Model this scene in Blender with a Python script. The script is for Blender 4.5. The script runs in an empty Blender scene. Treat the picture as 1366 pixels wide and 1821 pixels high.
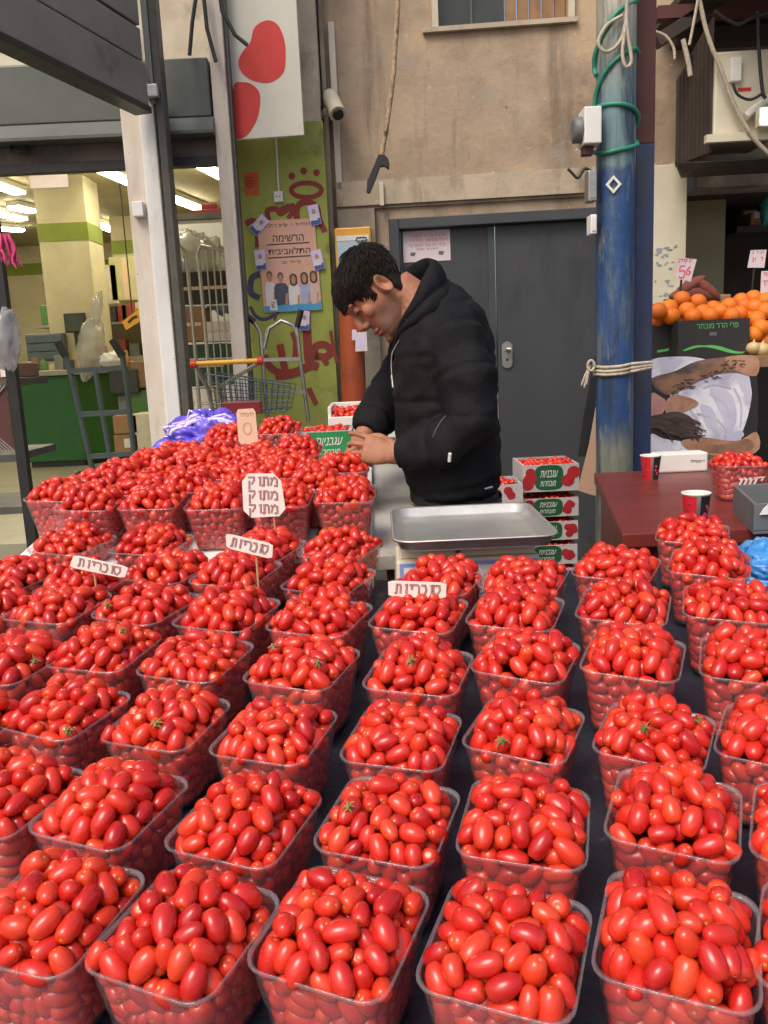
import bpy, math, random
import numpy as np
from mathutils import Vector, Matrix, noise
from mathutils.bvhtree import BVHTree
random.seed(7); rng = np.random.default_rng(7)
R = math.radians
scn = bpy.context.scene
col = scn.collection

# ------------------------------------------------------------------ camera, sky, sun, exposure
FPX, PITCH, ROLL = 1500.0, R(10.5), R(2.6)
CAM = Vector((0, 0, 1.32))
FW = Vector((0, math.cos(PITCH), -math.sin(PITCH)))
_r0 = Vector((1, 0, 0)); _u0 = Vector((0, math.sin(PITCH), math.cos(PITCH)))
RT = _r0 * math.cos(ROLL) - _u0 * math.sin(ROLL)
UP = _r0 * math.sin(ROLL) + _u0 * math.cos(ROLL)
cd = bpy.data.cameras.new('camera'); cam = bpy.data.objects.new('camera', cd); col.objects.link(cam)
cam.matrix_world = Matrix(((RT.x, UP.x, -FW.x, CAM.x), (RT.y, UP.y, -FW.y, CAM.y), (RT.z, UP.z, -FW.z, CAM.z), (0, 0, 0, 1)))
cd.sensor_fit = 'HORIZONTAL'; cd.sensor_width = 36; cd.lens = FPX / 1366 * 36
cd.clip_start = .02; cd.clip_end = 500
scn.camera = cam
SUN_EL, SUN_AZ = R(52), R(215)          # azimuth clockwise from +Y: behind the camera, a little to the left
w = bpy.data.worlds.new('World'); scn.world = w; w.use_nodes = True
nt = w.node_tree; nt.nodes.clear()
sky = nt.nodes.new('ShaderNodeTexSky'); sky.sky_type = 'NISHITA'; sky.sun_disc = False
sky.sun_elevation = SUN_EL; sky.sun_rotation = SUN_AZ; sky.air_density = 1.2; sky.dust_density = 5; sky.ozone_density = .6
bg = nt.nodes.new('ShaderNodeBackground'); bg.inputs[1].default_value = .11
ow = nt.nodes.new('ShaderNodeOutputWorld')
nt.links.new(sky.outputs[0], bg.inputs[0]); nt.links.new(bg.outputs[0], ow.inputs[0])
sl = bpy.data.lights.new('sun', 'SUN'); sl.energy = 1.3; sl.angle = R(30); sl.color = (1, .93, .82)
so = bpy.data.objects.new('sun', sl); col.objects.link(so)
sd = Vector((math.sin(SUN_AZ) * math.cos(SUN_EL), math.cos(SUN_AZ) * math.cos(SUN_EL), math.sin(SUN_EL)))
so.rotation_euler = sd.to_track_quat('Z', 'Y').to_euler(); so.location = (-3, -6, 9)
scn.view_settings.view_transform = 'Standard'; scn.view_settings.look = 'None'
scn.view_settings.exposure = 0.58; scn.view_settings.gamma = 1
scn.cycles.use_denoising = True
scn.cycles.transparent_max_bounces = 24; scn.cycles.max_bounces = 8

# ------------------------------------------------------------------ photograph pixel -> place
def ray(x, y): return FW + RT * ((x - 683) / FPX) - UP * ((y - 910.5) / FPX)
def atY(x, y, Y):
    v = ray(x, y); return CAM + v * (Y / v.y)
def atZ(x, y, z):
    v = ray(x, y); return CAM + v * ((z - CAM.z) / v.z)
def onrim(x, y, z0=.78, s=.085):
    v = ray(x, y); t = (z0 - CAM.z) / (v.z - s * v.y); return CAM + v * t

class Frame:
    """a plane seen roughly face-on: U to the right, V up, N towards the street"""
    def __init__(s, O, ang=0.0, tilt=0.0):
        s.O = Vector(O); s.U = Vector((math.cos(ang), math.sin(ang), 0)); s.V = Vector((0, 0, 1))
        s.N = s.U.cross(s.V)
        if tilt:
            q = Matrix.Rotation(tilt, 3, s.U); s.V = q @ s.V; s.N = q @ s.N
    def pt(s, u, v, o=0): return s.O + s.U * u + s.V * v + s.N * o
    def px(s, x, y, o=0):
        d = ray(x, y); P0 = s.O + s.N * o
        t = (P0 - CAM).dot(s.N) / d.dot(s.N)
        q = CAM + d * t - s.O
        return (q.dot(s.U), q.dot(s.V))

# ------------------------------------------------------------------ mesh collector
class MB:
    def __init__(s): s.v = []; s.f = []; s.sm = []
    def add(s, vs, fs, smooth=False):
        n = len(s.v); s.v += [Vector(p) for p in vs]; s.f += [tuple(i + n for i in f) for f in fs]; s.sm += [smooth] * len(fs); return s
    def box(s, a, b):
        x0, y0, z0 = a; x1, y1, z1 = b
        return s.add([(x0, y0, z0), (x1, y0, z0), (x1, y1, z0), (x0, y1, z0), (x0, y0, z1), (x1, y0, z1), (x1, y1, z1), (x0, y1, z1)],
                     [(3, 2, 1, 0), (4, 5, 6, 7), (0, 1, 5, 4), (1, 2, 6, 5), (2, 3, 7, 6), (3, 0, 4, 7)])
    def hexa(s, p):
        return s.add(p, [(3, 2, 1, 0), (4, 5, 6, 7), (0, 1, 5, 4), (1, 2, 6, 5), (2, 3, 7, 6), (3, 0, 4, 7)])
    def fbox(s, fr, u0, u1, v0, v1, o0, o1):
        return s.hexa([fr.pt(u, v, o) for o in (o0, o1) for u, v in ((u0, v0), (u1, v0), (u1, v1), (u0, v1))])
    def fpoly(s, fr, pts, o0, o1):
        n = len(pts)
        if sum(pts[i][0] * pts[(i + 1) % n][1] - pts[(i + 1) % n][0] * pts[i][1] for i in range(n)) < 0: pts = pts[::-1]
        vs = [fr.pt(u, v, o) for o in (o0, o1) for u, v in pts]
        return s.add(vs, [tuple(range(n))[::-1], tuple(range(n, 2 * n))] + [(i, (i + 1) % n, n + (i + 1) % n, n + i) for i in range(n)])
    def fstroke(s, fr, pts, wd, o0, o1, closed=False):
        P = [Vector(p) for p in pts]; n = len(P); L = []; Q = []
        for i in range(n):
            a = P[(i - 1) % n] if (closed or i) else P[i]; b = P[(i + 1) % n] if (closed or i < n - 1) else P[i]
            d1 = (P[i] - a); d2 = (b - P[i])
            if d1.length < 1e-9: d1 = d2
            if d2.length < 1e-9: d2 = d1
            d1.normalize(); d2.normalize(); t = d1 + d2
            if t.length < .2: t = d2.copy()
            t.normalize(); nn = Vector((-t.y, t.x)); k = min(1.6, 1 / max(.3, nn.dot(Vector((-d1.y, d1.x)))))
            L.append(P[i] + nn * wd / 2 * k); Q.append(P[i] - nn * wd / 2 * k)
        vs = [fr.pt(p[0], p[1], o) for o in (o0, o1) for p in L + Q]; m = 2 * n; fs = []
        for i in range(n if closed else n - 1):
            j = (i + 1) % n
            fs += [(m + i, m + n + i, m + n + j, m + j), (i, m + i, m + j, j), (n + i, n + j, m + n + j, m + n + i)]
        if not closed: fs += [(0, n, m + n, m), (n - 1, m + n - 1, m + 2 * n - 1, 2 * n - 1)]
        return s.add(vs, fs)
    def tube(s, pts, r, n=8, caps=True, smooth=True):
        P = [Vector(p) for p in pts]; m = len(P); rs = r if isinstance(r, (list, tuple)) else [r] * m
        vs = []; up = None
        for i in range(m):
            t = (P[min(i + 1, m - 1)] - P[max(i - 1, 0)]).normalized()
            if up is None:
                up = Vector((0, 0, 1)) if abs(t.z) < .9 else Vector((1, 0, 0))
            a = (up - t * up.dot(t)); a = a.normalized() if a.length > 1e-5 else t.orthogonal().normalized(); up = a
            b = t.cross(a)
            for k in range(n):
                th = 2 * math.pi * k / n; vs.append(P[i] + (a * math.cos(th) + b * math.sin(th)) * rs[i])
        fs = [(i * n + k, i * n + (k + 1) % n, (i + 1) * n + (k + 1) % n, (i + 1) * n + k) for i in range(m - 1) for k in range(n)]
        s.add(vs, fs, smooth)
        if caps: s.add(vs[:n], [tuple(range(n))[::-1]]); s.add(vs[-n:], [tuple(range(n))])
        return s
    def bar(s, a, b, w_, h_=None):
        a = Vector(a); b = Vector(b); h_ = h_ or w_; t = (b - a).normalized()
        u = t.cross(Vector((0, 1, 0)))
        if u.length < .1: u = t.cross(Vector((0, 0, 1)))
        u.normalize(); v = t.cross(u)
        return s.hexa([p + u * (x * w_ / 2) + v * (y * h_ / 2) for p in (a, b) for x, y in ((-1, -1), (1, -1), (1, 1), (-1, 1))])
    def lathe(s, c, prof, n=24, axis=None, smooth=True):
        c = Vector(c); A = (axis or Vector((0, 0, 1))).normalized(); B = A.orthogonal().normalized(); D = A.cross(B)
        vs = [c + A * z + (B * math.cos(2 * math.pi * k / n) + D * math.sin(2 * math.pi * k / n)) * r for r, z in prof for k in range(n)]
        fs = [(i * n + k, i * n + (k + 1) % n, (i + 1) * n + (k + 1) % n, (i + 1) * n + k) for i in range(len(prof) - 1) for k in range(n)]
        s.add(vs, fs, smooth)
        s.add(vs[:n], [tuple(range(n))[::-1]]); s.add(vs[-n:], [tuple(range(n))]); return s
    def ell(s, c, ax, n=16, m=10, fn=None):
        """ellipsoid; ax = three axis vectors (with lengths)"""
        c = Vector(c); ax = [Vector(a) for a in ax]; vs = []
        for i in range(m + 1):
            ph = math.pi * i / m
            for k in range(n):
                th = 2 * math.pi * k / n
                d = Vector((math.sin(ph) * math.cos(th), math.sin(ph) * math.sin(th), math.cos(ph)))
                q = fn(d) if fn else 1.0
                vs.append(c + (ax[0] * d.x + ax[1] * d.y + ax[2] * d.z) * q)
        fs = [(i * n + k, (i + 1) * n + k, (i + 1) * n + (k + 1) % n, i * n + (k + 1) % n) for i in range(m) for k in range(n)]
        return s.add(vs, fs, True)
    def mesh(s, name, m):
        me = bpy.data.meshes.new(name); me.from_pydata([tuple(p) for p in s.v], [], s.f)
        me.polygons.foreach_set('use_smooth', s.sm); me.materials.append(m); me.validate(clean_customdata=False); me.update(); return me
    def build(s, name, m, parent=None, bevel=0):
        if parent is not None:
            o0 = parent; off = Vector((0, 0, 0))
            while o0 is not None: off += Vector(o0.location); o0 = o0.parent
            s.v = [p - off for p in s.v]
        o = bpy.data.objects.new(name, s.mesh(name, m)); col.objects.link(o)
        if parent is not None: o.parent = parent
        if bevel:
            b = o.modifiers.new('bevel', 'BEVEL'); b.width = bevel; b.segments = 2; b.limit_method = 'ANGLE'; b.angle_limit = R(40)
        return o
def tag(o, label=None, cat=None, group=None, kind=None):
    for k, v in (('label', label), ('category', cat), ('group', group), ('kind', kind)):
        if v: o[k] = v
    return o
def empty(name, loc, label=None, cat=None, group=None):
    o = bpy.data.objects.new(name, None); o.location = Vector(loc); o.empty_display_size = .05; col.objects.link(o)
    return tag(o, label, cat, group)
def text_mb(fr, body, u, v, height, o0, thick=.001, shear=0.0, bold=0.0, width=None, rot=0.0):
    """centred lettering as mesh; Hebrew is passed in reading order and laid out right to left"""
    heb = any('\u0590' <= ch <= '\u05ff' for ch in body)
    c = bpy.data.curves.new('lettering', 'FONT'); c.body = body[::-1] if heb else body; c.size = 1; c.offset = bold; c.shear = shear; c.resolution_u = 3
    o = bpy.data.objects.new('lettering', c); col.objects.link(o)
    dg = bpy.context.evaluated_depsgraph_get(); me = bpy.data.meshes.new_from_object(o.evaluated_get(dg))
    vs = [tuple(p.co) for p in me.vertices]; fs = [tuple(p.vertices) for p in me.polygons]
    bpy.data.objects.remove(o); bpy.data.curves.remove(c); bpy.data.meshes.remove(me)
    x0 = min(p[0] for p in vs); x1 = max(p[0] for p in vs); y0 = min(p[1] for p in vs); y1 = max(p[1] for p in vs)
    k = height / (y1 - y0); kx = k if width is None else width / (x1 - x0)
    mb = MB(); cr, sr = math.cos(rot), math.sin(rot); out = []
    for p in vs:
        a = (p[0] - (x0 + x1) / 2) * kx; b = (p[1] - (y0 + y1) / 2) * k
        out.append(fr.pt(u + a * cr - b * sr, v + a * sr + b * cr, o0 + thick))
    mb.add(out, fs); return mb

# ------------------------------------------------------------------ materials
def pm(name, c1, c2=None, scale=8, rough=.6, bump=0, bscale=60, metal=0, lo=.35, hi=.65, dirt=None, dscale=3, dlo=.55, dhi=.7, stretch=(1, 1, 1), coat=0, spec=.5, detail=5, sss=0):
    m = bpy.data.materials.new(name); m.use_nodes = True; n = m.node_tree.nodes; l = m.node_tree.links; b = n['Principled BSDF']
    b.inputs['Roughness'].default_value = rough; b.inputs['Metallic'].default_value = metal
    b.inputs['Coat Weight'].default_value = coat; b.inputs['Specular IOR Level'].default_value = spec
    tc = n.new('ShaderNodeTexCoord'); mp = n.new('ShaderNodeMapping'); mp.inputs['Scale'].default_value = stretch
    l.new(tc.outputs['Object'], mp.inputs[0])
    def nz(s, d=5):
        t = n.new('ShaderNodeTexNoise'); t.inputs['Scale'].default_value = s; t.inputs['Detail'].default_value = d; t.inputs['Roughness'].default_value = .62
        l.new(mp.outputs[0], t.inputs['Vector']); return t
    def ramp(src, a, c, ca, cb):
        r = n.new('ShaderNodeValToRGB'); r.color_ramp.elements[0].position = a; r.color_ramp.elements[1].position = c
        r.color_ramp.elements[0].color = (*ca, 1); r.color_ramp.elements[1].color = (*cb, 1); l.new(src, r.inputs[0]); return r
    c2 = c2 or tuple(x * .8 for x in c1)
    cr = ramp(nz(scale, detail).outputs[0], lo, hi, c1, c2); out = cr.outputs[0]
    if dirt:
        mk = ramp(nz(dscale, 8).outputs[0], dlo, dhi, (0, 0, 0), (1, 1, 1)); mx = n.new('ShaderNodeMixRGB'); mx.inputs[2].default_value = (*dirt, 1)
        l.new(mk.outputs[0], mx.inputs[0]); l.new(out, mx.inputs[1]); out = mx.outputs[0]
    l.new(out, b.inputs['Base Color'])
    rr = n.new('ShaderNodeMapRange'); rr.inputs[3].default_value = max(.02, rough - .1); rr.inputs[4].default_value = min(1, rough + .12)
    l.new(nz(scale * 2.3).outputs[0], rr.inputs[0]); l.new(rr.outputs[0], b.inputs['Roughness'])
    if bump:
        bp = n.new('ShaderNodeBump'); bp.inputs['Strength'].default_value = bump; bp.inputs['Distance'].default_value = .01
        l.new(nz(bscale, 6).outputs[0], bp.inputs['Height']); l.new(bp.outputs[0], b.inputs['Normal'])
    return m
def emis(name, c, s):
    m = bpy.data.materials.new(name); m.use_nodes = True; n = m.node_tree.nodes; n.clear()
    e = n.new('ShaderNodeEmission'); e.inputs[0].default_value = (*c, 1); e.inputs[1].default_value = s
    o = n.new('ShaderNodeOutputMaterial'); m.node_tree.links.new(e.outputs[0], o.inputs[0]); return m
def film(name, tint, dif, amt, rough=.12, ior=1.45):
    """thin clear plastic: see-through, a little milky, glossy at a grazing angle"""
    m = bpy.data.materials.new(name); m.use_nodes = True; n = m.node_tree.nodes; l = m.node_tree.links; n.clear()
    tr = n.new('ShaderNodeBsdfTransparent'); tr.inputs[0].default_value = (*tint, 1)
    df = n.new('ShaderNodeBsdfDiffuse'); df.inputs[0].default_value = (*dif, 1)
    gl = n.new('ShaderNodeBsdfGlossy'); gl.inputs['Roughness'].default_value = rough
    m1 = n.new('ShaderNodeMixShader'); m1.inputs[0].default_value = amt
    m2 = n.new('ShaderNodeMixShader'); fr = n.new('ShaderNodeLayerWeight'); fr.inputs[0].default_value = .5; pw = n.new('ShaderNodeMath'); pw.operation = 'POWER'; pw.inputs[1].default_value = 4; l.new(fr.outputs['Facing'], pw.inputs[0]); ml = n.new('ShaderNodeMath'); ml.operation = 'MULTIPLY_ADD'; ml.inputs[1].default_value = .7; ml.inputs[2].default_value = (ior - 1) * .14; l.new(pw.outputs[0], ml.inputs[0])
    tc = n.new('ShaderNodeTexCoord'); nz = n.new('ShaderNodeTexNoise'); nz.inputs['Scale'].default_value = 55; bp = n.new('ShaderNodeBump'); bp.inputs['Strength'].default_value = .45; bp.inputs['Distance'].default_value = .01
    l.new(tc.outputs['Object'], nz.inputs['Vector']); l.new(nz.outputs[0], bp.inputs['Height']); l.new(bp.outputs[0], gl.inputs['Normal']); l.new(bp.outputs[0], fr.inputs['Normal'])
    l.new(tr.outputs[0], m1.inputs[1]); l.new(df.outputs[0], m1.inputs[2])
    l.new(ml.outputs[0], m2.inputs[0]); l.new(m1.outputs[0], m2.inputs[1]); l.new(gl.outputs[0], m2.inputs[2])
    o = n.new('ShaderNodeOutputMaterial'); l.new(m2.outputs[0], o.inputs[0]); return m
def tomato_mat():
    m = bpy.data.materials.new('tomato_skin'); m.use_nodes = True; n = m.node_tree.nodes; l = m.node_tree.links; b = n['Principled BSDF']
    b.inputs['Roughness'].default_value = .2; b.inputs['Coat Weight'].default_value = .2; b.inputs['Coat Roughness'].default_value = .16
    b.inputs['Subsurface Weight'].default_value = 0
    g = n.new('ShaderNodeNewGeometry'); oi = n.new('ShaderNodeObjectInfo')
    ad = n.new('ShaderNodeMath'); ad.operation = 'ADD'; l.new(g.outputs['Random Per Island'], ad.inputs[0]); l.new(oi.outputs['Random'], ad.inputs[1])
    fr = n.new('ShaderNodeMath'); fr.operation = 'FRACT'; l.new(ad.outputs[0], fr.inputs[0])
    r = n.new('ShaderNodeValToRGB'); e = r.color_ramp.elements
    e[0].position = 0; e[0].color = (.44, .01, .011, 1); e[1].position = 1; e[1].color = (.7, .06, .018, 1)
    for p, c in ((.3, (.57, .019, .013, 1)), (.65, (.64, .028, .014, 1)), (.93, (.69, .046, .016, 1))):
        q = e.new(p); q.color = c
    l.new(fr.outputs[0], r.inputs[0])
    at = n.new('ShaderNodeAttribute'); at.attribute_name = 'axial'
    mr = n.new('ShaderNodeMapRange'); mr.inputs[1].default_value = .45; mr.inputs[2].default_value = 1.0; mr.inputs[4].default_value = .3; l.new(at.outputs['Fac'], mr.inputs[0])
    mx = n.new('ShaderNodeMixRGB'); mx.inputs[2].default_value = (.78, .11, .02, 1); l.new(mr.outputs[0], mx.inputs[0]); l.new(r.outputs[0], mx.inputs[1])
    m3 = n.new('ShaderNodeMath'); m3.operation = 'GREATER_THAN'; m3.inputs[1].default_value = .985; l.new(at.outputs['Fac'], m3.inputs[0])
    mx2 = n.new('ShaderNodeMixRGB'); mx2.inputs[2].default_value = (.55, .3, .1, 1); l.new(m3.outputs[0], mx2.inputs[0]); l.new(mx.outputs[0], mx2.inputs[1])
    l.new(mx2.outputs[0], b.inputs['Base Color'])
    tc = n.new('ShaderNodeTexCoord'); nz = n.new('ShaderNodeTexNoise'); nz.inputs['Scale'].default_value = 160; nz.inputs['Detail'].default_value = 3
    l.new(tc.outputs['Object'], nz.inputs['Vector']); mr2 = n.new('ShaderNodeMapRange'); mr2.inputs[3].default_value = .14; mr2.inputs[4].default_value = .36
    l.new(nz.outputs[0], mr2.inputs[0]); l.new(mr2.outputs[0], b.inputs['Roughness'])
    return m
def tint(m, c, am):
    """vary a material from object to object"""
    n = m.node_tree.nodes; l = m.node_tree.links; b = n['Principled BSDF']; src = b.inputs['Base Color'].links[0].from_socket; oi = n.new('ShaderNodeObjectInfo')
    ml = n.new('ShaderNodeMath'); ml.operation = 'MULTIPLY'; ml.inputs[1].default_value = am; l.new(oi.outputs['Random'], ml.inputs[0])
    x = n.new('ShaderNodeMixRGB'); x.inputs[2].default_value = (*c, 1); l.new(ml.outputs[0], x.inputs[0]); l.new(src, x.inputs[1]); l.new(x.outputs[0], b.inputs['Base Color']); return m
def layered(m, layers):
    """lay noise-masked stains, chips and runs over a material's colour: (colour, scale, stretch, lo, hi, amount)"""
    n = m.node_tree.nodes; l = m.node_tree.links; b = n['Principled BSDF']; tc = n.new('ShaderNodeTexCoord'); src = b.inputs['Base Color'].links[0].from_socket
    for k, (c, sc, st, lo, hi, am) in enumerate(layers):
        mp = n.new('ShaderNodeMapping'); mp.inputs['Scale'].default_value = st; mp.inputs['Location'].default_value = (k * 3.7, k * 1.3, k * 2.1); l.new(tc.outputs['Object'], mp.inputs[0])
        t = n.new('ShaderNodeTexNoise'); t.inputs['Scale'].default_value = sc; t.inputs['Detail'].default_value = 8; t.inputs['Roughness'].default_value = .68; l.new(mp.outputs[0], t.inputs['Vector'])
        r = n.new('ShaderNodeMapRange'); r.inputs[1].default_value = lo; r.inputs[2].default_value = hi; r.inputs[4].default_value = am; l.new(t.outputs[0], r.inputs[0])
        x = n.new('ShaderNodeMixRGB'); x.inputs[2].default_value = (*c, 1); l.new(r.outputs[0], x.inputs[0]); l.new(src, x.inputs[1]); src = x.outputs[0]
    l.new(src, b.inputs['Base Color']); return m
M = {}
M['tomato'] = tomato_mat()
M['tub'] = film('clear_plastic', (.95, .93, .94), (.85, .8, .84), .075, .07, 1.45)
M['rim'] = film('plastic_rim', (.96, .94, .95), (.8, .76, .8), .1, .1, 1.4)
M['bagfilm'] = film('bag_plastic', (.85, .86, .86), (.6, .6, .58), .36, .2)
M['calyx'] = pm('calyx_green', (.1, .16, .03), (.3, .26, .08), 60, .7)
M['cloth'] = layered(pm('navy_cloth', (.012, .015, .026), (.024, .028, .045), 9, .42, .5, 30, dirt=(.05, .05, .06), dscale=6, dlo=.6, dhi=.8), (((.2, .19, .17), 60, (1, 1, 1), .71, .74, .6), ((.14, .14, .15), 14, (1, 1, 1), .62, .72, .5)))
M['wood'] = pm('raw_wood', (.3, .17, .08), (.2, .1, .05), 6, .7, .2, 40, stretch=(1, 8, 1))
M['foam'] = pm('white_foam', (.78, .78, .76), (.7, .7, .68), 20, .7, .15, 90, dirt=(.5, .47, .42), dscale=5)
M['greytop'] = pm('worn_board', (.5, .49, .45), (.38, .36, .33), 6, .6, .1, 60, dirt=(.24, .2, .16), dscale=5, dlo=.55, dhi=.75)
M['plaster'] = layered(pm('stained_plaster', (.47, .355, .245), (.33, .25, .175), 1.6, .85, .5, 26), (
    ((.21, .155, .11), 1.0, (1, 1, 1), .48, .66, .85), ((.58, .41, .25), 1.3, (1, 1, .8), .52, .66, .7), ((.17, .13, .09), 6, (1, 1, .1), .54, .68, .75), ((.33, .3, .26), 3, (1, 1, 1), .54, .66, .7), ((.62, .53, .42), 16, (1, 1, 1), .65, .69, .8), ((.09, .065, .05), 24, (1, 1, 1), .69, .72, .85)))
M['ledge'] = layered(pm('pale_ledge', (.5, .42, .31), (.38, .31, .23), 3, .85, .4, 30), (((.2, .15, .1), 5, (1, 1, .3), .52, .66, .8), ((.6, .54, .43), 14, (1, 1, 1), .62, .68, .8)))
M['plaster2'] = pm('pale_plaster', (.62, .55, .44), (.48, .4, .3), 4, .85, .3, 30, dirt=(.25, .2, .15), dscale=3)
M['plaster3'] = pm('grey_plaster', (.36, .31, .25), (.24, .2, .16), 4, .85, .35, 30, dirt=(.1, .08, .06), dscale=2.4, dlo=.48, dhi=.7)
M['green_wall'] = layered(pm('lime_paint', (.36, .4, .075), (.3, .33, .07), 3, .6, .12, 50, dirt=(.12, .12, .05), dscale=5, dlo=.57, dhi=.72), (((.1, .1, .05), 9, (1, 1, .5), .58, .7, .7), ((.5, .5, .3), 26, (1, 1, 1), .68, .72, .7), ((.17, .19, .05), 2, (1, 1, 1), .5, .7, .6)))
M['door'] = layered(pm('anthracite_paint', (.044, .047, .056), (.052, .055, .064), 2, .45, .08, 90, dirt=(.055, .055, .055), dscale=3, dlo=.6, dhi=.8), (((.1, .1, .1), 40, (1, 1, .06), .66, .71, .5), ((.018, .018, .02), 3, (1, 1, .4), .52, .68, .6), ((.12, .12, .12), 60, (1, 1, 1), .74, .76, .6)))
M['doorframe'] = pm('anthracite_frame', (.055, .06, .07), (.045, .048, .056), 4, .45)
M['steel'] = pm('brushed_steel', (.5, .48, .45), (.4, .38, .36), 12, .35, 0, metal=.9, stretch=(1, 1, 8))
M['pan'] = pm('stainless_pan', (.72, .7, .66), (.6, .58, .54), 9, .34, .1, 20, metal=.75, dirt=(.34, .25, .15), dscale=14, dlo=.62, dhi=.8)
M['shutter'] = pm('grey_shutter', (.27, .26, .23), (.2, .195, .175), 3, .5, .08, 50, dirt=(.05, .045, .04), dscale=4, dlo=.6, dhi=.8)
M['shutterbox'] = pm('green_grey_steel', (.1, .115, .1), (.07, .082, .072), 2.5, .42, .05, 50, dirt=(.06, .06, .05), dscale=2)
M['darksteel'] = pm('dark_steel', (.1, .092, .082), (.065, .06, .054), 8, .5, .1, 60)
M['black'] = pm('black_plastic', (.012, .012, .013), (.02, .02, .02), 10, .45)
M['whitepost'] = layered(pm('worn_white_paint', (.7, .63, .54), (.56, .48, .4), 5, .5, .12, 40, dirt=(.25, .16, .1), dscale=9, dlo=.62, dhi=.72, stretch=(1, 1, .35)), (((.34, .27, .2), 7, (1, 1, .15), .52, .68, .75), ((.16, .1, .06), 34, (1, 1, .5), .66, .7, .9)))
M['paleside'] = layered(pm('clean_white_paint', (.75, .74, .72), (.66, .64, .62), 5, .5, .1, 40, dirt=(.3, .24, .2), dscale=9, dlo=.64, dhi=.74), (((.42, .37, .32), 8, (1, 1, .15), .55, .7, .6), ((.14, .1, .07), 40, (1, 1, .6), .67, .7, .9)))
M['white'] = pm('white_plastic', (.75, .74, .7), (.68, .67, .63), 12, .45)
M['cream'] = pm('cream_paint', (.66, .61, .47), (.58, .53, .4), 5, .5, .05, dirt=(.4, .33, .22), dscale=8, dlo=.62, dhi=.8)
M['board'] = pm('white_signboard', (.62, .6, .52), (.56, .54, .46), 3, .55, dirt=(.4, .36, .28), dscale=6, dlo=.64, dhi=.8)
M['redpaint'] = pm('red_paint', (.6, .03, .018), (.52, .022, .015), 8, .5)
M['graffiti'] = pm('red_spray', (.3, .03, .025), (.22, .04, .03), 14, .7)
M['graffiti2'] = pm('blue_spray', (.04, .05, .11), (.07, .07, .1), 14, .7)
M['orange_sticker'] = pm('orange_paper', (.68, .14, .03), (.5, .1, .03), 12, .7)
M['poster'] = pm('peach_paper', (.72, .42, .31), (.68, .38, .28), 5, .6)
M['ink'] = pm('black_ink', (.03, .022, .02), (.05, .03, .03), 10, .6)
M['blue_ink'] = pm('blue_print', (.06, .3, .55), (.08, .36, .6), 6, .6)
M['paper'] = pm('white_paper', (.76, .72, .68), (.7, .66, .62), 8, .7)
M['pinkpaper'] = pm('pink_paper', (.72, .62, .66), (.66, .56, .6), 6, .7)
M['pinkink'] = pm('pink_ink', (.7, .16, .2), (.6, .12, .15), 20, .7)
M['maroon'] = pm('maroon_marker', (.2, .012, .025), (.28, .02, .04), 30, .6)
M['card'] = pm('white_card', (.84, .81, .76), (.8, .76, .7), 9, .6)
M['beigecard'] = pm('peach_card', (.75, .55, .4), (.7, .5, .36), 12, .7)
M['shadedcard'] = pm('shaded_white_carton', (.5, .46, .47), (.4, .37, .37), 5, .7, .1, dirt=(.3, .26, .23), dscale=6)  # white carton with its shade put into a darker base colour
M['stick'] = pm('bamboo_stick', (.55, .33, .15), (.42, .24, .1), 30, .6)
M['green_card'] = pm('green_print', (.015, .25, .075), (.02, .2, .06), 8, .5)
M['pillar'] = None
M['cabgreen'] = pm('green_cable', (.02, .2, .13), (.03, .25, .16), 20, .45)
M['rope'] = pm('pale_rope', (.55, .48, .38), (.4, .34, .26), 60, .85, .4, 200)
M['cable'] = pm('black_cable', (.02, .018, .016), (.03, .03, .03), 20, .5)
M['orangepipe'] = pm('orange_pipe', (.4, .075, .02), (.33, .06, .018), 4, .45, .05, dirt=(.16, .05, .03), dscale=6)
M['yellow'] = pm('yellow_plastic', (.75, .38, .04), (.65, .32, .03), 8, .4)
M['redtable'] = pm('oxblood_paint', (.19, .03, .024), (.14, .022, .018), 5, .35, .1, 50, dirt=(.33, .14, .1), dscale=16, dlo=.66, dhi=.76, stretch=(.5, 2, 1))
M['redwhitecup'] = pm('cup_red', (.6, .015, .03), (.5, .012, .025), 20, .4)
M['cardboard'] = pm('brown_cardboard', (.36, .2, .1), (.3, .16, .08), 6, .8, .1)
M['blackcarton'] = pm('black_carton', (.022, .021, .02), (.03, .028, .027), 8, .55)
M['limeink'] = pm('lime_ink', (.1, .45, .1), (.14, .5, .14), 10, .55)
M['orange'] = tint(pm('orange_peel', (.86, .25, .015), (.8, .19, .012), 6, .4, .35, 220), (.8, .12, .01), .5)
M['potato'] = pm('purple_root', (.25, .07, .05), (.18, .05, .04), 20, .75, .3, 60)
M['onion'] = pm('pale_onion', (.65, .5, .25), (.55, .4, .18), 14, .5)
M['bluebag'] = pm('blue_bag', (.015, .16, .55), (.1, .38, .75), 14, .22, .5, 30, coat=.4)
M['purplebag'] = pm('purple_bag', (.1, .06, .6), (.2, .14, .75), 7, .3, .5, 26, coat=.4)
M['lilac'] = pm('lilac_film', (.6, .5, .8), (.75, .65, .85), 10, .35)
M['greybox'] = pm('grey_crate', (.12, .125, .13), (.15, .155, .16), 8, .5)
M['skin'] = None
M['rust'] = pm('rusty_brown_paint', (.1, .03, .022), (.075, .022, .018), 4, .6, .1)
M['colblue'] = layered(pm('scuffed_blue_paint', (.022, .05, .15), (.028, .036, .07), 3, .5, .1, 40, lo=.4, hi=.6), (((.05, .05, .06), 6, (1, 1, .3), .5, .62, .8), ((.09, .05, .04), 22, (1, 1, .7), .64, .7, .8), ((.02, .07, .26), 4, (1, 1, .5), .56, .66, .7)))
M['yellowwall'] = pm('warm_store_wall', (.56, .5, .32), (.46, .41, .25), 3, .7)
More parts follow.
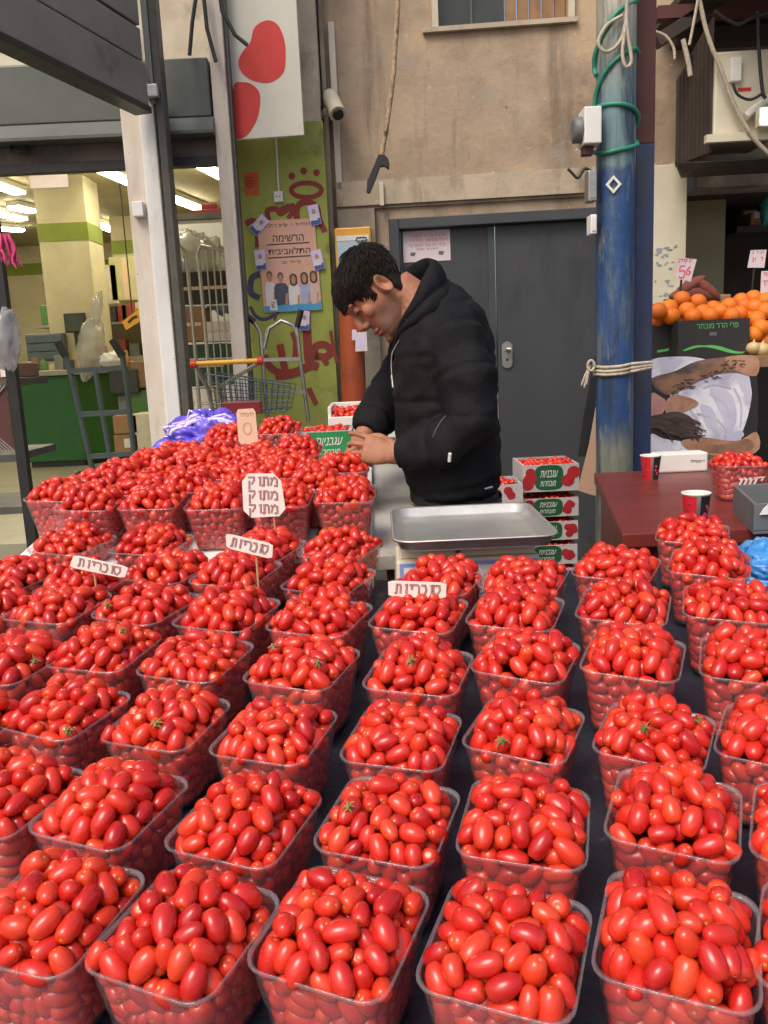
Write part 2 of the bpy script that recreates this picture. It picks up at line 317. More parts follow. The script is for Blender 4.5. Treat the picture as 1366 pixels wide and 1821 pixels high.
M['storeceil'] = pm('store_ceiling', (.42, .37, .22), (.34, .3, .17), 2, .7)
M['storefloor'] = pm('store_tiles', (.3, .28, .2), (.24, .22, .16), 3, .35)
M['oliveband'] = pm('olive_band', (.2, .25, .02), (.17, .21, .02), 5, .6)
M['counter'] = pm('green_laminate', (.014, .115, .014), (.011, .09, .012), 3, .4)
M['ctop'] = pm('counter_top', (.35, .33, .26), (.28, .26, .2), 6, .4)
M['truck'] = pm('blue_grey_paint', (.085, .12, .14), (.065, .09, .105), 8, .45, .1)
M['redplastic'] = pm('dark_red_plastic', (.25, .02, .025), (.2, .015, .02), 8, .4)
M['concrete'] = pm('street_concrete', (.2, .19, .175), (.14, .13, .12), 3, .8, .3, 40, dirt=(.06, .055, .05), dscale=2)
M['olive'] = pm('olive_panel', (.3, .27, .15), (.26, .23, .13), 3, .6)
M['beam'] = pm('dark_roof_steel', (.035, .025, .02), (.055, .038, .03), 4, .6)
M['jacket'] = None
M['lamp'] = emis('tube_light', (1, .9, .64), 30)
# ------------------------------------------------------------------ SETTING
def structure(o): return tag(o, kind='structure')
structure(MB().box((-30, -12, -.3), (30, 40, 0)).build('street', M['concrete']))

# tables -----------------------------------------------------------
TZ = lambda y: .683 + .085 * y                       # sloping stall top (tubs stand on it)
tb = empty('market_table', (0, 1.1, 0), 'sloping stall table under the tubs, covered with a dark navy cloth', 'table')
x0, x1, y0, y1 = -1.0, .78, .34, 1.80
def slab(y0, y1, x0, x1, zf, t): return MB().hexa([(x0, y0, zf(y0) - t), (x1, y0, zf(y0) - t), (x1, y1, zf(y1) - t), (x0, y1, zf(y1) - t), (x0, y0, zf(y0)), (x1, y0, zf(y0)), (x1, y1, zf(y1)), (x0, y1, zf(y1))])
slab(y0, y1, x0, x1, lambda y: TZ(y) - .018, .03).build('tabletop', M['wood'], tb)
for lx in (x0 + .06, x1 - .06):
    for ly in (y0 + .06, y1 - .06): MB().box((lx - .03, ly - .03, 0), (lx + .03, ly + .03, TZ(ly) - .05)).build('leg', M['wood'], tb)
def cloth():
    mb = MB(); nx, ny = 170, 140; vs = []
    for j in range(ny + 1):
        for i in range(nx + 1):
            x = x0 - .01 + (x1 - x0 + .02) * i / nx; y = y0 - .01 + (y1 - y0 + .02) * j / ny
            q = noise.noise(Vector((x * 9, y * 9, 0))); q2 = noise.noise(Vector((x * 22, y * 4, 3)))
            vs.append((x, y, TZ(y) - .0035 + .003 * q + .002 * q2 - .003 * abs(noise.noise(Vector((x * 7 + y * 5, y * 12 - x * 3, 7))))))
    fs = [(j * (nx + 1) + i, j * (nx + 1) + i + 1, (j + 1) * (nx + 1) + i + 1, (j + 1) * (nx + 1) + i) for j in range(ny) for i in range(nx)]
    mb.add(vs, fs, True)
    ring = [(i, 0) for i in range(nx + 1)] + [(nx, j) for j in range(1, ny + 1)] + [(i, ny) for i in range(nx - 1, -1, -1)] + [(0, j) for j in range(ny - 1, 0, -1)]
    n = len(ring); top = [Vector(vs[j * (nx + 1) + i]) for i, j in ring]; c = Vector(((x0 + x1) / 2, (y0 + y1) / 2, 0)); rows = [top]
    for k, dz in enumerate((.03, .16, .34)):
        rows.append([p + Vector((.012 * math.sin(a * .55 + k) * (k + 1) * .6 + .01 * math.copysign(1, p.x - c.x) * (abs(p.x - c.x) > .85), -.012 * (p.y < y0 + .02) + .012 * (p.y > y1 - .02) + .008 * math.sin(a * .7) * k, -dz)) for a, p in enumerate(top)])
    vv = [p for r_ in rows for p in r_]
    mb.add(vv, [(k * n + i, (k + 1) * n + i, (k + 1) * n + (i + 1) % n, k * n + (i + 1) % n) for k in range(3) for i in range(n)], True)
    return mb
tag(cloth().build('tablecloth', M['cloth']), 'dark navy cloth spread over the sloping stall table', 'tablecloth')

BZ = lambda y: .663 + .13 * y                        # raised boards at the back left, sloping up too
bt = empty('trestle_table', (-.3, 2.2, 0), 'trestle table with a worn pale top carrying the raised back tubs', 'table')
def plank(y0, y1, xa0, xb0, xa1, xb1, top, t): return MB().hexa([(xa0, y0, BZ(y0) + top - t), (xb0, y0, BZ(y0) + top - t), (xb1, y1, BZ(y1) + top - t), (xa1, y1, BZ(y1) + top - t), (xa0, y0, BZ(y0) + top), (xb0, y0, BZ(y0) + top), (xb1, y1, BZ(y1) + top), (xa1, y1, BZ(y1) + top)])
plank(1.83, 2.72, -.86, .085, -.62, .15, -.021, .03).build('tabletop', M['greytop'], bt)
plank(1.825, 2.72, .087, .105, .152, .17, -.012, .08).build('edge_board', M['wood'], bt)
for lx in (-.58, .03):
    for ly in (1.9, 2.65): MB().box((lx - .03, ly - .03, 0), (lx + .03, ly + .03, BZ(ly) - .056)).build('leg', M['wood'], bt)
for a, b, yy0, yy1, lab in ((-.84, -.5, 1.76, 2.2, 'white foam board under the raised tubs, the leftmost one'), (-.485, -.16, 1.80, 2.7, 'white foam board under the raised tubs, the middle one'), (-.145, -.03, 1.9, 2.7, 'narrow white foam board under the raised tubs beside the vendor')):
    tag(plank(yy0, yy1, a, b, a, b, 0, .019).build('foam_board', M['foam'], bevel=.004), lab, 'board', 'foam boards under the raised tubs')

# main wall ---------------------------------------------------------
MW = Frame((0, 5.2, 0), -.075)
wall = empty('building', MW.pt(.5, 0), 'stained beige plaster building behind the vendor with horizontal ledges', 'building')
uL, _ = MW.px(572, 400); uR, _ = MW.px(1222, 300); uDl, vDt = MW.px(691, 390); uDr, _ = MW.px(1085, 372)
wu0, wz0 = MW.px(780, 50); wu1, _ = MW.px(1010, 30)
VT = 4.6
mb = MB()
mb.fbox(MW, uL - .35, uDl, 0, vDt, -.3, 0); mb.fbox(MW, uDr, uR, 0, vDt, -.3, 0)
mb.fbox(MW, uL - .35, uR, vDt, wz0, -.3, 0)
mb.fbox(MW, uL - .35, wu0, wz0, VT, -.3, 0); mb.fbox(MW, wu1, uR, wz0, VT, -.3, 0); mb.fbox(MW, wu0, wu1, wz0 + .75, VT, -.3, 0)
mb.build('wall', M['plaster'], wall)
_, l1 = MW.px(800, 314); _, l2 = MW.px(800, 358)
mb = MB().fbox(MW, uL + .1, uR - .001, l2, l1, .002, .035); mb.build('ledge', M['ledge'], wall)
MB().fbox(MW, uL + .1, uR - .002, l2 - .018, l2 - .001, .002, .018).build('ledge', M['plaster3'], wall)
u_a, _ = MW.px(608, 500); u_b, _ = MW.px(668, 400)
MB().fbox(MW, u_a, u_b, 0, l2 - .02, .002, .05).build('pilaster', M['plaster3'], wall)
# window
wf = MB(); t = .035
wf.fbox(MW, wu0 - t, wu0, wz0, wz0 + .75, -.02, .03); wf.fbox(MW, wu1, wu1 + t, wz0, wz0 + .75, -.02, .03); wf.fbox(MW, wu0 - t, wu1 + t, wz0 + .75, wz0 + .79, -.02, .03)
wn = wf.build('window', M['plaster2'], wall)
MB().fbox(MW, wu0 - .09, wu1 + .05, wz0 - .026, wz0 - .001, .002, .032).build('sill', M['ledge'], wn)
wm = wu0 + (wu1 - wu0) * .52
MB().fbox(MW, wu0, wm, wz0, wz0 + .75, -.1, -.08).build('pane', pm('dark_glass', (.03, .035, .03), (.05, .05, .045), 4, .1), wn)
mb = MB(); k = 5
for i in range(k):
    a = wm + (wu1 - wm) * i / k; mb.fbox(MW, a + .004, wm + (wu1 - wm) * (i + 1) / k - .004, wz0, wz0 + .75, -.09 + .01 * (i % 2), -.06 + .01 * (i % 2))
mb.build('boards', M['wood'], wn)
MB().fbox(MW, wu0 + (wm - wu0) * .5 - .006, wu0 + (wm - wu0) * .5 + .006, wz0, wz0 + .75, -.078, -.06).build('glazing_bar', M['darksteel'], wn)
# door
dr = empty('double_door', MW.pt((uDl + uDr) / 2, 0), 'dark grey steel double door in a grey frame behind the vendor', 'door')
FWd = .06
MB().fbox(MW, uDl, uDl + FWd, 0, vDt, -.12, .02).build('door_frame', M['doorframe'], dr, .004)
MB().fbox(MW, uDr - FWd, uDr, 0, vDt, -.12, .02).build('door_frame', M['doorframe'], dr, .004)
MB().fbox(MW, uDl + FWd, uDr - FWd, vDt - FWd, vDt, -.12, .02).build('door_frame', M['doorframe'], dr, .004)
us, _ = MW.px(884, 550)
MB().fbox(MW, uDl + FWd + .003, us - .003, .01, vDt - FWd - .004, -.1, -.05).build('door_leaf', M['door'], dr, .003)
lf = MB().fbox(MW, us + .003, uDr - FWd - .003, .01, vDt - FWd - .004, -.1, -.042).build('door_leaf', M['door'], dr, .003)
MB().fbox(MW, us - .045, us - .004, .01, vDt - FWd - .004, -.05, -.034).build('cover_strip', M['doorframe'], dr, .003)
a, b = MW.px(893, 655, -.04); c, d = MW.px(911, 607, -.04)
pl = []
for i in range(24):
    th = 2 * math.pi * i / 24; rr = (c - a) / 2; pl.append(((a + c) / 2 + rr * math.cos(th), (b + rr if math.sin(th) < 0 else d - rr) + rr * math.sin(th)))
hp = MB().fpoly(MW, pl, -.042, -.03).build('handle_plate', M['steel'], lf)
mb = MB(); hc = ((a + c) / 2, d - .045)
mb.tube([MW.pt(hc[0], hc[1], -.03), MW.pt(hc[0], hc[1], .01)], .012); mb.tube([MW.pt(hc[0] - .005, hc[1], .01), MW.pt(hc[0] + .02, hc[1] - .002, .012)], .014)
mb.build('knob', M['steel'], hp)
MB().lathe(MW.pt(hc[0], b + .05, -.031), [(.009, 0), (.009, .004)], 12, MW.N).build('keyhole', M['ink'], hp)
# notice on the door
def squiggle(mb, fr, u0, u1, v, h, o, wd, rr=random):
    """an unreadable printed line: a row of short marks"""
    u = u0
    while u < u1:
        lw = h * rr.uniform(.5, .9)
        if rr.random() < .84:
            k = rr.randint(0, 2)
            P = [[(u, v + h / 2), (u + lw * .8, v + h / 2), (u + lw * .8, v - h / 2)], [(u, v + h / 2), (u + lw * .7, v + h / 3), (u + lw * .7, v - h / 2), (u, v - h / 2)], [(u + lw * .4, v + h / 2), (u + lw * .4, v - h * .2)]][k]
            mb.fstroke(fr, P, wd, o - .0006, o)
        u += lw * 1.15
    return mb
a, b = MW.px(718, 467, -.045); c, d = MW.px(800, 407, -.045)
no = empty('door_notice', MW.pt((a + c) / 2, b, -.045), 'white printed notice with faded pink lines taped on the dark door', 'notice')
MB().fbox(MW, a, c, b, d, -.0495, -.046).build('sheet', M['pinkpaper'], no)
mb = MB(); H = d - b; W_ = c - a
for i in range(3): squiggle(mb, MW, a + W_ * (.12 + .03 * (i == 0)), c - W_ * .08, d - H * (.17 + .15 * i), H * .075, -.0445, H * .016)
mb.build('print', M['pinkink'], no)
mb = MB(); squiggle(mb, MW, a + W_ * .28, c - W_ * .28, b + H * .4, H * .04, -.0445, H * .012)
for sx in (.2, .8): mb.fpoly(MW, [(a + W_ * (sx - .06), b + H * .22), (a + W_ * (sx + .03), b + H * .18), (a + W_ * (sx + .07), b + H * .3), (a + W_ * (sx - .04), b + H * .32)], -.0455, -.044)
mb.build('print', M['greybox'], no)

# conduit, camera, rope, hook on the main wall
mb = MB(); mb.v = []
cp = [MW.px(585, 40, .02), MW.px(588, 160, .02), MW.px(604, 338, .02)]
mb = MB().fbox(MW, cp[2][0] - .018, cp[2][0] + .018, cp[2][1], cp[0][1], .002, .035)
a = MW.px(672, 328, .02); b = MW.px(673, 368, .02)
mb.fbox(MW, cp[2][0] + .018, a[0] + .01, cp[2][1] + .0, cp[2][1] + .022, .002, .03); mb.fbox(MW, a[0] + .01, a[0] + .035, b[1], cp[2][1] + .022, .036, .062)
tag(mb.build('cable_conduit', M['whitepost'], bevel=.003), 'thin off white cable conduit running down the plaster beside the security camera', 'conduit')
c0 = MW.px(596, 205, .16); cm = empty('security_camera', MW.pt(*c0, .1), 'small beige bullet security camera on the conduit above the lime wall', 'camera')
p0 = MW.pt(*MW.px(585, 168, .08), .08); p1 = MW.pt(*MW.px(601, 203, .2), .2)
MB().tube([p0, p0.lerp(p1, .15), p1], [.036, .045, .047], 14).build('housing', M['cream'], cm)
MB().tube([p1, p1 + (p1 - p0).normalized() * .012], [.032, .03], 14).build('lens', M['black'], cm)
MB().tube([MW.pt(*MW.px(573, 205, .002), .002), MW.pt(*MW.px(578, 203, .09), .09), p0.lerp(p1, .45)], [.035, .025, .022], 10).build('bracket', M['cream'], cm)
tag(MB().tube([MW.pt(*MW.px(541, 209, .0), .2), MW.pt(*MW.px(556, 200, .1), .18), MW.pt(*MW.px(573, 194, .1), .12)], .012, 8).build('black_cable', M['cable']), 'short black cable running from the signboard to the security camera', 'cable')
YR = 4.2
pts = [(709, -60), (707, 20), (703, 80), (700, 130), (694, 180), (686, 235), (679, 276)]
tag(MB().tube([atY(x, y, YR) for x, y in pts], .0115, 10).build('hanging_rope', pm('knotted_rope', (.5, .36, .22), (.3, .2, .12), 50, .85, .6, 120, dirt=(.12, .08, .05), dscale=18, dlo=.55, dhi=.65)), 'thick tan rope hanging down in front of the beige plaster', 'rope')
HF = Frame((0, YR - .012, 0))
hk = [HF.px(x, y) for x, y in ((673, 275), (684, 276), (690, 282), (693, 293), (692, 302), (684, 296), (676, 297), (669, 317), (658, 344), (652, 342), (653, 322), (656, 316))]
tag(MB().fpoly(HF, hk, -.014, .014).build('black_hook', M['black'], bevel=.003), 'flat black hook hanging at the end of the tan rope', 'hook')
# yellow framed panel, orange pipe, tags
YF = Frame((0, 4.95, 0), -.075)
a, b = YF.px(598, 480); c, d = YF.px(659, 402)
yp = empty('wall_panel', YF.pt((a + c) / 2, b), 'yellow framed panel with a pale blue window partly behind the head of the vendor', 'panel')
MB().fbox(YF, a, c, b, d, -.1, 0).build('casing', M['yellow'], yp, .008)
MB().fbox(YF, a + .012, c - .012, b + .02, d - .075, .0005, .003).build('window', pm('pale_blue', (.35, .5, .62), (.45, .55, .6), 5, .2), yp)
MB().fbox(YF, a + .012, c - .012, d - .072, d - .045, .0005, .004).build('white_strip', M['white'], yp)
mb = MB(); e, f = YF.px(643, 426)
mb.fstroke(YF, [(e + .03 * math.copysign(abs(math.cos(t_)) ** .5, math.cos(t_)), f + .012 * math.sin(t_)) for t_ in np.linspace(0, 2 * math.pi, 20)[:-1]], .006, .003, .008, True)
mb.build('latch', M['darksteel'], yp)
pa = atY(622, 480, 4.75); pb = atY(634, 760, 4.75)
tag(MB().tube([Vector((pb.x, 4.75, 0)), Vector((pb.x - .008, 4.75, pb.z)), Vector((pa.x, 4.75, pa.z))], .068, 20).build('orange_pipe', M['orangepipe']), 'upright rust orange pipe standing behind the vendor beside the lime wall', 'pipe')
TF = Frame((0, 4.66, 0))
for (xa, ya, xb, yb, lb) in ((632, 590, 652, 625, 'larger lilac paper tag hanging on the orange pipe'), (626, 586, 634, 605, 'small white paper tag on the orange pipe beside the lilac one')):
    a, b = TF.px(xa, yb); c, d = TF.px(xb, ya)
    t_ = empty('paper_tag', TF.pt((a + c) / 2, b), lb, 'tag'); o_ = .004 if xa > 630 else .0
    MB().fpoly(TF, [(a, b), (c, b), (c, d), (a + .1 * (c - a), d)], o_, o_ + .003).build('sheet', M['pinkpaper'], t_)
    mb = MB().fbox(TF, a + (c - a) * .25, c - (c - a) * .2, b + (d - b) * .2, d - (d - b) * .3, o_ + .003, o_ + .004); mb.build('print', M['lilac'], t_)

# lime wall -----------------------------------------------------------
GW = Frame((0, 5.0, 0), -.03)
g0, _ = GW.px(418, 500); g1, gt = GW.px(588, 480); _, gtop = GW.px(560, 215)
lw = empty('lime_wall', GW.pt((g0 + g1) / 2, 0), 'lime green painted wall pier with red graffiti and a pale bare top', 'wall')
MB().fbox(GW, g0, g1, 0, gtop, -.3, 0).build('painted_wall', M['green_wall'], lw)
MB().fbox(GW, g0, g1 - .01, gtop, VT, -.3, -.004).build('bare_plaster', M['plaster2'], lw)
MB().fbox(GW, g1 + .001, g1 + .022, 0, VT, -.35, -.1).build('dark_reveal', M['plaster3'], lw)
def gpx(*p): return [GW.px(x, y) for x, y in p]
def smooth(P, n=6, closed=False):
    out = []; m = len(P)
    for i in range(m if closed else m - 1):
        p0 = Vector(P[(i - 1) % m] if closed or i else P[i]); p1 = Vector(P[i]); p2 = Vector(P[(i + 1) % m]); p3 = Vector(P[(i + 2) % m] if closed or i + 2 < m else P[(i + 1) % m])
        for k in range(n):
            t = k / n; out.append(.5 * ((2 * p1) + (p2 - p0) * t + (2 * p0 - 5 * p1 + 4 * p2 - p3) * t * t + (3 * p1 - p0 - 3 * p2 + p3) * t ** 3))
    if not closed: out.append(Vector(P[-1]))
    return out
mb = MB()
ell = lambda cx, cy, rx, ry, n=28: [GW.px(cx + rx * math.cos(2 * math.pi * i / n), cy + ry * math.sin(2 * math.pi * i / n)) for i in range(n)]
for q, (x, y, r_) in enumerate(((519, 313, 6), (540, 304, 6), (563, 307, 6))): mb.fpoly(GW, ell(x, y, r_, r_ + .5, 14), .0004, .0016)
mb.fstroke(GW, ell(545, 338, 27, 13), .026, .0004, .0017, True)
S = lambda wd, o, *p: mb.fstroke(GW, smooth(gpx(*p)), wd, .0004, o)
S(.03, .0021, (478, 392), (476, 374), (492, 372), (500, 380), (520, 366), (518, 384)); S(.026, .0025, (498, 374), (514, 366), (524, 372), (512, 388))
S(.034, .0029, (528, 392), (528, 372), (536, 361), (552, 360), (564, 370), (568, 390), (578, 412)); S(.03, .0033, (437, 398), (450, 392), (458, 405), (458, 440))
S(.05, .0037, (546, 585), (548, 630), (550, 645)); S(.042, .0041, (498, 612), (503, 640), (508, 660)); S(.042, .0045, (470, 632), (480, 652), (505, 664), (545, 655))
S(.04, .0049, (562, 640), (560, 618), (575, 612), (588, 622), (580, 634), (560, 632)); S(.03, .0053, (572, 634), (582, 648)); S(.02, .0057, (588, 588), (594, 625), (600, 645))
S(.045, .0061, (490, 668), (520, 664), (552, 650), (566, 652)); S(.03, .0065, (549, 690), (556, 705), (562, 718)); S(.03, .0069, (520, 590), (526, 610), (524, 640))
mb.build('graffiti', M['graffiti'], lw)
mb = MB(); S(.035, .0009, (462, 488), (448, 495), (446, 520), (462, 530)); S(.02, .0012, (445, 545), (455, 562), (470, 568), (490, 560)); S(.012, .0014, (488, 570), (495, 556), (512, 548))
mb.build('graffiti', M['graffiti2'], lw)
# orange sticker, socket with wire
a, b = GW.px(436, 348); c, d = GW.px(459, 306)
st = empty('orange_sticker', GW.pt((a + c) / 2, b), 'small orange sticker with a dark ring on the lime wall', 'sticker')
MB().fbox(GW, a, c, b, d, .0005, .003).build('sheet', M['orange_sticker'], st)
mb = MB(); ctr = ((a + c) / 2 - .01, (b + d) / 2 + .01)
for rr in (.022, .009): mb.fstroke(GW, [(ctr[0] + rr * math.cos(t_), ctr[1] + rr * 1.2 * math.sin(t_)) for t_ in np.linspace(0, 2 * math.pi, 19)[:-1]], .005, .003, .0038, True)
mb.build('print', M['graffiti'], st)
a, b = GW.px(489, 361); c, d = GW.px(504, 341)
sk = empty('wall_socket', GW.pt((a + c) / 2, b), 'small white socket hanging on its wire on the lime wall', 'socket')
MB().fbox(GW, a, c, b, d, .0005, .03).build('socket_box', M['white'], sk, .004)
MB().tube([GW.pt(*GW.px(491, 240), .006), GW.pt(*GW.px(494, 300), .008), GW.pt(*GW.px(497, 345), .02)], .005, 8).build('wire', M['white'], sk)
mb = MB()
for dx in (-.01, .008): mb.lathe(GW.pt((a + c) / 2 + dx, (b + d) / 2, .03), [(.004, 0), (.004, .001)], 8, GW.N)
mb.build('pin_hole', M['ink'], sk)
# poster
PF = Frame((0, 4.99, 0), -.03)
q = [PF.px(x, y) for x, y in ((457, 393), (559, 388), (573, 551), (470, 556))]
pu = lambda s, t: tuple((1 - t) * ((1 - s) * q[0][i] + s * q[1][i]) + t * ((1 - s) * q[3][i] + s * q[2][i]) for i in (0, 1))
po = empty('poster', PF.pt(*pu(.5, 1)), 'peach election poster showing five people on the lime wall', 'poster')
MB().fpoly(PF, [pu(0, 0), pu(1, 0), pu(1, 1), pu(0, 1)], .0, .003).build('sheet', M['poster'], po)
ht = abs(pu(0, 1)[1] - pu(0, 0)[1]); wd = abs(pu(1, 0)[0] - pu(0, 0)[0])
mb = text_mb(PF, 'הרשימה', *pu(.52, .2), ht * .072, .003, .0012, bold=.008, width=wd * .54)
mb2 = text_mb(PF, 'התלאביבית', *pu(.52, .335), ht * .072, .003, .0012, bold=.008, width=wd * .74); mb.add(mb2.v, mb2.f)
for t in (.262, .405): mb.fstroke(PF, [pu(.14, t), pu(.88, t - .005)], ht * .012, .003, .0042)
squiggle(mb, PF, *(pu(.12, .06)[0], pu(.9, .06)[0]), pu(.5, .06)[1], ht * .03, .0042, ht * .006)
squiggle(mb, PF, *(pu(.36, .46)[0], pu(.72, .46)[0]), pu(.5, .46)[1], ht * .025, .0042, ht * .005)
mb.build('lettering', M['ink'], po)
MB().fpoly(PF, [pu(.005, .93), pu(.995, .9), pu(.995, .995), pu(.005, .995)], .0032, .0046).build('blue_band', M['blue_ink'], po)
MB().fpoly(PF, [pu(.1, .87), pu(.23, .86), pu(.24, .98), pu(.11, .98)], .0048, .006).build('white_emblem', M['paper'], po)
mb = MB()
for i in (0, 1, 2): squiggle(mb, PF, *(pu(.13, .9)[0], pu(.2, .9)[0]), pu(.5, .895 + .025 * i)[1], ht * .014, .0066, ht * .005)
mb.build('lettering', M['ink'], po)
pskin = pm('printed_skin', (.5, .27, .17), (.42, .21, .13), 20, .6); phair = pm('printed_hair', (.07, .04, .03), (.1, .06, .04), 20, .6)
shirts = [M['paper'], pm('printed_navy', (.05, .06, .11), (.07, .08, .13), 14, .6), M['paper'], pm('printed_sky', (.4, .46, .66), (.34, .4, .6), 14, .6), pm('printed_rose', (.66, .5, .46), (.6, .44, .4), 14, .6)]
for i, (s0, t0, wv, hs, longh) in enumerate(((.14, .58, .17, 0, 0), (.33, .6, .24, 0, 0), (.55, .62, .2, 0, 1), (.74, .61, .16, 0, 1), (.9, .6, .13, 0, 1))):
    o_ = .0047 + .0008 * (i % 2)
    MB().fpoly(PF, [pu(s0 - wv / 2, .93), pu(s0 - wv * .52, t0 + .13), pu(s0 - wv * .3, t0 + .085), pu(s0 + wv * .3, t0 + .085), pu(s0 + wv * .52, t0 + .13), pu(s0 + wv * .45, .92)], .0032, o_).build('printed_shirt', shirts[i], po)
    hr = .05; n_ = 16
    P = [pu(s0 + hr * (1.35 if longh else 1) * math.cos(2 * math.pi * k / n_), t0 + .012 - hr * .95 * math.sin(2 * math.pi * k / n_) + (.045 if longh and math.sin(2 * math.pi * k / n_) < 0 else 0)) for k in range(n_)]
    MB().fpoly(PF, P, .0032, o_ + .0004).build('printed_hair', phair, po)
    MB().fpoly(PF, [pu(s0 + .037 * math.cos(2 * math.pi * k / n_), t0 + .035 - .048 * math.sin(2 * math.pi * k / n_)) for k in range(n_)], .0032, o_ + .001).build('printed_face', pskin, po)
    MB().fpoly(PF, [pu(s0 + wv * .3, t0 + .2), pu(s0 + wv * .45, t0 + .2), pu(s0 + wv * .38, .92), pu(s0 + wv * .2, .92)], .0032, o_ + .0004).build('printed_arm', pskin, po)
for i, (x, y, an, lb) in enumerate(((559, 382, .15, 'top right'), (461, 400, -.8, 'top left'), (463, 462, .05, 'left middle'), (565, 462, .2, 'right middle'), (541, 570, -.1, 'below the poster'))):
    cu, cv = PF.px(x, y, .01); s_ = empty('photo_leaflet', PF.pt(cu, cv, .01), 'small lilac photo leaflet stuck over the ' + (lb + ' corner of the peach poster' if i < 2 else lb + ' edge of the peach poster' if i < 4 else 'lime wall just below the peach poster'), 'leaflet', 'leaflets stuck round the poster')
    L = lambda a, b: (cu + a * math.cos(an) - b * math.sin(an), cv + a * math.sin(an) + b * math.cos(an))
    MB().fpoly(PF, [L(-.03, -.055), L(.03, -.055), L(.03, .055), L(-.03, .055)], .008, .0105).build('sheet', M['lilac'], s_)
    MB().fpoly(PF, [L(-.028, -.053), L(.028, -.053), L(.028, -.02), L(-.028, -.03)], .0106, .0114).build('blue_print', pm('deep_blue_print', (.06, .12, .4), None, 9), s_)
    MB().fpoly(PF, [L(-.016, -.03), L(.016, -.03), L(.012, .004), L(-.012, .004)], .0106, .0122).build('printed_shirt', M['paper'], s_)
    MB().fpoly(PF, [L(.011 * math.cos(k * .5236), .018 + .015 * math.sin(k * .5236)) for k in range(12)], .0106, .0126).build('printed_face', pskin, s_)
# white signboard with red blobs
BF = Frame((0, 4.72, 0), -.02)
bl, bb = BF.px(404, 250); br, bb2 = BF.px(541, 240)
sb = empty('signboard', BF.pt((bl + br) / 2, bb), 'white hanging signboard painted with two large red rounded shapes', 'signboard')
MB().fpoly(BF, [(bl, bb), (br, bb2), (br, VT), (bl, VT)], -.03, 0).build('board', M['board'], sb, .003)
b1 = [(445, 75), (452, 50), (468, 38), (483, 37), (497, 48), (507, 78), (507, 118), (500, 134), (484, 145), (468, 147), (445, 141), (428, 126), (424, 108), (433, 90)]
b2 = [(416, 152), (432, 146), (448, 150), (460, 162), (463, 180), (458, 210), (444, 235), (430, 246), (418, 242), (415, 200)]
for i, bp in enumerate((b1, b2)): MB().fpoly(BF, smooth([BF.px(x, y) for x, y in bp], 4, True), .0005, .002).build('red_shape', M['redpaint'], sb)
# cables over the shop box
for pts, lb in ((((388, -30), (395, 20), (418, 62), (440, 80)), 'black cable reaching across to the upper red shape on the signboard'), (((352, -30), (342, 40), (337, 98)), 'black cable dropping to the top of the shutter box, the left one'), (((360, -30), (368, 50), (384, 110)), 'black cable dropping to the top of the shutter box, the right one')):
    tag(MB().tube(smooth3 if False else [atY(x, y, 4.55) for x, y in pts], .01, 8).build('black_cable', M['cable']), lb, 'cable', 'black cables at the shop front')

# ------------------------------------------------------------------ SHOP FRONT (left)
SF = Frame((0, 4.6, 0))
sx0 = SF.px(-160, 200)[0]; sx1, szb = SF.px(376, 206); _, szt = SF.px(320, 103)
xb = empty('shutter_box', SF.pt((sx0 + sx1) / 2, szb), 'long green grey steel shutter box above the shop opening', 'shutter box')
MB().fbox(SF, sx0, sx1, szb, szt, -.45, 0).build('box_casing', M['shutterbox'], xb, .006)
MB().hexa([SF.pt(u, v, o) for u in (sx0, sx1 + .01) for v, o in ((szb - .001, -.005), (szb - .075, .05), (szb - .09, .05), (szb - .09, -.3))][0:4] + [SF.pt(u, v, o) for u in (sx1 + .01,) for v, o in ((szb - .001, -.005), (szb - .075, .05), (szb - .09, .05), (szb - .09, -.3))]).build('drip_lip', M['shutterbox'], xb)
MB().fbox(SF, sx0, sx1 + .015, szb - .178, szb - .092, -.12, -.06).build('bottom_rail', pm('dusty_rail', (.13, .1, .085), (.1, .08, .07), 5, .6, dirt=(.04, .03, .03)), xb)
MB().fbox(SF, sx0, sx1 + .01, szb - .222, szb - .18, -.12, -.055).build('rubber_seal', M['black'], xb)
hu, hv = SF.px(36, 262, -.05); 
MB().tube([SF.pt(hu - .045, hv + .03, -.058), SF.pt(hu - .04, hv - .015, -.03), SF.pt(hu, hv - .03, -.02), SF.pt(hu + .04, hv - .015, -.03), SF.pt(hu + .045, hv + .03, -.058)], .009, 8).build('pull_handle', M['black'], xb)
# fascia above
fb = empty('shop_building', (-2.6, 5.2, 0), 'cream shop building with an open lit front left of the lime wall', 'building')
jx = SF.px(402, 400)[0]
MB().box((-8, 5.05, szt - .35), (jx + .06, 5.2, VT)).build('upper_wall', M['plaster2'], fb)
for ya, yb_, o in ((172, 140, .0), (118, 88, .06), (74, 50, .12)):
    FF = Frame((0, 4.98, 0)); _, a = FF.px(60, ya); _, b = FF.px(60, yb_)
    MB().fbox(FF, -8, FF.px(232, 150)[0], a, b, -.06 - o * .2, o * .3).build('cream_fascia', M['cream'], fb, .005)
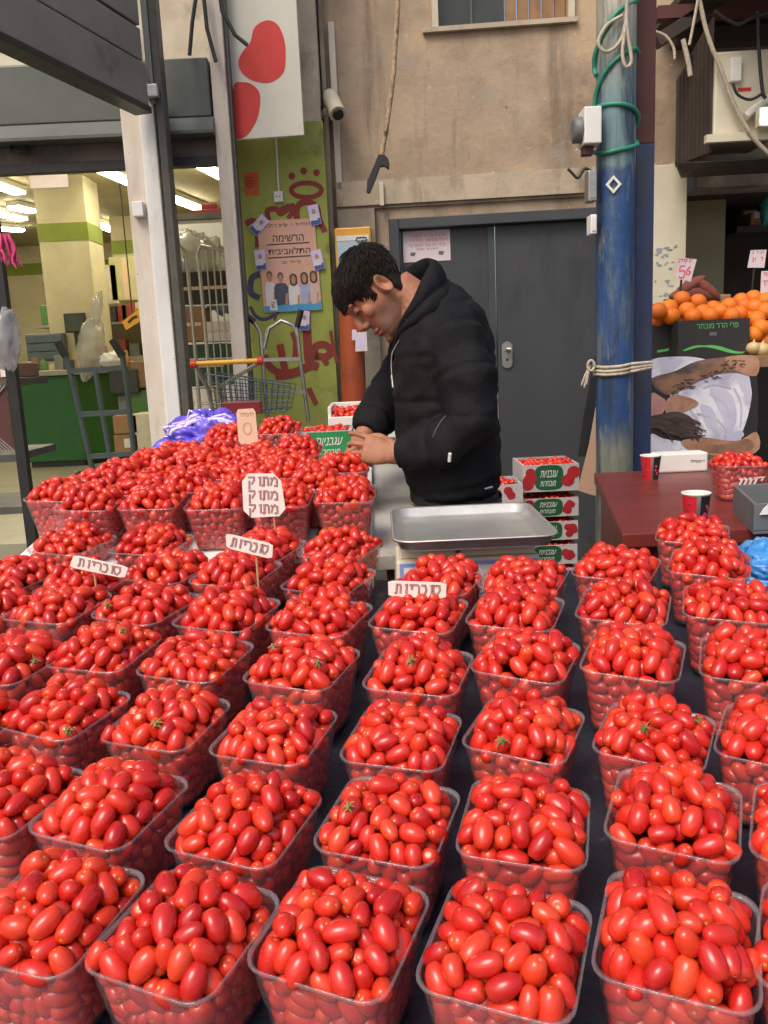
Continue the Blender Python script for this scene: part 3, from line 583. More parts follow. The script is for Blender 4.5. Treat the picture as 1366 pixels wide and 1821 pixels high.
# room
ZF, ZC = .28, 3.42; xr = jx + .05
MB().box((-10, 15.0, ZF), (xr, 15.2, ZC)).build('back_wall', M['yellowwall'], fb)
MB().box((xr + .002, 5.25, 0), (xr + .1, 15.2, ZC)).build('side_wall', M['yellowwall'], fb)
MB().box((-10.2, 5.2, 0), (-10.002, 15.2, ZC)).build('side_wall', M['yellowwall'], fb)
MB().box((-10.2, 5.2, ZC + .002), (xr + .1, 15.2, ZC + .15)).build('ceiling', M['storeceil'], fb)
structure(MB().box((-10, 5.1, .02), (xr, 15.2, ZF)).build('shop_floor', M['storefloor']))
BK = Frame((0, 14.99, 0))
a = BK.px(-40, 493); b = BK.px(420, 452); MB().fbox(BK, a[0], min(b[0], xr - .01), a[1], b[1], 0, .01).build('olive_stripe', M['oliveband'], fb)
for (xa, xb_, Yp, by0, by1, lb) in ((72, 160, 9.8, 430, 398, 'broad cream shop pillar with an olive band behind the white post on the left'), (200, 246, 12.5, 452, 428, 'slimmer cream shop pillar with an olive band just left of the white post')):
    KF = Frame((0, Yp, 0)); a = KF.px(xa, 450)[0]; b = KF.px(xb_, 450)[0]
    pr = empty('shop_pillar', KF.pt((a + b) / 2, ZF), lb, 'pillar')
    MB().fbox(KF, a, b, ZF, ZC, -.5, 0).build('shaft', M['yellowwall'], pr)
    MB().hexa([KF.pt(u, v, o) for o in (-.505, .006) for u, v in ((a - .006, KF.px(xa, by0)[1]), (b + .006, KF.px(xa, by0)[1]), (b + .006, KF.px(xa, by1)[1]), (a - .006, KF.px(xa, by1)[1]))]).build('olive_band', M['oliveband'], pr)
for i, (xa, ya, xb_, yb_, lb) in enumerate(((178, 298, 236, 324, 'between the dark shutter and the white post'), (346, 285, 405, 316, 'nearest the lime wall'), (297, 347, 357, 370, 'just right of the dark corner post, the lower one'), (-20, 322, 34, 341, 'at the left edge under the shutter rail'), (22, 366, 58, 374, 'short one, right of the bright ones at the left edge'), (-30, 372, 40, 388, 'middle one of those at the left edge'), (-30, 403, 40, 408, 'lowest one at the left edge'), (163, 394, 202, 408, 'small far one beside the white post'))):
    p = atZ(xa, ya, 3.36); q = atZ(xb_, yb_, 3.36)
    if p.y > 14.5: k_ = 14.5 / p.y; p = Vector((p.x * k_, 14.5, 3.36))
    if q.y > 14.5: k_ = 14.5 / q.y; q = Vector((q.x * k_, 14.5, 3.36))
    d = (q - p).normalized(); n_ = d.cross(Vector((0, 0, 1))); m_ = (p + q) / 2
    t_ = empty('ceiling_light', m_ + Vector((0, 0, .06)), 'lit shop strip light, ' + lb, 'lamp', 'strip lights in the shop')
    MB().hexa([c + n_ * (.09 * s_) + Vector((0, 0, z)) for z in (.0, .058) for c, s_ in ((p, -1), (q, -1), (q, 1), (p, 1))]).build('fitting', M['white'], t_)
    MB().hexa([c + n_ * (.075 * s_) + Vector((0, 0, z)) for z in (-.03, -.001) for c, s_ in ((p, -1), (q, -1), (q, 1), (p, 1))]).build('diffuser', M['lamp'], t_)
# extra ceiling lights, unseen, added only to brighten the shop
for i, (x, y) in enumerate(((-2.2, 6.6), (-4.6, 6.6), (-4.8, 9.0), (-2.6, 11.0))):
    if i in (0, 1, 2):
        t_ = empty('ceiling_light', (x, y, 3.42), 'unseen strip light added behind the shutter box to brighten the shop', 'lamp', 'added unseen strip lights behind the shutter box')
        MB().box((x - .7, y - .09, 3.37), (x + .7, y + .09, 3.418)).build('fitting', M['white'], t_)
        MB().box((x - .68, y - .075, 3.34), (x + .68, y + .075, 3.368)).build('diffuser', M['lamp'], t_)
# jamb, posts
JF = Frame((0, 4.62, 0)); a = JF.px(401, 480)[0]; b = JF.px(427, 480)[0]
jb = empty('door_jamb', JF.pt((a + b) / 2, 0), 'tall worn off white steel jamb between the shop opening and lime wall', 'post')
MB().fbox(JF, a, b, 0, VT, -.2, 0).build('jamb_face', M['whitepost'], jb, .004)
MB().fbox(JF, b + .001, b + .016, 0, VT, -.1, -.03).build('guide_rail', M['darksteel'], jb)
PF2 = Frame((0, 4.4, 0)); a = PF2.px(240, 480)[0]; m_ = PF2.px(274, 480)[0]; b = PF2.px(301, 480)[0]; _, zt = PF2.px(235, 150)
wp = empty('white_post', PF2.pt((a + b) / 2, 0), 'thick chipped white steel post under the grey shutter panel', 'post')
MB().fbox(PF2, a, m_, 0, zt, -.14, 0).build('post_face', M['whitepost'], wp, .004)
MB().fbox(PF2, m_ + .0005, b, 0, zt, -.14, .03).build('channel', M['paleside'], wp, .006)
mb = MB(); e, f = PF2.px(247, 374)
mb.fbox(PF2, e - .022, e + .032, f - .035, f + .035, .0005, .045); mb.build('switch_box', M['white'], wp, .004)
DF = Frame((0, 4.34, 0)); a = DF.px(284, 480)[0] + .04; b = DF.px(312, 480)[0]
dp = empty('dark_post', DF.pt((a + b) / 2, 0), 'dark grey steel corner post running full height beside the white post', 'post')
a = DF.px(286, 480)[0]
MB().fbox(DF, DF.px(303, 480)[0], DF.px(327, 480)[0] - .03, 0, VT, -.1, 0).build('shaft', M['darksteel'], dp, .004)
MB().fbox(DF, DF.px(303, 480)[0] - .03, DF.px(303, 480)[0] - .001, zt - .1, VT, -.06, .01).build('upper_flange', M['shutter'], dp, .003)
e, f = DF.px(270, 166); MB().fbox(DF, e - .03, e + .04, f - .03, f + .03, .012, .05).build('hinge', M['steel'], dp, .006)
# open shutter panel running towards the street at the top left
P0 = atY(262, 190, 4.3); P1 = atZ(-60, 30, P0.z); ang = math.atan2(P0.y - P1.y, P0.x - P1.x)
AF = Frame(P1, ang); Lp = (P0 - P1).length
ap = empty('steel_shutter', P0.lerp(P1, .5), 'large dirty grey slatted steel shutter panel at the upper left', 'shutter')
z = 0
for i in range(9):
    h_ = .2 if i == 0 else .155
    MB().fbox(AF, -.6, Lp, z, z + h_ - .012, -.05, .0 if i else .012).build('slat', M['shutter'], ap, .006); z += h_
MB().fbox(AF, -.6, Lp - .002, .01, z - .01, -.06, -.052).build('backing', M['black'], ap)
MB().fbox(AF, -.6, Lp + .004, -.03, -.002, -.07, .02).build('bottom_edge', M['black'], ap)

# ------------------------------------------------------------------ INSIDE THE SHOP
CF = Frame((0, 9.2, 0)); a = CF.px(34, 700)[0]; b = CF.px(140, 700)[0]; _, zb = CF.px(100, 808); _, ztp = CF.px(100, 668)
co = empty('checkout_counter', CF.pt((a + b) / 2, ZF), 'bright green checkout counter inside the shop', 'counter')
P = [(a, 9.2), (b, 9.2), (b + .7, 10.6), (b + .7, 11.2), (a, 11.2)]
def ext(P, z0, z1): 
    n = len(P); return MB().add([(x, y, z) for z in (z0, z1) for x, y in P], [tuple(range(n))[::-1], tuple(range(n, 2 * n))] + [(i, (i + 1) % n, n + (i + 1) % n, n + i) for i in range(n)])
ext(P, ZF + .06, ztp).build('front_panel', M['counter'], co, .01)
ext([(x + .03 * (1 if x < b else -1), y + .03) for x, y in P], ZF, ZF + .058).build('plinth', M['black'], co)
ext([(x + (.05 if x > a else -.05), y - .06 * (y < 10.7)) for x, y in P], ztp + .002, ztp + .06).build('counter_top', M['ctop'], co, .008)
CB = Frame((0, 9.7, 0))
def thingbox(name, fr, x0p, y0p, x1p, y1p, dep, mat_, label, cat, group=None, bevel=.006, parts=None):
    a, b = fr.px(x0p, y1p); c, d = fr.px(x1p, y0p); t_ = empty(name, fr.pt((a + c) / 2, b), label, cat, group)
    MB().fbox(fr, a, c, b, d, -dep, 0).build(parts or 'body', mat_, t_, bevel); return t_, a, b, c, d
t_, a, b, c, d = thingbox('monitor', CB, 116, 556, 150, 592, .05, M['black'], 'black till screen standing on the green checkout counter', 'monitor', parts='casing')
MB().fbox(CB, a + .015, c - .015, b + .015, d - .015, .0005, .003).build('screen', pm('dim_screen', (.06, .07, .06), None, 4, .2), t_)
MB().fbox(CB, (a + c) / 2 - .03, (a + c) / 2 + .03, b - .33, b - .001, -.06, -.02).build('stand', M['black'], t_)
t_, a, b, c, d = thingbox('drawer_cabinet', CB, 50, 592, 112, 644, .4, M['truck'], 'blue grey drawer cabinet on the shop counter', 'cabinet', parts='carcass')
for k in range(3): MB().fbox(CB, a + .02, c - .02, b + (d - b) * (.06 + .31 * k), b + (d - b) * (.33 + .31 * k), .0005, .015).build('drawer', M['truck'], t_, .004)
MB().fbox(CB, a - .1, c + 1.1, b - .2, b - .002, -.4, .05).build('shelf', M['ctop'], t_)
PS = Frame((0, 7.6, 0)); t_, a, b, c, d = thingbox('hanging_sign', PS, 54, 303, 119, 336, .02, M['pinkpaper'], 'blank pale pink board hanging under the shutter rail', 'sign', parts='board')
for u in (a + .05, c - .05): MB().tube([PS.pt(u, d, -.01), PS.pt(u, ZC, -.01)], .005, 6).build('cord', M['cable'], t_)
# shelves with goods
SH = Frame((0, 11.6, 0)); a, b = SH.px(70, 640); c, d = SH.px(300, 520)
sr = empty('store_shelf', SH.pt((a + c) / 2, ZF), 'grey shop shelving crowded with goods behind the checkout', 'shelf')
for v in (b, (b + d) / 2 + .05): MB().fbox(SH, a, c, v - .03, v, -.5, 0).build('shelf_board', M['ctop'], sr)
for u in (a, c - .04): MB().fbox(SH, u, u + .04, ZF, d + .25, -.5, -.45).build('upright', M['darksteel'], sr)
MB().fbox(SH, a, c, b, d + .25, -.53, -.51).build('back_panel', M['yellowwall'], sr)
gm = [pm('goods_%s' % n_, c_, None, 9, .5) for n_, c_ in (('brown', (.25, .15, .08)), ('cream', (.55, .5, .35)), ('grey', (.2, .21, .2)), ('dark', (.04, .04, .04)), ('green', (.08, .2, .05)), ('red', (.4, .06, .04)), ('amber', (.55, .3, .05)), ('white', (.65, .62, .55)))]
rg = random.Random(4); names = 'brown cream grey black green red amber white'.split()
for row, v in enumerate((b, (b + d) / 2 + .05)):
    u = a + .06
    while u < c - .3:
        k = rg.randrange(8); w_ = rg.uniform(.1, .26); h_ = rg.uniform(.12, .3)
        t_ = tag(MB().fbox(SH, u, u + w_, v + .001, v + h_, -.3, -.06 - rg.uniform(0, .08)).build('goods_box', gm[k], bevel=.01), 'small %s box on the %s shelf behind the checkout' % (names[k], 'lower' if row == 0 else 'upper'), 'box', '%s boxes on the %s shop shelf' % (names[k], 'lower' if row == 0 else 'upper'))
        u += w_ + rg.uniform(.01, .06)
CX = Frame((0, 9.45, 0)); CTZ = ztp + .0605
for i in range(15):
    u = CX.px(46, 660)[0] + (CX.px(236, 660)[0] - CX.px(46, 660)[0]) * (i + rg.random() * .5) / 15; k = rg.randrange(8); w_ = rg.uniform(.05, .12); h_ = rg.uniform(.06, .24)
    if i % 3 == 2: mb = MB().lathe(CX.pt(u, CTZ, -.2 * rg.random()), [(w_ * .4, 0), (w_ * .42, h_ * .7), (w_ * .15, h_ * .85), (w_ * .15, h_)], 12)
    else: mb = MB().fbox(CX, u - w_ / 2, u + w_ / 2, CTZ, CTZ + h_, -.2, -.02 - .1 * rg.random())
    tag(mb.build('counter_jar' if i % 3 == 2 else 'counter_box', gm[k], bevel=0 if i % 3 == 2 else .006), 'small %s %s standing on the green checkout counter' % (names[k], 'jar' if i % 3 == 2 else 'box'), 'jar' if i % 3 == 2 else 'box', 'small %s %s on the checkout counter' % (names[k], 'jars' if i % 3 == 2 else 'boxes'))
CL = Frame((0, 8.9, 0)); lowz = ZF
for i, (x, y0p, y1p, w_) in enumerate(((222, 655, 700, .3), (252, 640, 690, .25), (250, 692, 735, .3), (226, 702, 737, .22), (268, 600, 640, .2))):
    a, b = CL.px(x, y1p); _, d = CL.px(x, y0p); k = (3, 0, 4, 2, 5)[i]; t_ = tag(MB().fbox(CL, a - w_ / 2, a + w_ / 2, b, d - .01, -.3, -.03 * i).build('crate', gm[k], bevel=.012), '%s crate piled behind the hand truck beside the white post' % names[k], 'crate')
KB = Frame((0, 10.6, 0))
for i, (q, m_, lb) in enumerate((((95, 470, 205, 545), M['cream'], 'big cream carton above the checkout beside the pillar'), ((200, 455, 246, 535), pm('pale_carton', (.6, .55, .3), None, 5), 'tall pale yellow carton behind the checkout next to the white post'))):
    t_, a, b, c, d = thingbox('carton', KB, q[0], q[1], q[2], q[3], .4, m_, lb, 'carton')
    MB().fbox(KB, (a + c) / 2 - .03, (a + c) / 2 + .03, b + .01, d - .01, .0005, .003).build('tape', M['beigecard'], t_)
    for s_ in (a + .02, c - .06): MB().fbox(KB, s_, s_ + .04, d - .75, b - .002, -.35, -.3).build('stand_leg', M['darksteel'], t_)
YS = Frame((0, 8.2, 0)); q = [YS.px(*p) for p in ((217, 572), (248, 548), (252, 570), (224, 587))]
t_ = empty('yellow_sign', YS.pt(*q[0]), 'tilted yellow sign hanging in the shop left of the white post', 'sign')
MB().fpoly(YS, q, -.02, 0).build('board', M['yellow'], t_); MB().fstroke(YS, [YS.px(228, 574), YS.px(236, 566), YS.px(244, 562)], .025, .0005, .002).build('print', M['ink'], t_)
MB().tube([YS.pt(*YS.px(234, 560), -.03), YS.pt(YS.px(234, 560)[0], 3.4, -.03)], .006, 6).build('cord', M['cable'], t_)
# clear bag on the counter
def lump(mb, c, ax, seed, amp, fr_=3.0, n=28, m=20):
    return mb.ell(c, ax, n, m, lambda d: 1 + amp * noise.noise(d * fr_ + Vector((seed, 0, 0))) + amp * .5 * noise.noise(d * fr_ * 3 + Vector((0, seed, 0))))
c_ = atY(160, 620, 8.9)
mb = MB(); lump(mb, c_, [(.15, 0, 0), (0, .15, 0), (.05, 0, .3)], 3, .25, 2); lump(mb, c_ + Vector((.1, 0, .36)), [(.06, 0, 0), (0, .05, 0), (.06, 0, .2)], 8, .25, 2)
tag(mb.build('plastic_bag', M['bagfilm']), 'tall knotted clear plastic bag on the checkout counter', 'bag')
tag(lump(MB(), atY(200, 640, 8.9), [(.13, 0, 0), (0, .1, 0), (0, 0, .08)], 5, .35).build('plastic_bag', M['white']), 'small crumpled white bag lying beside the clear bag on the counter', 'bag')
KC = Frame((0, 8.4, 0))
for q, lb in (((203, 738, 242, 772), 'brown carton stacked on another low behind the hand truck'), ((205, 772, 244, 806), 'brown carton with a white label at the bottom behind the hand truck'), ((240, 735, 268, 800), 'pale carton standing by the foot of the white post')):
    t_, a, b, c, d = thingbox('carton', KC, *q, .35, M['cardboard'] if q[0] < 230 else M['cream'], lb, 'carton')
    if q[1] == 772: MB().fbox(KC, a + .1, a + .2, b + .05, b + .14, .0005, .003).build('label', M['paper'], t_)
# hand trucks
def hand_truck(name, fr, rails, bars, grips, wheels, mt, lb, r_=.018):
    t_ = empty(name, fr.pt(fr.px(*rails[0][-1])[0], .0), lb, 'hand truck')
    for P in rails: MB().tube([fr.pt(*fr.px(*p)) for p in P], r_, 8).build('rail', mt, t_)
    for p, q in bars: MB().bar(fr.pt(*fr.px(*p)), fr.pt(*fr.px(*q)), r_ * 1.7).build('crossbar', mt, t_)
    for p, q in grips: MB().tube([fr.pt(*fr.px(*p)), fr.pt(*fr.px(*q))], r_ * 1.45, 10).build('grip', M['black'], t_)
    for x, y, rr in wheels:
        p = fr.pt(*fr.px(x, y), .06)
        wl = MB().lathe(p, [(rr * .55, -.03), (rr * .9, -.03), (rr, -.018), (rr, .018), (rr * .9, .03), (rr * .55, .03)], 24, Vector((1, -.25, 0))).build('wheel', M['black'], t_)
        MB().lathe(p, [(rr * .5, -.034), (rr * .5, .034)], 16, Vector((1, -.25, 0))).build('hub', M['greybox'], wl)
    return t_
HT = Frame((0, 7.0, 0))
hand_truck('hand_truck', HT, (((117, 632), (132, 690), (172, 868)), ((218, 632), (226, 690), (242, 838)), ((170, 660), (183, 740), (203, 850))), (((124, 660), (222, 654)), ((143, 737), (232, 732)), ((160, 812), (238, 806))), (((103, 608), (117, 633)), ((200, 604), (218, 633))), ((146, 862, .13), (246, 838, .12)), M['truck'], 'blue grey hand truck with black grips in front of the green counter', .024)
HD = Frame((0, 4.72, 0))
hand_truck('hand_truck', HD, (((452, 572), (463, 590), (468, 650), (476, 745)), ((528, 582), (534, 640), (549, 750)), ((470, 620), (478, 585), (500, 570), (522, 578), (530, 600))), (((465, 640), (534, 638)), ((472, 700), (544, 697))), (((431, 555), (453, 573)), ((536, 551), (528, 582))), ((470, 790, .1), (552, 792, .1)), M['steel'], 'thin grey steel hand truck with black grips leaning by the lime wall', .011)
# roll cage with sacks
RC = Frame((0, 6.1, 0))
rc = empty('roll_cage', RC.pt(*RC.px(360, 750)), 'tall wire roll cage loaded with sacks and cartons behind the jamb', 'roll cage')
MB().tube([RC.pt(*RC.px(*p)) for p in ((343, 750), (330, 600), (313, 450), (320, 437), (331, 450), (345, 600), (357, 750))], .014, 8).build('post', M['steel'], rc)
MB().tube([RC.pt(*RC.px(*p)) for p in ((378, 750), (366, 600), (352, 450), (357, 437), (408, 447), (418, 470), (432, 640))], .014, 8).build('post', M['steel'], rc)
for x in (366, 378, 389, 400): MB().tube([RC.pt(*RC.px(x, 444)), RC.pt(*RC.px(x + 24, 740))], .006, 6).build('wire', M['steel'], rc)
for y in (545, 640, 720): MB().tube([RC.pt(*RC.px(318 + (y - 450) * .07, y)), RC.pt(*RC.px(425, y - 4))], .007, 6).build('wire', M['steel'], rc)
MB().fbox(RC, RC.px(330, 750)[0], RC.px(450, 750)[0], ZF + .12, ZF + .16, -.6, -.02).build('base', M['darksteel'], rc)
for x in (.05, .55): MB().lathe(RC.pt(RC.px(335 + 180 * x, 750)[0], ZF + .06, -.05), [(.055, -.02), (.06, 0), (.055, .02)], 14, Vector((1, 0, 0))).build('castor', M['black'], rc)
RG = Frame((0, 6.35, 0))
for q, m_, lb in (((330, 690, 380, 745), M['card'], 'white carton at the bottom of the roll cage'), ((335, 610, 400, 688), pm('dark_green_carton', (.03, .07, .045), None, 6), 'dark green carton in the middle of the roll cage'), ((322, 545, 360, 608), M['cardboard'], 'brown carton on the left in the roll cage'), ((362, 570, 412, 608), M['paper'], 'white carton lying on the right in the roll cage'), ((318, 480, 420, 543), M['blackcarton'], 'black carton at the top of the roll cage')):
    t_, a, b, c, d = thingbox('carton', RG, *q, .3, m_, lb, 'carton'); MB().fbox(RG, a + .02, c - .02, b + (d - b) * .45, b + (d - b) * .55, .0005, .003).build('tape', M['beigecard'], t_)
for x, y, ax, lb, m_ in ((335, 462, .2, 'clear bulging sack on top of the roll cage', M['bagfilm']), (366, 468, .17, 'clear round sack on top of the roll cage beside the bulging one', M['bagfilm']), (398, 520, .14, 'pale blue sack hanging at the right of the roll cage', pm('blue_sack', (.25, .33, .42), None, 6, .5, .3))):
    tag(lump(MB(), atY(x, y, 6.5), [(ax, 0, 0), (0, .13, 0), (0, 0, ax * 1.05)], x, .3).build('sack', m_), lb, 'sack')
FP = Frame((0, 7.2, 0)); t_, a, b, c, d = thingbox('white_board', FP, 292, 388, 409, 740, .08, pm('white_panel_paint', (.7, .69, .68), (.6, .62, .66), 2, .4), 'large white panel in a dark frame behind the roll cage', 'panel')
MB().fbox(FP, a, c + .03, d + .001, d + .05, -.1, .02).build('frame_bar', M['darksteel'], t_); MB().fbox(FP, c + .001, c + .05, b, d, -.1, .02).build('frame_bar', M['darksteel'], t_)
t_, a, b, c, d = thingbox('red_crate', Frame((0, 7.25, 0)), 340, 370, 402, 386, .2, M['redplastic'], 'dark red crate on top of the white panel', 'crate')
MB().fbox(Frame((0, 7.25, 0)), a + .08, c - .08, d + .001, d + .05, -.15, -.02).build('lid', M['redplastic'], t_, .01)
# shopping trolley
TC = Frame((0, 4.42, 0)); tr = empty('shopping_trolley', TC.pt(TC.px(430, 740)[0], 0), 'wire shopping trolley with an orange handle in front of the lime wall', 'trolley')
MB().tube([TC.pt(*TC.px(364, 646), .25), TC.pt(*TC.px(470, 641), .25)], .012, 12).build('handle', M['yellow'], tr)
for x, y in ((361, 647), (473, 641)): MB().tube([TC.pt(*TC.px(x - 3, y), .25), TC.pt(*TC.px(x + 6, y), .25)], .02, 12).build('handle_end', M['redpaint'], tr)
mb = MB(); cL = [TC.px(372, 664), TC.px(520, 685), TC.px(512, 728), TC.px(385, 740)]
for k in range(15):
    s_ = k / 14; p = [cL[0][i] * (1 - s_) + cL[1][i] * s_ for i in (0, 1)]; q = [cL[3][i] * (1 - s_) + cL[2][i] * s_ for i in (0, 1)]
    mb.tube([TC.pt(*p, .1), TC.pt(*q, .08)], .0028, 5); mb.tube([TC.pt(*p, -.2), TC.pt(*q, -.18)], .0028, 5)
for k in range(6):
    s_ = k / 5; p = [cL[0][i] * (1 - s_) + cL[3][i] * s_ for i in (0, 1)]; q = [cL[1][i] * (1 - s_) + cL[2][i] * s_ for i in (0, 1)]
    for o in (.1, -.2): mb.tube([TC.pt(*p, o), TC.pt(*q, o)], .004 if k in (0, 5) else .0026, 5)
for k in range(9): 
    s_ = k / 8; p = [cL[3][i] * (1 - s_) + cL[2][i] * s_ for i in (0, 1)]; mb.tube([TC.pt(*p, .1), TC.pt(*p, -.2)], .0028, 5)
mb.build('basket', M['truck'], tr)
for o in (.12, -.22): MB().tube([TC.pt(*TC.px(364 if o > 0 else 470, 646), .25), TC.pt(*TC.px(378, 690), o), TC.pt(*TC.px(390, 745), o), TC.pt(TC.px(400, 745)[0], .15, o), TC.pt(TC.px(520, 745)[0], .14, o)], .011, 8).build('frame', M['steel'], tr)
a, b = TC.px(404, 736); c, d = TC.px(470, 710); MB().fbox(TC, a, c, b, d, .11, .13).build('child_seat', M['redplastic'], tr, .006)
for x in (400, 515):
    for o in (.1, -.2): MB().lathe(TC.pt(TC.px(x, 745)[0], .065, o), [(.05, -.015), (.06, 0), (.05, .015)], 14, Vector((0, 1, 0))).build('castor', M['black'], tr)

# rack at the left edge
LF = Frame((0, 2.75, 0)); rk = empty('steel_rack', LF.pt(LF.px(20, 900)[0], 0), 'black steel rack with a perforated side at the left edge', 'rack')
lu = LF.px(33, 800)[0]
MB().fbox(LF, lu - .012, lu + .02, 0, LF.px(8, 500)[1] + .25, -.03, 0).build('upright', M['black'], rk)
MB().fbox(LF, lu - .6, lu - .57, 0, LF.px(8, 500)[1] + .25, -.03, 0).build('upright', M['black'], rk)
for y in (677, 812, 905): v = LF.px(20, y)[1]; MB().fbox(LF, lu - .57, lu - .013, v - .018, v + .006, -.35, -.002).build('shelf', M['darksteel'], rk)
mb = MB(); v0 = LF.px(20, 800)[1]; v1 = LF.px(20, 685)[1]
for k in range(36):
    u = lu - .015 - .012 * k; mb.fstroke(LF, [(u, v0), (max(u - (v1 - v0), lu - .45), min(v1, v0 + (u - lu + .45)))], .004, .004, .006) if u > lu - .44 else None
    mb.fstroke(LF, [(u, v1), (max(u - (v1 - v0), lu - .45), max(v0, v1 - (u - lu + .45)))], .004, .007, .009) if u > lu - .44 else None
mb.build('perforated_panel', M['steel'], rk); MB().fbox(LF, lu - .45, lu - .013, v0, v1, .0, .003).build('panel_sheet', M['rust'], rk)
t_, a, b, c, d = thingbox('carton', Frame((0, 2.85, 0)), -40, 645, 26, 675, .2, M['cardboard'], 'brown carton with a white label on the rack at the left edge', 'carton')
MB().fbox(Frame((0, 2.85, 0)), c - .05, c - .015, b + .005, d - .015, .0005, .002).build('label', M['paper'], t_)
c_ = atY(12, 605, 2.7); tag(lump(MB(), c_, [(.04, 0, .02), (0, .05, 0), (.0, 0, .09)], 2, .22, 2.2).build('plastic_bag', M['bagfilm']), 'clear plastic bag hanging on the rack at the left edge', 'bag')
mb = MB(); rr = random.Random(3)
for k in range(14):
    p = atY(rr.uniform(-8, 20), 418 + rr.uniform(-3, 3), 2.72); pts = [p]
    for j in range(4): pts.append(pts[-1] + Vector((rr.uniform(-.012, .014), rr.uniform(-.01, .01), -.018 - rr.uniform(0, .008))))
    mb.tube(pts, [.004, .005, .005, .004, .002], 5)
tag(mb.build('pink_ribbons', pm('pink_ribbon', (.6, .06, .18), None, 20, .5)), 'bunch of bright pink ribbons tied at the top of the left rack', 'ribbons')

# ------------------------------------------------------------------ RIGHT SIDE: pillar, column, stall
def pillar_mat():
    m = pm('layered_pillar_paint', (.022, .075, .22), (.016, .05, .14), 5, .42, .25, 30); n = m.node_tree.nodes; l = m.node_tree.links; b = n['Principled BSDF']
    src = b.inputs['Base Color'].links[0].from_socket
    tc = n.new('ShaderNodeTexCoord'); sp = n.new('ShaderNodeSeparateXYZ'); l.new(tc.outputs['Object'], sp.inputs[0])
    def noise_(sc, st):
        mp = n.new('ShaderNodeMapping'); mp.inputs['Scale'].default_value = st; l.new(tc.outputs['Object'], mp.inputs[0])
        t = n.new('ShaderNodeTexNoise'); t.inputs['Scale'].default_value = sc; t.inputs['Detail'].default_value = 7; t.inputs['Roughness'].default_value = .65; l.new(mp.outputs[0], t.inputs['Vector']); return t.outputs[0]
    def step(sock, a, c):
        r = n.new('ShaderNodeMapRange'); r.inputs[1].default_value = a; r.inputs[2].default_value = c; l.new(sock, r.inputs[0]); return r.outputs[0]
    def mix(f, a, c):
        x = n.new('ShaderNodeMixRGB'); l.new(f, x.inputs[0]); l.new(a, x.inputs[1])
        if isinstance(c, tuple): x.inputs[2].default_value = (*c, 1)
        else: l.new(c, x.inputs[2])
        return x.outputs[0]
    def addz(k, sc, st):
        a = n.new('ShaderNodeMath'); a.operation = 'MULTIPLY_ADD'; l.new(noise_(sc, st), a.inputs[0]); a.inputs[1].default_value = k; l.new(sp.outputs[2], a.inputs[2]); return a.outputs[0]
    out = mix(step(noise_(12, (1, 1, .2)), .5, .63), src, (.1, .13, .15))                    # worn streaks
    zt = addz(.1, 14, (1, 1, .4)); out = mix(step(zt, Z1, Z1 + .02), out, (.13, .21, .23))      # weathered teal above the fresh blue
    out = mix(step(addz(.5, 6, (1, 1, .3)), Z2, Z2 + .3), out, (.42, .38, .3))                  # bare pale top
    zl = addz(.3, 7, (1, 1, .3)); inv = n.new('ShaderNodeMath'); inv.operation = 'SUBTRACT'; inv.inputs[0].default_value = 1; l.new(step(zl, Z3, Z3 + .12), inv.inputs[1])
    out = mix(inv.outputs[0], out, (.17, .18, .14))                                             # scraped foot
    l.new(out, b.inputs['Base Color']); return m
YP = 3.1; pl_ = atY(1061, 560, YP); prr = atY(1127, 560, YP); PR = (prr.x - pl_.x) / 2; PC = Vector(((pl_.x + prr.x) / 2, YP, 0))
Z1 = atY(1090, 305, YP).z + .05; Z2 = atY(1090, 40, YP).z; Z3 = atY(1090, 800, YP).z + .15
mb = MB(); nz_ = 40; n_ = 32; vs = []
for j in range(nz_ + 1):
    for k in range(n_):
        th = 2 * math.pi * k / n_; z = 3.2 * j / nz_; rr = PR * (1 + .012 * noise.noise(Vector((math.cos(th) * 2, math.sin(th) * 2, z * 4))))
        vs.append(PC + Vector((rr * math.cos(th), rr * math.sin(th), z)))
mb.add(vs, [(j * n_ + k, j * n_ + (k + 1) % n_, (j + 1) * n_ + (k + 1) % n_, (j + 1) * n_ + k) for j in range(nz_) for k in range(n_)], True)
pil = empty('pillar', PC, 'round pillar in worn blue paint, teal and bare higher up', 'pillar')
M['pillar'] = layered(pillar_mat(), (((.018, .03, .06), 16, (1, 1, .1), .5, .62, .85), ((.2, .22, .19), 22, (1, 1, .2), .56, .66, .8), ((.1, .05, .03), 44, (1, 1, .6), .7, .73, .9))); mb.build('shaft', M['pillar'], pil)
PLF = Frame((0, YP - PR - .002, 0)); e, f = PLF.px(1091, 328)
MB().fstroke(PLF, [(e, f + .024), (e + .022, f), (e, f - .024), (e - .022, f)], .008, -.002, .003, True).build('diamond_mark', M['white'], pil)
def around(pts, extra=.006):
    """points given as (angle in degrees seen from the street: -90 left .. 90 right, pixel row)"""
    out = []
    for a, y in pts:
        th = R(a); out.append(Vector((PC.x + (PR + extra) * math.sin(th), PC.y - (PR + extra) * math.cos(th), atY(1093, y, YP).z)))
    return out
tag(MB().tube(smooth(around([(60, 8), (-20, 40), (-80, 90), (-98, 120), (-80, 135)])) + [], .008, 8).build('green_cable', M['cabgreen']), 'green cable winding round the bare top of the blue pillar', 'cable')
tag(MB().tube(smooth(around([(80, 98), (30, 100), (-30, 125), (-75, 160), (-92, 195), (-60, 192), (0, 196), (50, 206), (92, 222), (130, 240), (92, 254), (40, 268), (-20, 276), (-60, 276), (-95, 268)])), .008, 8).build('green_cable', M['cabgreen']), 'long green cable looping down the teal part of the blue pillar', 'cable')
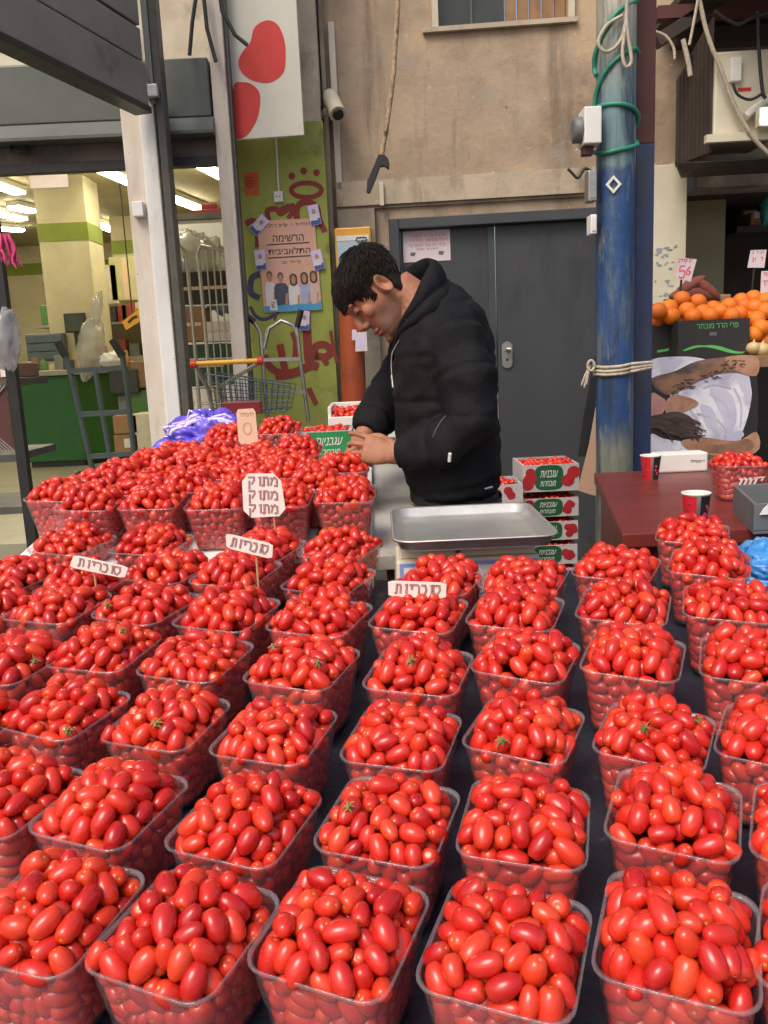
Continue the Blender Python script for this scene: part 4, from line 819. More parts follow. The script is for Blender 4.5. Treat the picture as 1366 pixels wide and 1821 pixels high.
tag(MB().tube(smooth([PLF.pt(*PLF.px(*p), .02) for p in ((1112, -10), (1111, 35), (1108, 60), (1104, 100), (1110, 122), (1120, 112), (1114, 70), (1111, 40))]), .006, 8).build('white_cable_loop', M['rope']), 'hanging loop of white cable at the top of the pillar', 'cable')
tag(MB().tube(smooth([PLF.pt(*PLF.px(*p), .012) for p in ((1105, 30), (1080, 45), (1066, 66), (1063, 82), (1075, 94), (1090, 88), (1104, 70), (1110, 45))]), .006, 8).build('white_cable_loop', M['rope']), 'white cable bent round the left of the pillar top', 'cable')
rp = empty('tied_rope', around([(0, 655)])[0], 'pale rope tied round the blue pillar and the column beside it', 'rope')
for dy, e_ in ((-4, .006), (3, .007), (9, .006)):
    pts = around([(-110, 658 + dy), (-80, 655 + dy), (-40, 656 + dy), (0, 655 + dy), (40, 652 + dy)], e_) + [atY(1126, 651 + dy, YP - .09), atY(1159, 647 + dy * .7, YP - .06)]
    MB().tube(smooth(pts), .006, 8).build('strand', M['rope'], rp)
kn = atY(1050, 650, YP - .02)
MB().tube(smooth([kn + Vector((.012 * math.cos(t), -.01, .018 * math.sin(t))) for t in np.linspace(0, 6.0, 12)]), .005, 8).build('knot', M['rope'], rp)
mb = MB()
for dx, dy in ((-16, 36), (-11, 40), (-7, 34)): mb.tube(smooth([kn, atY(1050 + dx * .5, 650 + dy * .4, YP - .03), atY(1050 + dx, 650 + dy, YP - .03)]), [.004] * 12 + [.002], 6)
mb.build('frayed_tail', M['rope'], rp)
# boxes on the pillar
EF = Frame((0, YP - .03, 0)); a, b = EF.px(1031, 264); c, d = EF.px(1061, 198)
eb = empty('meter_box', EF.pt((a + c) / 2, b), 'white electrical box with a round dial on the side of the blue pillar', 'electrical box')
MB().fbox(EF, a, c, b, d, -.02, .07).build('housing', M['white'], eb, .004)
MB().lathe(EF.pt(a - .001, (b + d) / 2 - .005, .025), [(.03, -.03), (.042, -.026), (.042, .0)], 20, Vector((1, 0, 0))).build('dial', M['greybox'], eb)
MB().fbox(EF, a + .004, c - .02, b - .028, b - .001, 0, .04).build('bracket', M['rust'], eb)
for q, m_, lb in (((1043, 305, 1058, 360), M['steel'], 'narrow grey metal box hung on the pillar below the white electrical box'), ((1047, 383, 1058, 418), M['white'], 'little white switch on the pillar edge by the dark door')):
    a, b = EF.px(q[0], q[3]); c, d = EF.px(q[2], q[1]); t_ = empty('switch_box', EF.pt((a + c) / 2, b), lb, 'electrical box')
    MB().fbox(EF, a, c, b, d, -.03, .03).build('housing', m_, t_, .003); MB().fbox(EF, a + .004, c - .004, b + .01, d - .01, .0305, .034).build('cover', m_, t_)
tag(MB().tube(smooth([EF.pt(*EF.px(*p), .0) for p in ((1052, 305), (1040, 300), (1028, 316), (1018, 308), (1010, 300))]), .005, 6).build('loose_cable', M['cable']), 'short loose cable end sticking out left of the pillar above the door', 'cable')
# column
CO = Frame((0, 3.2, 0)); a = CO.px(1130, 400)[0]; b = CO.px(1163, 400)[0]; v_ = CO.px(1145, 255)[1]
cl = empty('steel_column', CO.pt((a + b) / 2, 0), 'square steel column, rust brown above and scuffed dark blue below, beside the pillar', 'column')
MB().fbox(CO, a, b, 0, v_, -.1, 0).build('lower_shaft', M['colblue'], cl, .003); MB().fbox(CO, a, b, v_ + .0005, 3.4, -.1, 0).build('upper_shaft', M['rust'], cl, .003)
# lower pale wall right of the column, and the opening behind the stall
WF2 = Frame((0, 5.12, 0), -.075); a = WF2.px(1150, 400)[0]; b = WF2.px(1221, 400)[0]; v_ = WF2.px(1190, 292)[1]
wb = empty('pale_wall', WF2.pt((a + b) / 2, 0), 'pale painted lower wall with blue smears behind the oranges', 'wall')
MB().fbox(WF2, a, b, 0, v_, -.3, 0).build('wall_face', M['cream'], wb, .004)
mb = MB(); rr = random.Random(9)
for k in range(26):
    x, y = rr.uniform(1165, 1205), rr.uniform(435, 530); e, f = WF2.px(x, y); n_ = 7
    sx, sy = rr.uniform(.006, .03), rr.uniform(.004, .012); mb.fpoly(WF2, [(e + sx * rr.uniform(.5, 1) * math.cos(6.283 * i / n_), f + sy * rr.uniform(.5, 1) * math.sin(6.283 * i / n_)) for i in range(n_)], .0003 + .0001 * k, .0008 + .0001 * k)
mb.build('blue_smear', pm('blue_smear', (.2, .26, .34), (.3, .33, .36), 20, .7), wb)
OB = Frame((0, 5.6, 0), -.05)
ob = empty('stall_room', OB.pt(OB.px(1300, 400)[0], 0), 'dim roofed room behind the orange stall with an olive panel', 'building')
x_a = OB.px(1215, 400)[0]; x_b = OB.px(1310, 400)[0]
MB().fbox(OB, x_a, x_a + 3, OB.px(1290, 345)[1], OB.px(1290, 308)[1], 0, .25).build('lintel', M['plaster3'], ob, .004)
MB().fbox(OB, x_a, x_a + 3, OB.px(1290, 308)[1] + .001, 3.6, 0, .12).build('upper_wall', M['plaster3'], ob)
MB().fbox(OB, x_a, x_b, 0, OB.px(1290, 345)[1] + .0, -.3, -.2).build('olive_panel', M['olive'], ob)
MB().fbox(OB, x_b, x_a + 3, 0, OB.px(1290, 345)[1], -2.0, -1.9).build('back_wall', M['beam'], ob)
MB().fbox(OB, x_b - .05, x_b - .001, 0, OB.px(1290, 345)[1], -1.9, -.31).build('side_wall', M['beam'], ob)
MB().fbox(OB, x_a, x_a + 3, OB.px(1290, 345)[1] + .002, OB.px(1290, 345)[1] + .06, -2.0, -.002).build('ceiling', M['beam'], ob)
# roof over the right side
rf = empty('market_roof', (2.6, 4.2, 2.9), 'dark steel market roof with beams at the upper right', 'roof')
MB().hexa([Vector(p) for p in ((1.62, 3.4, 3.02), (5, 3.4, 3.02), (5, 5.55, 3.02), (1.62, 5.55, 3.02), (1.62, 3.4, 3.06), (5, 3.4, 3.06), (5, 5.55, 3.06), (1.62, 5.55, 3.06))]).build('roof_sheet', M['beam'], rf)
for p, q in (((1167, 75), (1290, -5)), ((1167, 26), (1400, 14))): MB().bar(atY(*p, 4.6), atY(q[0], q[1], 4.6), .06, .07).build('beam', M['rust'] if p[1] == 26 else M['beam'], rf)
MB().bar(Vector((1.7, 5.0, 2.95)), Vector((5, 5.0, 2.95)), .08, .1).build('beam', M['beam'], rf)
# air conditioner
AU = Frame((0, 4.5, 0), -.05)
ac = empty('air_conditioner', AU.pt(*AU.px(1320, 250)), 'dirty cream air conditioner unit in a rusty cage on the wall at the upper right', 'air conditioner')
a, b = AU.px(1268, 246); c, d = AU.px(1395, 84)
MB().fbox(AU, a, c, b, d, -.4, 0).build('casing', M['cream'], ac, .012)
e = AU.px(1208, 200, -.42)[0]; v0 = AU.px(1240, 268, -.2)[1]; v1 = AU.px(1230, 108, -.3)[1] + .06
gl = MB().hexa([AU.pt(*p) for p in ((e, v0 - .02, -.42), (a - .01, v0 - .05, -.02), (a - .01, v0 - .05, -.1), (e, v0 - .02, -.48), (e, v1 - .1, -.42), (a - .01, v1 + .04, -.02), (a - .01, v1 + .04, -.1), (e, v1 - .1, -.48))]).build('side_grille', M['beam'], ac)
mb = MB()
for k in range(9):
    s_ = k / 8; mb.bar(AU.pt(e + (a - .01 - e) * s_, v0 - .02 - .03 * s_, -.41 + .4 * s_), AU.pt(e + (a - .01 - e) * s_, v1 - .1 + .14 * s_, -.41 + .4 * s_), .01)
mb.build('grille_bar', M['beam'], gl)
MB().fbox(AU, AU.px(1252, 250)[0], AU.px(1372, 250)[0], AU.px(1300, 254)[1], AU.px(1300, 240)[1], .002, .04).build('front_rail', M['cream'], ac)
mb = MB()
for k in range(9): mb.fbox(AU, e - .02 + .004 * k, c + .2, b - .03 - .009 * k, b - .025 - .009 * k, -.42, -.395 + .045 * k)
mb.build('support_slats', M['beam'], ac)
for q, m_ in (((1296, 104, 1316, 148), M['white'],), ((1312, 155, 1336, 163), M['redpaint'])):
    f0, f1 = AU.px(q[0], q[3]); f2, f3 = AU.px(q[2], q[1]); MB().fbox(AU, f0, f2, f1, f3, .0005, .03 if m_ is M['white'] else .002).build('valve_cover' if m_ is M['white'] else 'red_label', m_, ac, .003 if m_ is M['white'] else 0)
MB().tube([AU.pt(*AU.px(x, y), .03) for x, y in ((1322, 210), (1340, 196), (1370, 172))], .02, 10).build('pipe', M['white'], ac)
for i, (pts, r_, m_, lb) in enumerate(((((1240, -20), (1258, 60), (1285, 130), (1310, 195), (1340, 245), (1375, 280)), .011, M['rope'], 'thick pale cable slanting down across the air conditioner'), (((1243, -10), (1232, 50), (1226, 80)), .007, M['rope'], 'thin pale cable left of the air conditioner, hanging from the roof'), (((1165, 55), (1185, 65), (1198, 85), (1200, 105)), .007, M['rope'], 'thin white cable bowing out from the column at the upper right'), (((1304, 148), (1312, 168), (1335, 177), (1358, 165)), .007, M['cable'], 'black cable curving under the red label of the air conditioner'), (((1348, 20), (1350, 90), (1356, 160), (1362, 175)), .009, M['cable'], 'black cable hanging before the right end of the air conditioner'), (((1270, 20), (1310, 42), (1340, 30), (1375, 18)), .008, M['cable'], 'black cable sagging under the roof at the upper right corner'), (((1215, 70), (1224, 110), (1228, 135)), .012, M['rope'], 'frayed pale cable end by the rusty cage'))):
    tag(MB().tube(smooth([atY(x, y, 4.36 - .01 * i) for x, y in pts]), r_, 8).build('hanging_cable', m_), lb, 'cable')
lpz = atY(1362, 205, 4.3); lm = empty('lit_lamp', lpz, 'lit white lamp at the right edge below the air conditioner', 'lamp')
MB().box(lpz + Vector((-.03, 0, -.05)), lpz + Vector((.3, .05, .04))).build('shade', M['cream'], lm, .006); MB().box(lpz + Vector((-.025, -.012, -.04)), lpz + Vector((.28, -.001, .03))).build('diffuser', emis('lamp_glow', (1, .95, .8), 4), lm)

# red table, cups, crate, stall ----------------------------------------
RZ = .905; rt = empty('red_table', (1.2, 2.3, 0), 'oxblood red painted table with scratches in front of the pillar', 'table')
P = [(.53, 1.84), (2.2, 1.84), (2.2, 2.78), (.705, 2.78)]
ext(P, RZ - .035, RZ).build('tabletop', M['redtable'], rt, .004)
P2 = [(.55, 1.87), (2.18, 1.87), (2.18, 2.75), (.72, 2.75)]
ext(P2, .25, RZ - .036).build('apron', M['redtable'], rt)
for x, y in ((.6, 1.9), (2.1, 1.9), (2.1, 2.7), (.76, 2.7)): MB().box((x - .03, y - .03, 0), (x + .03, y + .03, .249)).build('leg', M['redtable'], rt)
def cup(px_, py_, wpx, lb):
    c = atZ(px_, py_, RZ); d = (c - CAM).dot(FW); rt_ = wpx * d / FPX / 2; h_ = rt_ * 2.35
    t_ = empty('paper_cup', c, lb, 'cup', 'paper cups on the red table'); n_ = 40
    def side(a0, a1, r0, r1, z0, z1, off=0, k=12):
        mb = MB(); vs = []
        for z, r_ in ((z0, r0), (z1, r1)):
            for i in range(k + 1): th = a0 + (a1 - a0) * i / k; vs.append(c + Vector(((r_ + off) * math.sin(th), -(r_ + off) * math.cos(th), z)))
        return mb.add(vs, [(i, i + 1, k + 2 + i, k + 1 + i) for i in range(k)], True)
    rb = rt_ * .72
    MB().lathe(c, [(rb * .9, .002), (rb, 0.0), (rt_, h_), (rt_ + .0018, h_ + .001), (rt_ + .0018, h_ + .004), (rt_ - .0008, h_ + .004), (rt_ - .0015, h_), (rb - .001, .006), (.001, .006)], n_).build('cup_body', M['paper'], t_)
    side(R(-100), R(-18), rb, rt_, .001, h_ - .001, .0006).build('red_panel', M['redwhitecup'], t_)
    bk_ = side(R(0), R(110), rb, rt_, .001, h_ - .001, .0006).build('black_panel', M['black'], t_)
    mb = MB(); rr = random.Random(px_)
    for k in range(8):
        th = R(rr.uniform(10, 70)); z = rr.uniform(.2, .65) * h_; r_ = rb + (rt_ - rb) * z / h_ + .001; p = c + Vector((r_ * math.sin(th), -r_ * math.cos(th), z)); nn = Vector((math.sin(th), -math.cos(th), 0))
        mb.lathe(p, [(rt_ * rr.uniform(.08, .16), 0), (.0005, .0008)], 7, nn)
    mb.build('printed_blossom', pm('blossom', (.6, .05, .12), None, 9), bk_)
    mb = MB()
    for k in range(4):
        th = R(-60 + 12 * (k % 2)); z = (.2 + .18 * k) * h_; r_ = rb + (rt_ - rb) * z / h_ + .001; mb.lathe(c + Vector((r_ * math.sin(th), -r_ * math.cos(th), z)), [(rt_ * .14, 0), (.0005, .0008)], 9, Vector((math.sin(th), -math.cos(th), 0)))
    mb.build('printed_dot', M['maroon'], t_)
cup(1157, 852, 35, 'red, white and black paper cup at the far edge of the red table'); cup(1237, 934, 48, 'red, white and black paper cup nearer the camera, behind a tomato tub')
a = atZ(1340, 950, RZ); gb = empty('grey_crate', a, 'dark grey open crate at the right end of the red table', 'crate')
c1, c2, c3 = atZ(1303, 938, RZ), atZ(1450, 945, RZ), atZ(1330, 888, RZ); h_ = Vector((0, 0, .06)); t_ = .008
o_ = atZ(1340, 950, RZ); u_ = Vector((.3, .02, 0)); dv = (atZ(1303, 910, RZ) - o_)
def rb_(p, u, v, w): return [p, p + u, p + u + v, p + v, p + w, p + u + w, p + u + v + w, p + v + w]
MB().hexa(rb_(o_, u_, dv, Vector((0, 0, .006)))).build('bottom', M['greybox'], gb)
un = u_.normalized() * t_; vn = dv.normalized() * t_; z6 = Vector((0, 0, .0062))
MB().hexa(rb_(o_ + z6, u_, vn, h_)).build('side', M['greybox'], gb, .002); MB().hexa(rb_(o_ + dv - vn + z6, u_, vn, h_)).build('side', M['greybox'], gb, .002)
MB().hexa(rb_(o_ + vn + z6, un, dv - vn * 2, h_)).build('side', M['greybox'], gb, .002); MB().hexa(rb_(o_ + u_ - un + vn + z6, un, dv - vn * 2, h_)).build('side', M['greybox'], gb, .002)
mb = MB(); PB_ = Frame((0, o_.y - .003, 0)); e, f = PB_.px(1358, 905); mb.fpoly(PB_, [(e - .008, f - .012), (e + .012, f - .012), (e + .012, f + .012), (e, f + .002)], .0, .003); mb.build('white_mark', M['paper'], gb)
WB = Frame((0, 2.7, 0)); t_, a, b, c, d = thingbox('white_carton', WB, 1168, 838, 1259, 808, .07, M['paper'], 'low white carton with a line of small print under the printed banner', 'carton')
e, f = WB.px(1240, 820); mb = MB(); squiggle(mb, WB, e - .022, e + .022, f, .006, .0012, .0014); mb.build('print', M['ink'], t_)
# stall table
ST = Frame((0, 3.55, 0)); sz = ST.px(1270, 634)[1]; sxl = ST.px(1150, 634)[0]
sg = empty('orange_stall', ST.pt(sxl + .6, 0), 'fruit stall table carrying cartons of oranges behind the pillar', 'stall')
MB().box((sxl, 3.5, sz - .05), (sxl + 1.8, 4.3, sz - .001)).build('tabletop', M['wood'], sg)
for x in (sxl + .05, sxl + 1.7):
    for y in (3.55, 4.25): MB().box((x - .03, y - .03, 0), (x + .03, y + .03, sz - .052)).build('leg', M['wood'], sg)
def carton_open(fr, x0p, y0p, x1p, y1p, dep, label, texts):
    a, b = fr.px(x0p, y1p); c, d = fr.px(x1p, y0p); b = sz; t_ = empty('fruit_carton', fr.pt((a + c) / 2, b), label, 'carton', 'black cartons of oranges')
    MB().fbox(fr, a, c, b, d, -.012, 0).build('front_panel', M['blackcarton'], t_); MB().fbox(fr, a, c, b, d, -dep, -dep + .012).build('back_panel', M['blackcarton'], t_)
    MB().fbox(fr, a, a + .012, b, d, -dep + .013, -.013).build('side_panel', M['blackcarton'], t_); MB().fbox(fr, c - .012, c, b, d, -dep + .013, -.013).build('side_panel', M['blackcarton'], t_)
    MB().fbox(fr, a + .013, c - .013, b + .001, b + .012, -dep + .013, -.013).build('bottom', M['blackcarton'], t_)
    if texts:
        w_ = c - a; h_ = d - b
        text_mb(fr, 'פרי הדר מובחר', a + w_ * .55, b + h_ * .83, h_ * .13, .0, .0012, bold=0, width=w_ * .58).build('lettering', M['limeink'], t_)
        MB().fbox(fr, a + w_ * .44, a + w_ * .54, b + h_ * .57, b + h_ * .66, .0003, .0015).build('print', M['greybox'], t_)
        up = [(s_, .2 + .15 * math.sin(math.pi * (s_ - .07) / .86 * 1.35) * (1 if s_ < .7 else .9)) for s_ in np.linspace(.07, .95, 24)]
        P = [(a + w_ * s_, b + h_ * (.2 + .11 * math.sin((s_ - .07) / .88 * 5.2) + .06 * math.sin((s_ - .07) / .88 * math.pi) * 1.2 * abs(math.cos((s_ - .07) / .88 * 4.6)))) for s_ in np.linspace(.07, .95, 26)]
        Q = [(a + w_ * s_, b + h_ * (.18 + .11 * math.sin((s_ - .07) / .88 * 5.2) - .02)) for s_ in np.linspace(.95, .07, 26)]
        MB().fpoly(fr, P + Q[1:-1], .0003, .0014).build('green_swoosh', M['limeink'], t_)
    else: MB().fstroke(fr, [(a + (c - a) * .55, b + .03), (a + (c - a) * .8, b + .035), (c - .005, b + .055)], .01, .0003, .0014).build('green_swoosh', M['limeink'], t_)
    return a, b, c, d
A1 = carton_open(ST, 1205, 565, 1334, 632, .42, 'black carton with green lettering and swoosh, heaped with oranges', True)
A2 = carton_open(Frame((0, 3.66, 0)), 1128, 577, 1203, 630, .42, 'black carton of oranges partly hidden by the column', False)
def orange(p, r_, lb, gp):
    t_ = MB().ell(p, [(r_, 0, 0), (0, r_, 0), (0, 0, r_ * .96)], 18, 12).build('orange', M['orange']); return tag(t_, lb, 'orange', gp)
ORP = [(1170, 553, 3.60), (1190, 547, 3.70), (1213, 532, 3.78), (1241, 537, 3.78), (1222, 552, 3.66), (1250, 556, 3.66), (1194, 562, 3.62), (1268, 549, 3.8), (1280, 554, 3.66), (1297, 544, 3.76), (1324, 545, 3.8), (1314, 558, 3.68), (1318, 535, 3.85), (1340, 530, 3.85), (1342, 547, 3.7), (1360, 553, 3.68), (1362, 534, 3.8), (1345, 568, 3.64), (1353, 583, 3.6), (1340, 595, 3.6), (1364, 585, 3.62), (1262, 562, 3.64), (1300, 562, 3.64), (1232, 563, 3.63), (1168, 568, 3.68), (1363, 605, 3.62), (1334, 566, 3.7)]
for x, y, Yd in ORP:
    lb = 'ripe round orange heaped in the black carton with green lettering' if 1204 < x < 1333 else 'ripe round orange in the carton by the column' if x < 1204 else 'ripe round orange at the right edge beside the lettered black carton'
    orange(atY(x, y, Yd), .037, lb, 'oranges in the lettered carton' if 1204 < x < 1333 else 'oranges by the column' if x < 1204 else 'oranges at the right edge')
# filler under the heap: the cartons are full of oranges
for i in range(9): orange(Vector((A1[0] + .05 + .08 * (i % 4), 3.64 + .09 * (i // 4), sz + .1)), .037, 'ripe round orange heaped in the black carton with green lettering', 'oranges in the lettered carton')
OR2 = Frame((0, 3.6, 0)); a, b = OR2.px(1334, 620); t_ = empty('fruit_tray', OR2.pt(a + .15, sz), 'brown tray under the loose oranges at the right edge', 'tray')
MB().box((a + .01, 3.56, sz), (a + .5, 3.95, sz + .02)).build('tray_floor', M['cardboard'], t_); MB().box((a + .01, 3.545, sz), (a + .5, 3.558, sz + .05)).build('tray_lip', M['cardboard'], t_)
for x, y, r_, lb in ((1340, 619, .03, 'pale onion lying under the oranges at the right edge'), (1356, 622, .033, 'pale onion at the right edge, the bigger one')):
    t_ = empty('onion', atY(x, y, 3.54), lb, 'onion'); p = Vector(t_.location)
    MB().ell(p, [(r_, 0, 0), (0, r_, 0), (0, 0, r_ * .85)], 16, 10).build('bulb', M['onion'], t_); MB().tube([p + Vector((0, 0, r_ * .8)), p + Vector((.004, 0, r_ * 1.2))], [.006, .002], 6).build('stem', M['onion'], t_)
# roots behind
for i, (x, y, an) in enumerate(((1228, 508, .5), (1245, 522, -.3), (1222, 524, .05), (1258, 515, -.7))):
    p = atY(x, y, 4.05); tag(MB().tube([p + Vector((math.cos(an) * k, 0, math.sin(an) * k)) for k in (-.085, -.06, -.02, .03, .06, .08)], [.006, .022, .028, .026, .018, .005], 12).build('root_vegetable', M['potato']), 'reddish brown root vegetable piled behind the oranges', 'vegetable', 'root vegetables behind the oranges')
t_, a, b, c, d = thingbox('brown_carton', Frame((0, 4.12, 0)), 1205, 560, 1300, 527, .2, M['cardboard'], 'brown carton behind the oranges under the root vegetables', 'carton'); MB().fbox(Frame((0, 4.12, 0)), a, c, sz, b - .001, -.2, -.01).build('carton_base', M['cardboard'], t_)
for i, q in enumerate(((1318, 352, 1350, 400), (1335, 375, 1372, 402))):
    f_ = Frame((0, 6.2 - .3 * i, 0)); t_, a, b, c, d = thingbox('carton', f_, *q, .3, M['cardboard'], ('brown carton stacked high at the right edge behind the oranges', 'smaller brown carton in front of the stacked one at the right edge')[i], 'carton'); MB().fbox(f_, a + .02, c - .02, b + .05, b + .09, .0005, .002).build('label', M['paper'], t_); MB().fbox(f_, a - .1, c + .3, b - .04, b - .001, -.32, .02).build('shelf', M['beam'], t_)
tag(lump(MB(), atY(1366, 372, 5.7), [(.05, 0, 0), (0, .05, 0), (.0, 0, .1)], 4, .3).build('turquoise_bag', pm('turquoise', (.05, .35, .36), None, 9, .4)), 'turquoise bag hanging at the right edge above the price cards', 'bag')
# price cards of the stall
def price_card(q, Yd, lb, txt, stick=None):
    f_ = Frame((0, Yd, 0)); P = [f_.px(*p) for p in q]; cx = sum(p[0] for p in P) / 4; cy = sum(p[1] for p in P) / 4
    t_ = empty('price_card', f_.pt(cx, min(p[1] for p in P)), lb, 'price card'); MB().fpoly(f_, P, 0, .003).build('sheet', M['pinkpaper'], t_)
    h_ = max(p[1] for p in P) - min(p[1] for p in P)
    mb = MB()
    if txt:
        for st in (((-.02, .22), (-.2, .2), (-.24, .02), (-.08, .04), (-.03, -.12), (-.12, -.27), (-.28, -.2)), ((.2, .18), (.06, .04), (.05, -.1), (.14, -.14), (.2, -.04), (.1, .02))): mb.fstroke(f_, smooth([(cx + p[0] * h_, cy + p[1] * h_ - h_ * .08) for p in st], 5), h_ * .055, .0032, .0042)
    squiggle(mb, f_, cx - h_ * .3, cx + h_ * .3, cy + h_ * .36, h_ * .12, .0044, h_ * .03)
    if not txt: squiggle(mb, f_, cx - h_ * .3, cx + h_ * .25, cy - h_ * .02, h_ * .2, .0044, h_ * .04)
    mb.build('lettering', M['pinkink'], t_)
    if stick: MB().tube([f_.pt(*f_.px(*stick[0]), -.006), f_.pt(*f_.px(*stick[1]), -.006)], .005, 6).build('clip_stick', M['black'], t_)
price_card(((1207, 458), (1239, 461), (1228, 501), (1201, 495)), 3.9, 'pink price card marked 56 in front of the pale wall', '56', ((1213, 495), (1208, 545)))
price_card(((1335, 445), (1363, 444), (1359, 476), (1329, 476)), 3.9, 'pale price card with pink writing on a dark stick above the oranges', '', ((1343, 470), (1336, 545)))
price_card(((1354, 482), (1385, 482), (1385, 524), (1352, 522)), 3.86, 'white price card at the right edge just above the oranges', '', ((1366, 524), (1366, 550)))

# banner with a printed figure
BN = Frame((0, 3.42, 0), 0, -.06); B = lambda *pts: [BN.px(x, y) for x, y in pts]
bn = empty('printed_banner', BN.pt(*BN.px(1190, 805)), 'printed banner of a sideways figure in a white shirt hung under the orange stall', 'banner')
def lay(name, pts, m_, o, sm=True): return MB().fpoly(BN, smooth(B(*pts), 4, True) if sm else B(*pts), o - .0009, o).build(name, m_, bn)
bs = pm('banner_skin', (.46, .25, .16), (.3, .14, .085), 12, .5, lo=.4, hi=.64); bs2 = pm('banner_skin_dark', (.23, .13, .095), (.07, .045, .04), 16, .5, lo=.38, hi=.62, stretch=(.5, 1, 1.6)); bw = pm('banner_shirt', (.72, .7, .76), (.4, .38, .5), 9, .5, lo=.42, hi=.66, detail=3); bh = pm('banner_hair', (.035, .025, .022), (.09, .05, .035), 14, .5, stretch=(1, 1, 4))
MB().fpoly(BN, B((1058, 634), (1345, 634), (1343, 806), (1028, 812), (1040, 730)), -.004, 0).build('banner_sheet', M['black'], bn)
lay('printed_shirt', ((1158, 640), (1215, 634), (1260, 640), (1334, 660), (1336, 720), (1325, 778), (1290, 790), (1240, 772), (1210, 740), (1190, 700), (1158, 670)), bw, .001)
lay('printed_shirt', ((1158, 772), (1180, 780), (1215, 786), (1245, 800), (1240, 806), (1158, 804)), bw, .002)
lay('printed_arm', ((1160, 672), (1200, 660), (1240, 642), (1300, 634), (1345, 634), (1345, 668), (1300, 662), (1255, 672), (1220, 690), (1190, 702), (1165, 690)), bs2, .003)
lay('printed_forearm', ((1290, 636), (1345, 634), (1345, 668), (1310, 660)), bs, .004)
lay('printed_arm', ((1210, 786), (1250, 778), (1310, 784), (1345, 768), (1342, 806), (1245, 807)), bs, .003)
lay('printed_neck', ((1185, 712), (1205, 702), (1242, 716), (1215, 732), (1186, 738)), bs, .005)
lay('printed_face', ((1158, 700), (1172, 704), (1184, 714), (1180, 732), (1166, 742), (1156, 740)), pm('banner_face', (.5, .26, .22), (.42, .2, .17), 12, .5), .006)
lay('printed_hair', ((1155, 742), (1176, 736), (1205, 732), (1230, 744), (1236, 764), (1222, 778), (1190, 772), (1170, 762), (1155, 760)), bh, .007)
mb = MB(); rr = random.Random(5)
for k in range(46):
    x, y = rr.uniform(1165, 1225), rr.uniform(742, 772); L_ = rr.uniform(15, 38); P = [(x, y), (x + L_ * .5, y + rr.uniform(-2, 8)), (x + L_, y + rr.uniform(-4, 18))]
    mb.fstroke(BN, smooth(B(*P), 4), .004, .006, .0072 + .00005 * k)
mb.build('printed_hair_strand', bh, bn)
mb = MB()
for k in range(60):
    x = rr.uniform(1190, 1320); y = 700 - (x - 1190) * .42 + rr.uniform(-14, 6); mb.fstroke(BN, B((x, y), (x + rr.uniform(4, 10), y - rr.uniform(-3, 5))), .0025, .004, .0046 + .00004 * k)
mb.build('printed_arm_hair', bh, bn)
mb = MB()
for P in (((1262, 700), (1290, 720), (1298, 745)), ((1250, 690), (1270, 684), (1300, 690)), ((1275, 745), (1290, 765), (1285, 785)), ((1240, 735), (1265, 742)), ((1305, 690), (1318, 720), (1316, 760)), ((1225, 725), (1250, 760))): mb.fstroke(BN, smooth(B(*P), 4), .008, .001, .0024 + .0001 * len(mb.v) / 30)
mb.build('printed_fold', pm('fold_grey', (.5, .48, .6), None, 9), bn)
for k, P in enumerate((((1262, 690), (1300, 700), (1310, 745), (1295, 770), (1282, 735)), ((1245, 720), (1268, 728), (1276, 764), (1256, 756)), ((1308, 664), (1332, 668), (1334, 720), (1322, 700)), ((1180, 642), (1215, 640), (1200, 656), (1175, 662)), ((1295, 775), (1316, 765), (1322, 776), (1298, 788)))): lay('printed_fold', P, pm('fold_lilac', (.56, .54, .66), (.44, .42, .55), 6, .5), .0019 + .0001 * k)
for k, P in enumerate((((1215, 672), (1260, 654), (1310, 646), (1340, 652), (1300, 660), (1250, 672), (1215, 688)), ((1165, 680), (1190, 672), (1215, 668), (1205, 690), (1180, 696)), ((1235, 790), (1290, 790), (1330, 780), (1335, 800), (1260, 806)))): lay('printed_arm_tone', P, pm('arm_tone', (.17, .085, .05), (.3, .15, .09), 12, .5), .0034 + .0002 * k)
lay('printed_trousers', ((1332, 664), (1346, 668), (1346, 770), (1318, 782), (1330, 740), (1337, 700)), M['black'], .0016)
# beige sheet left of the pillar
BG = Frame((0, 3.34, 0)); tag(MB().fpoly(BG, [BG.px(*p) for p in ((1062, 712), (1062, 882), (1052, 880), (1028, 872), (1030, 862), (1048, 790))], -.004, 0).build('beige_sheet', pm('beige_vinyl', (.55, .36, .25), (.5, .32, .22), 3, .5)), 'beige vinyl sheet hanging slantwise left of the foot of the pillar', 'sheet')

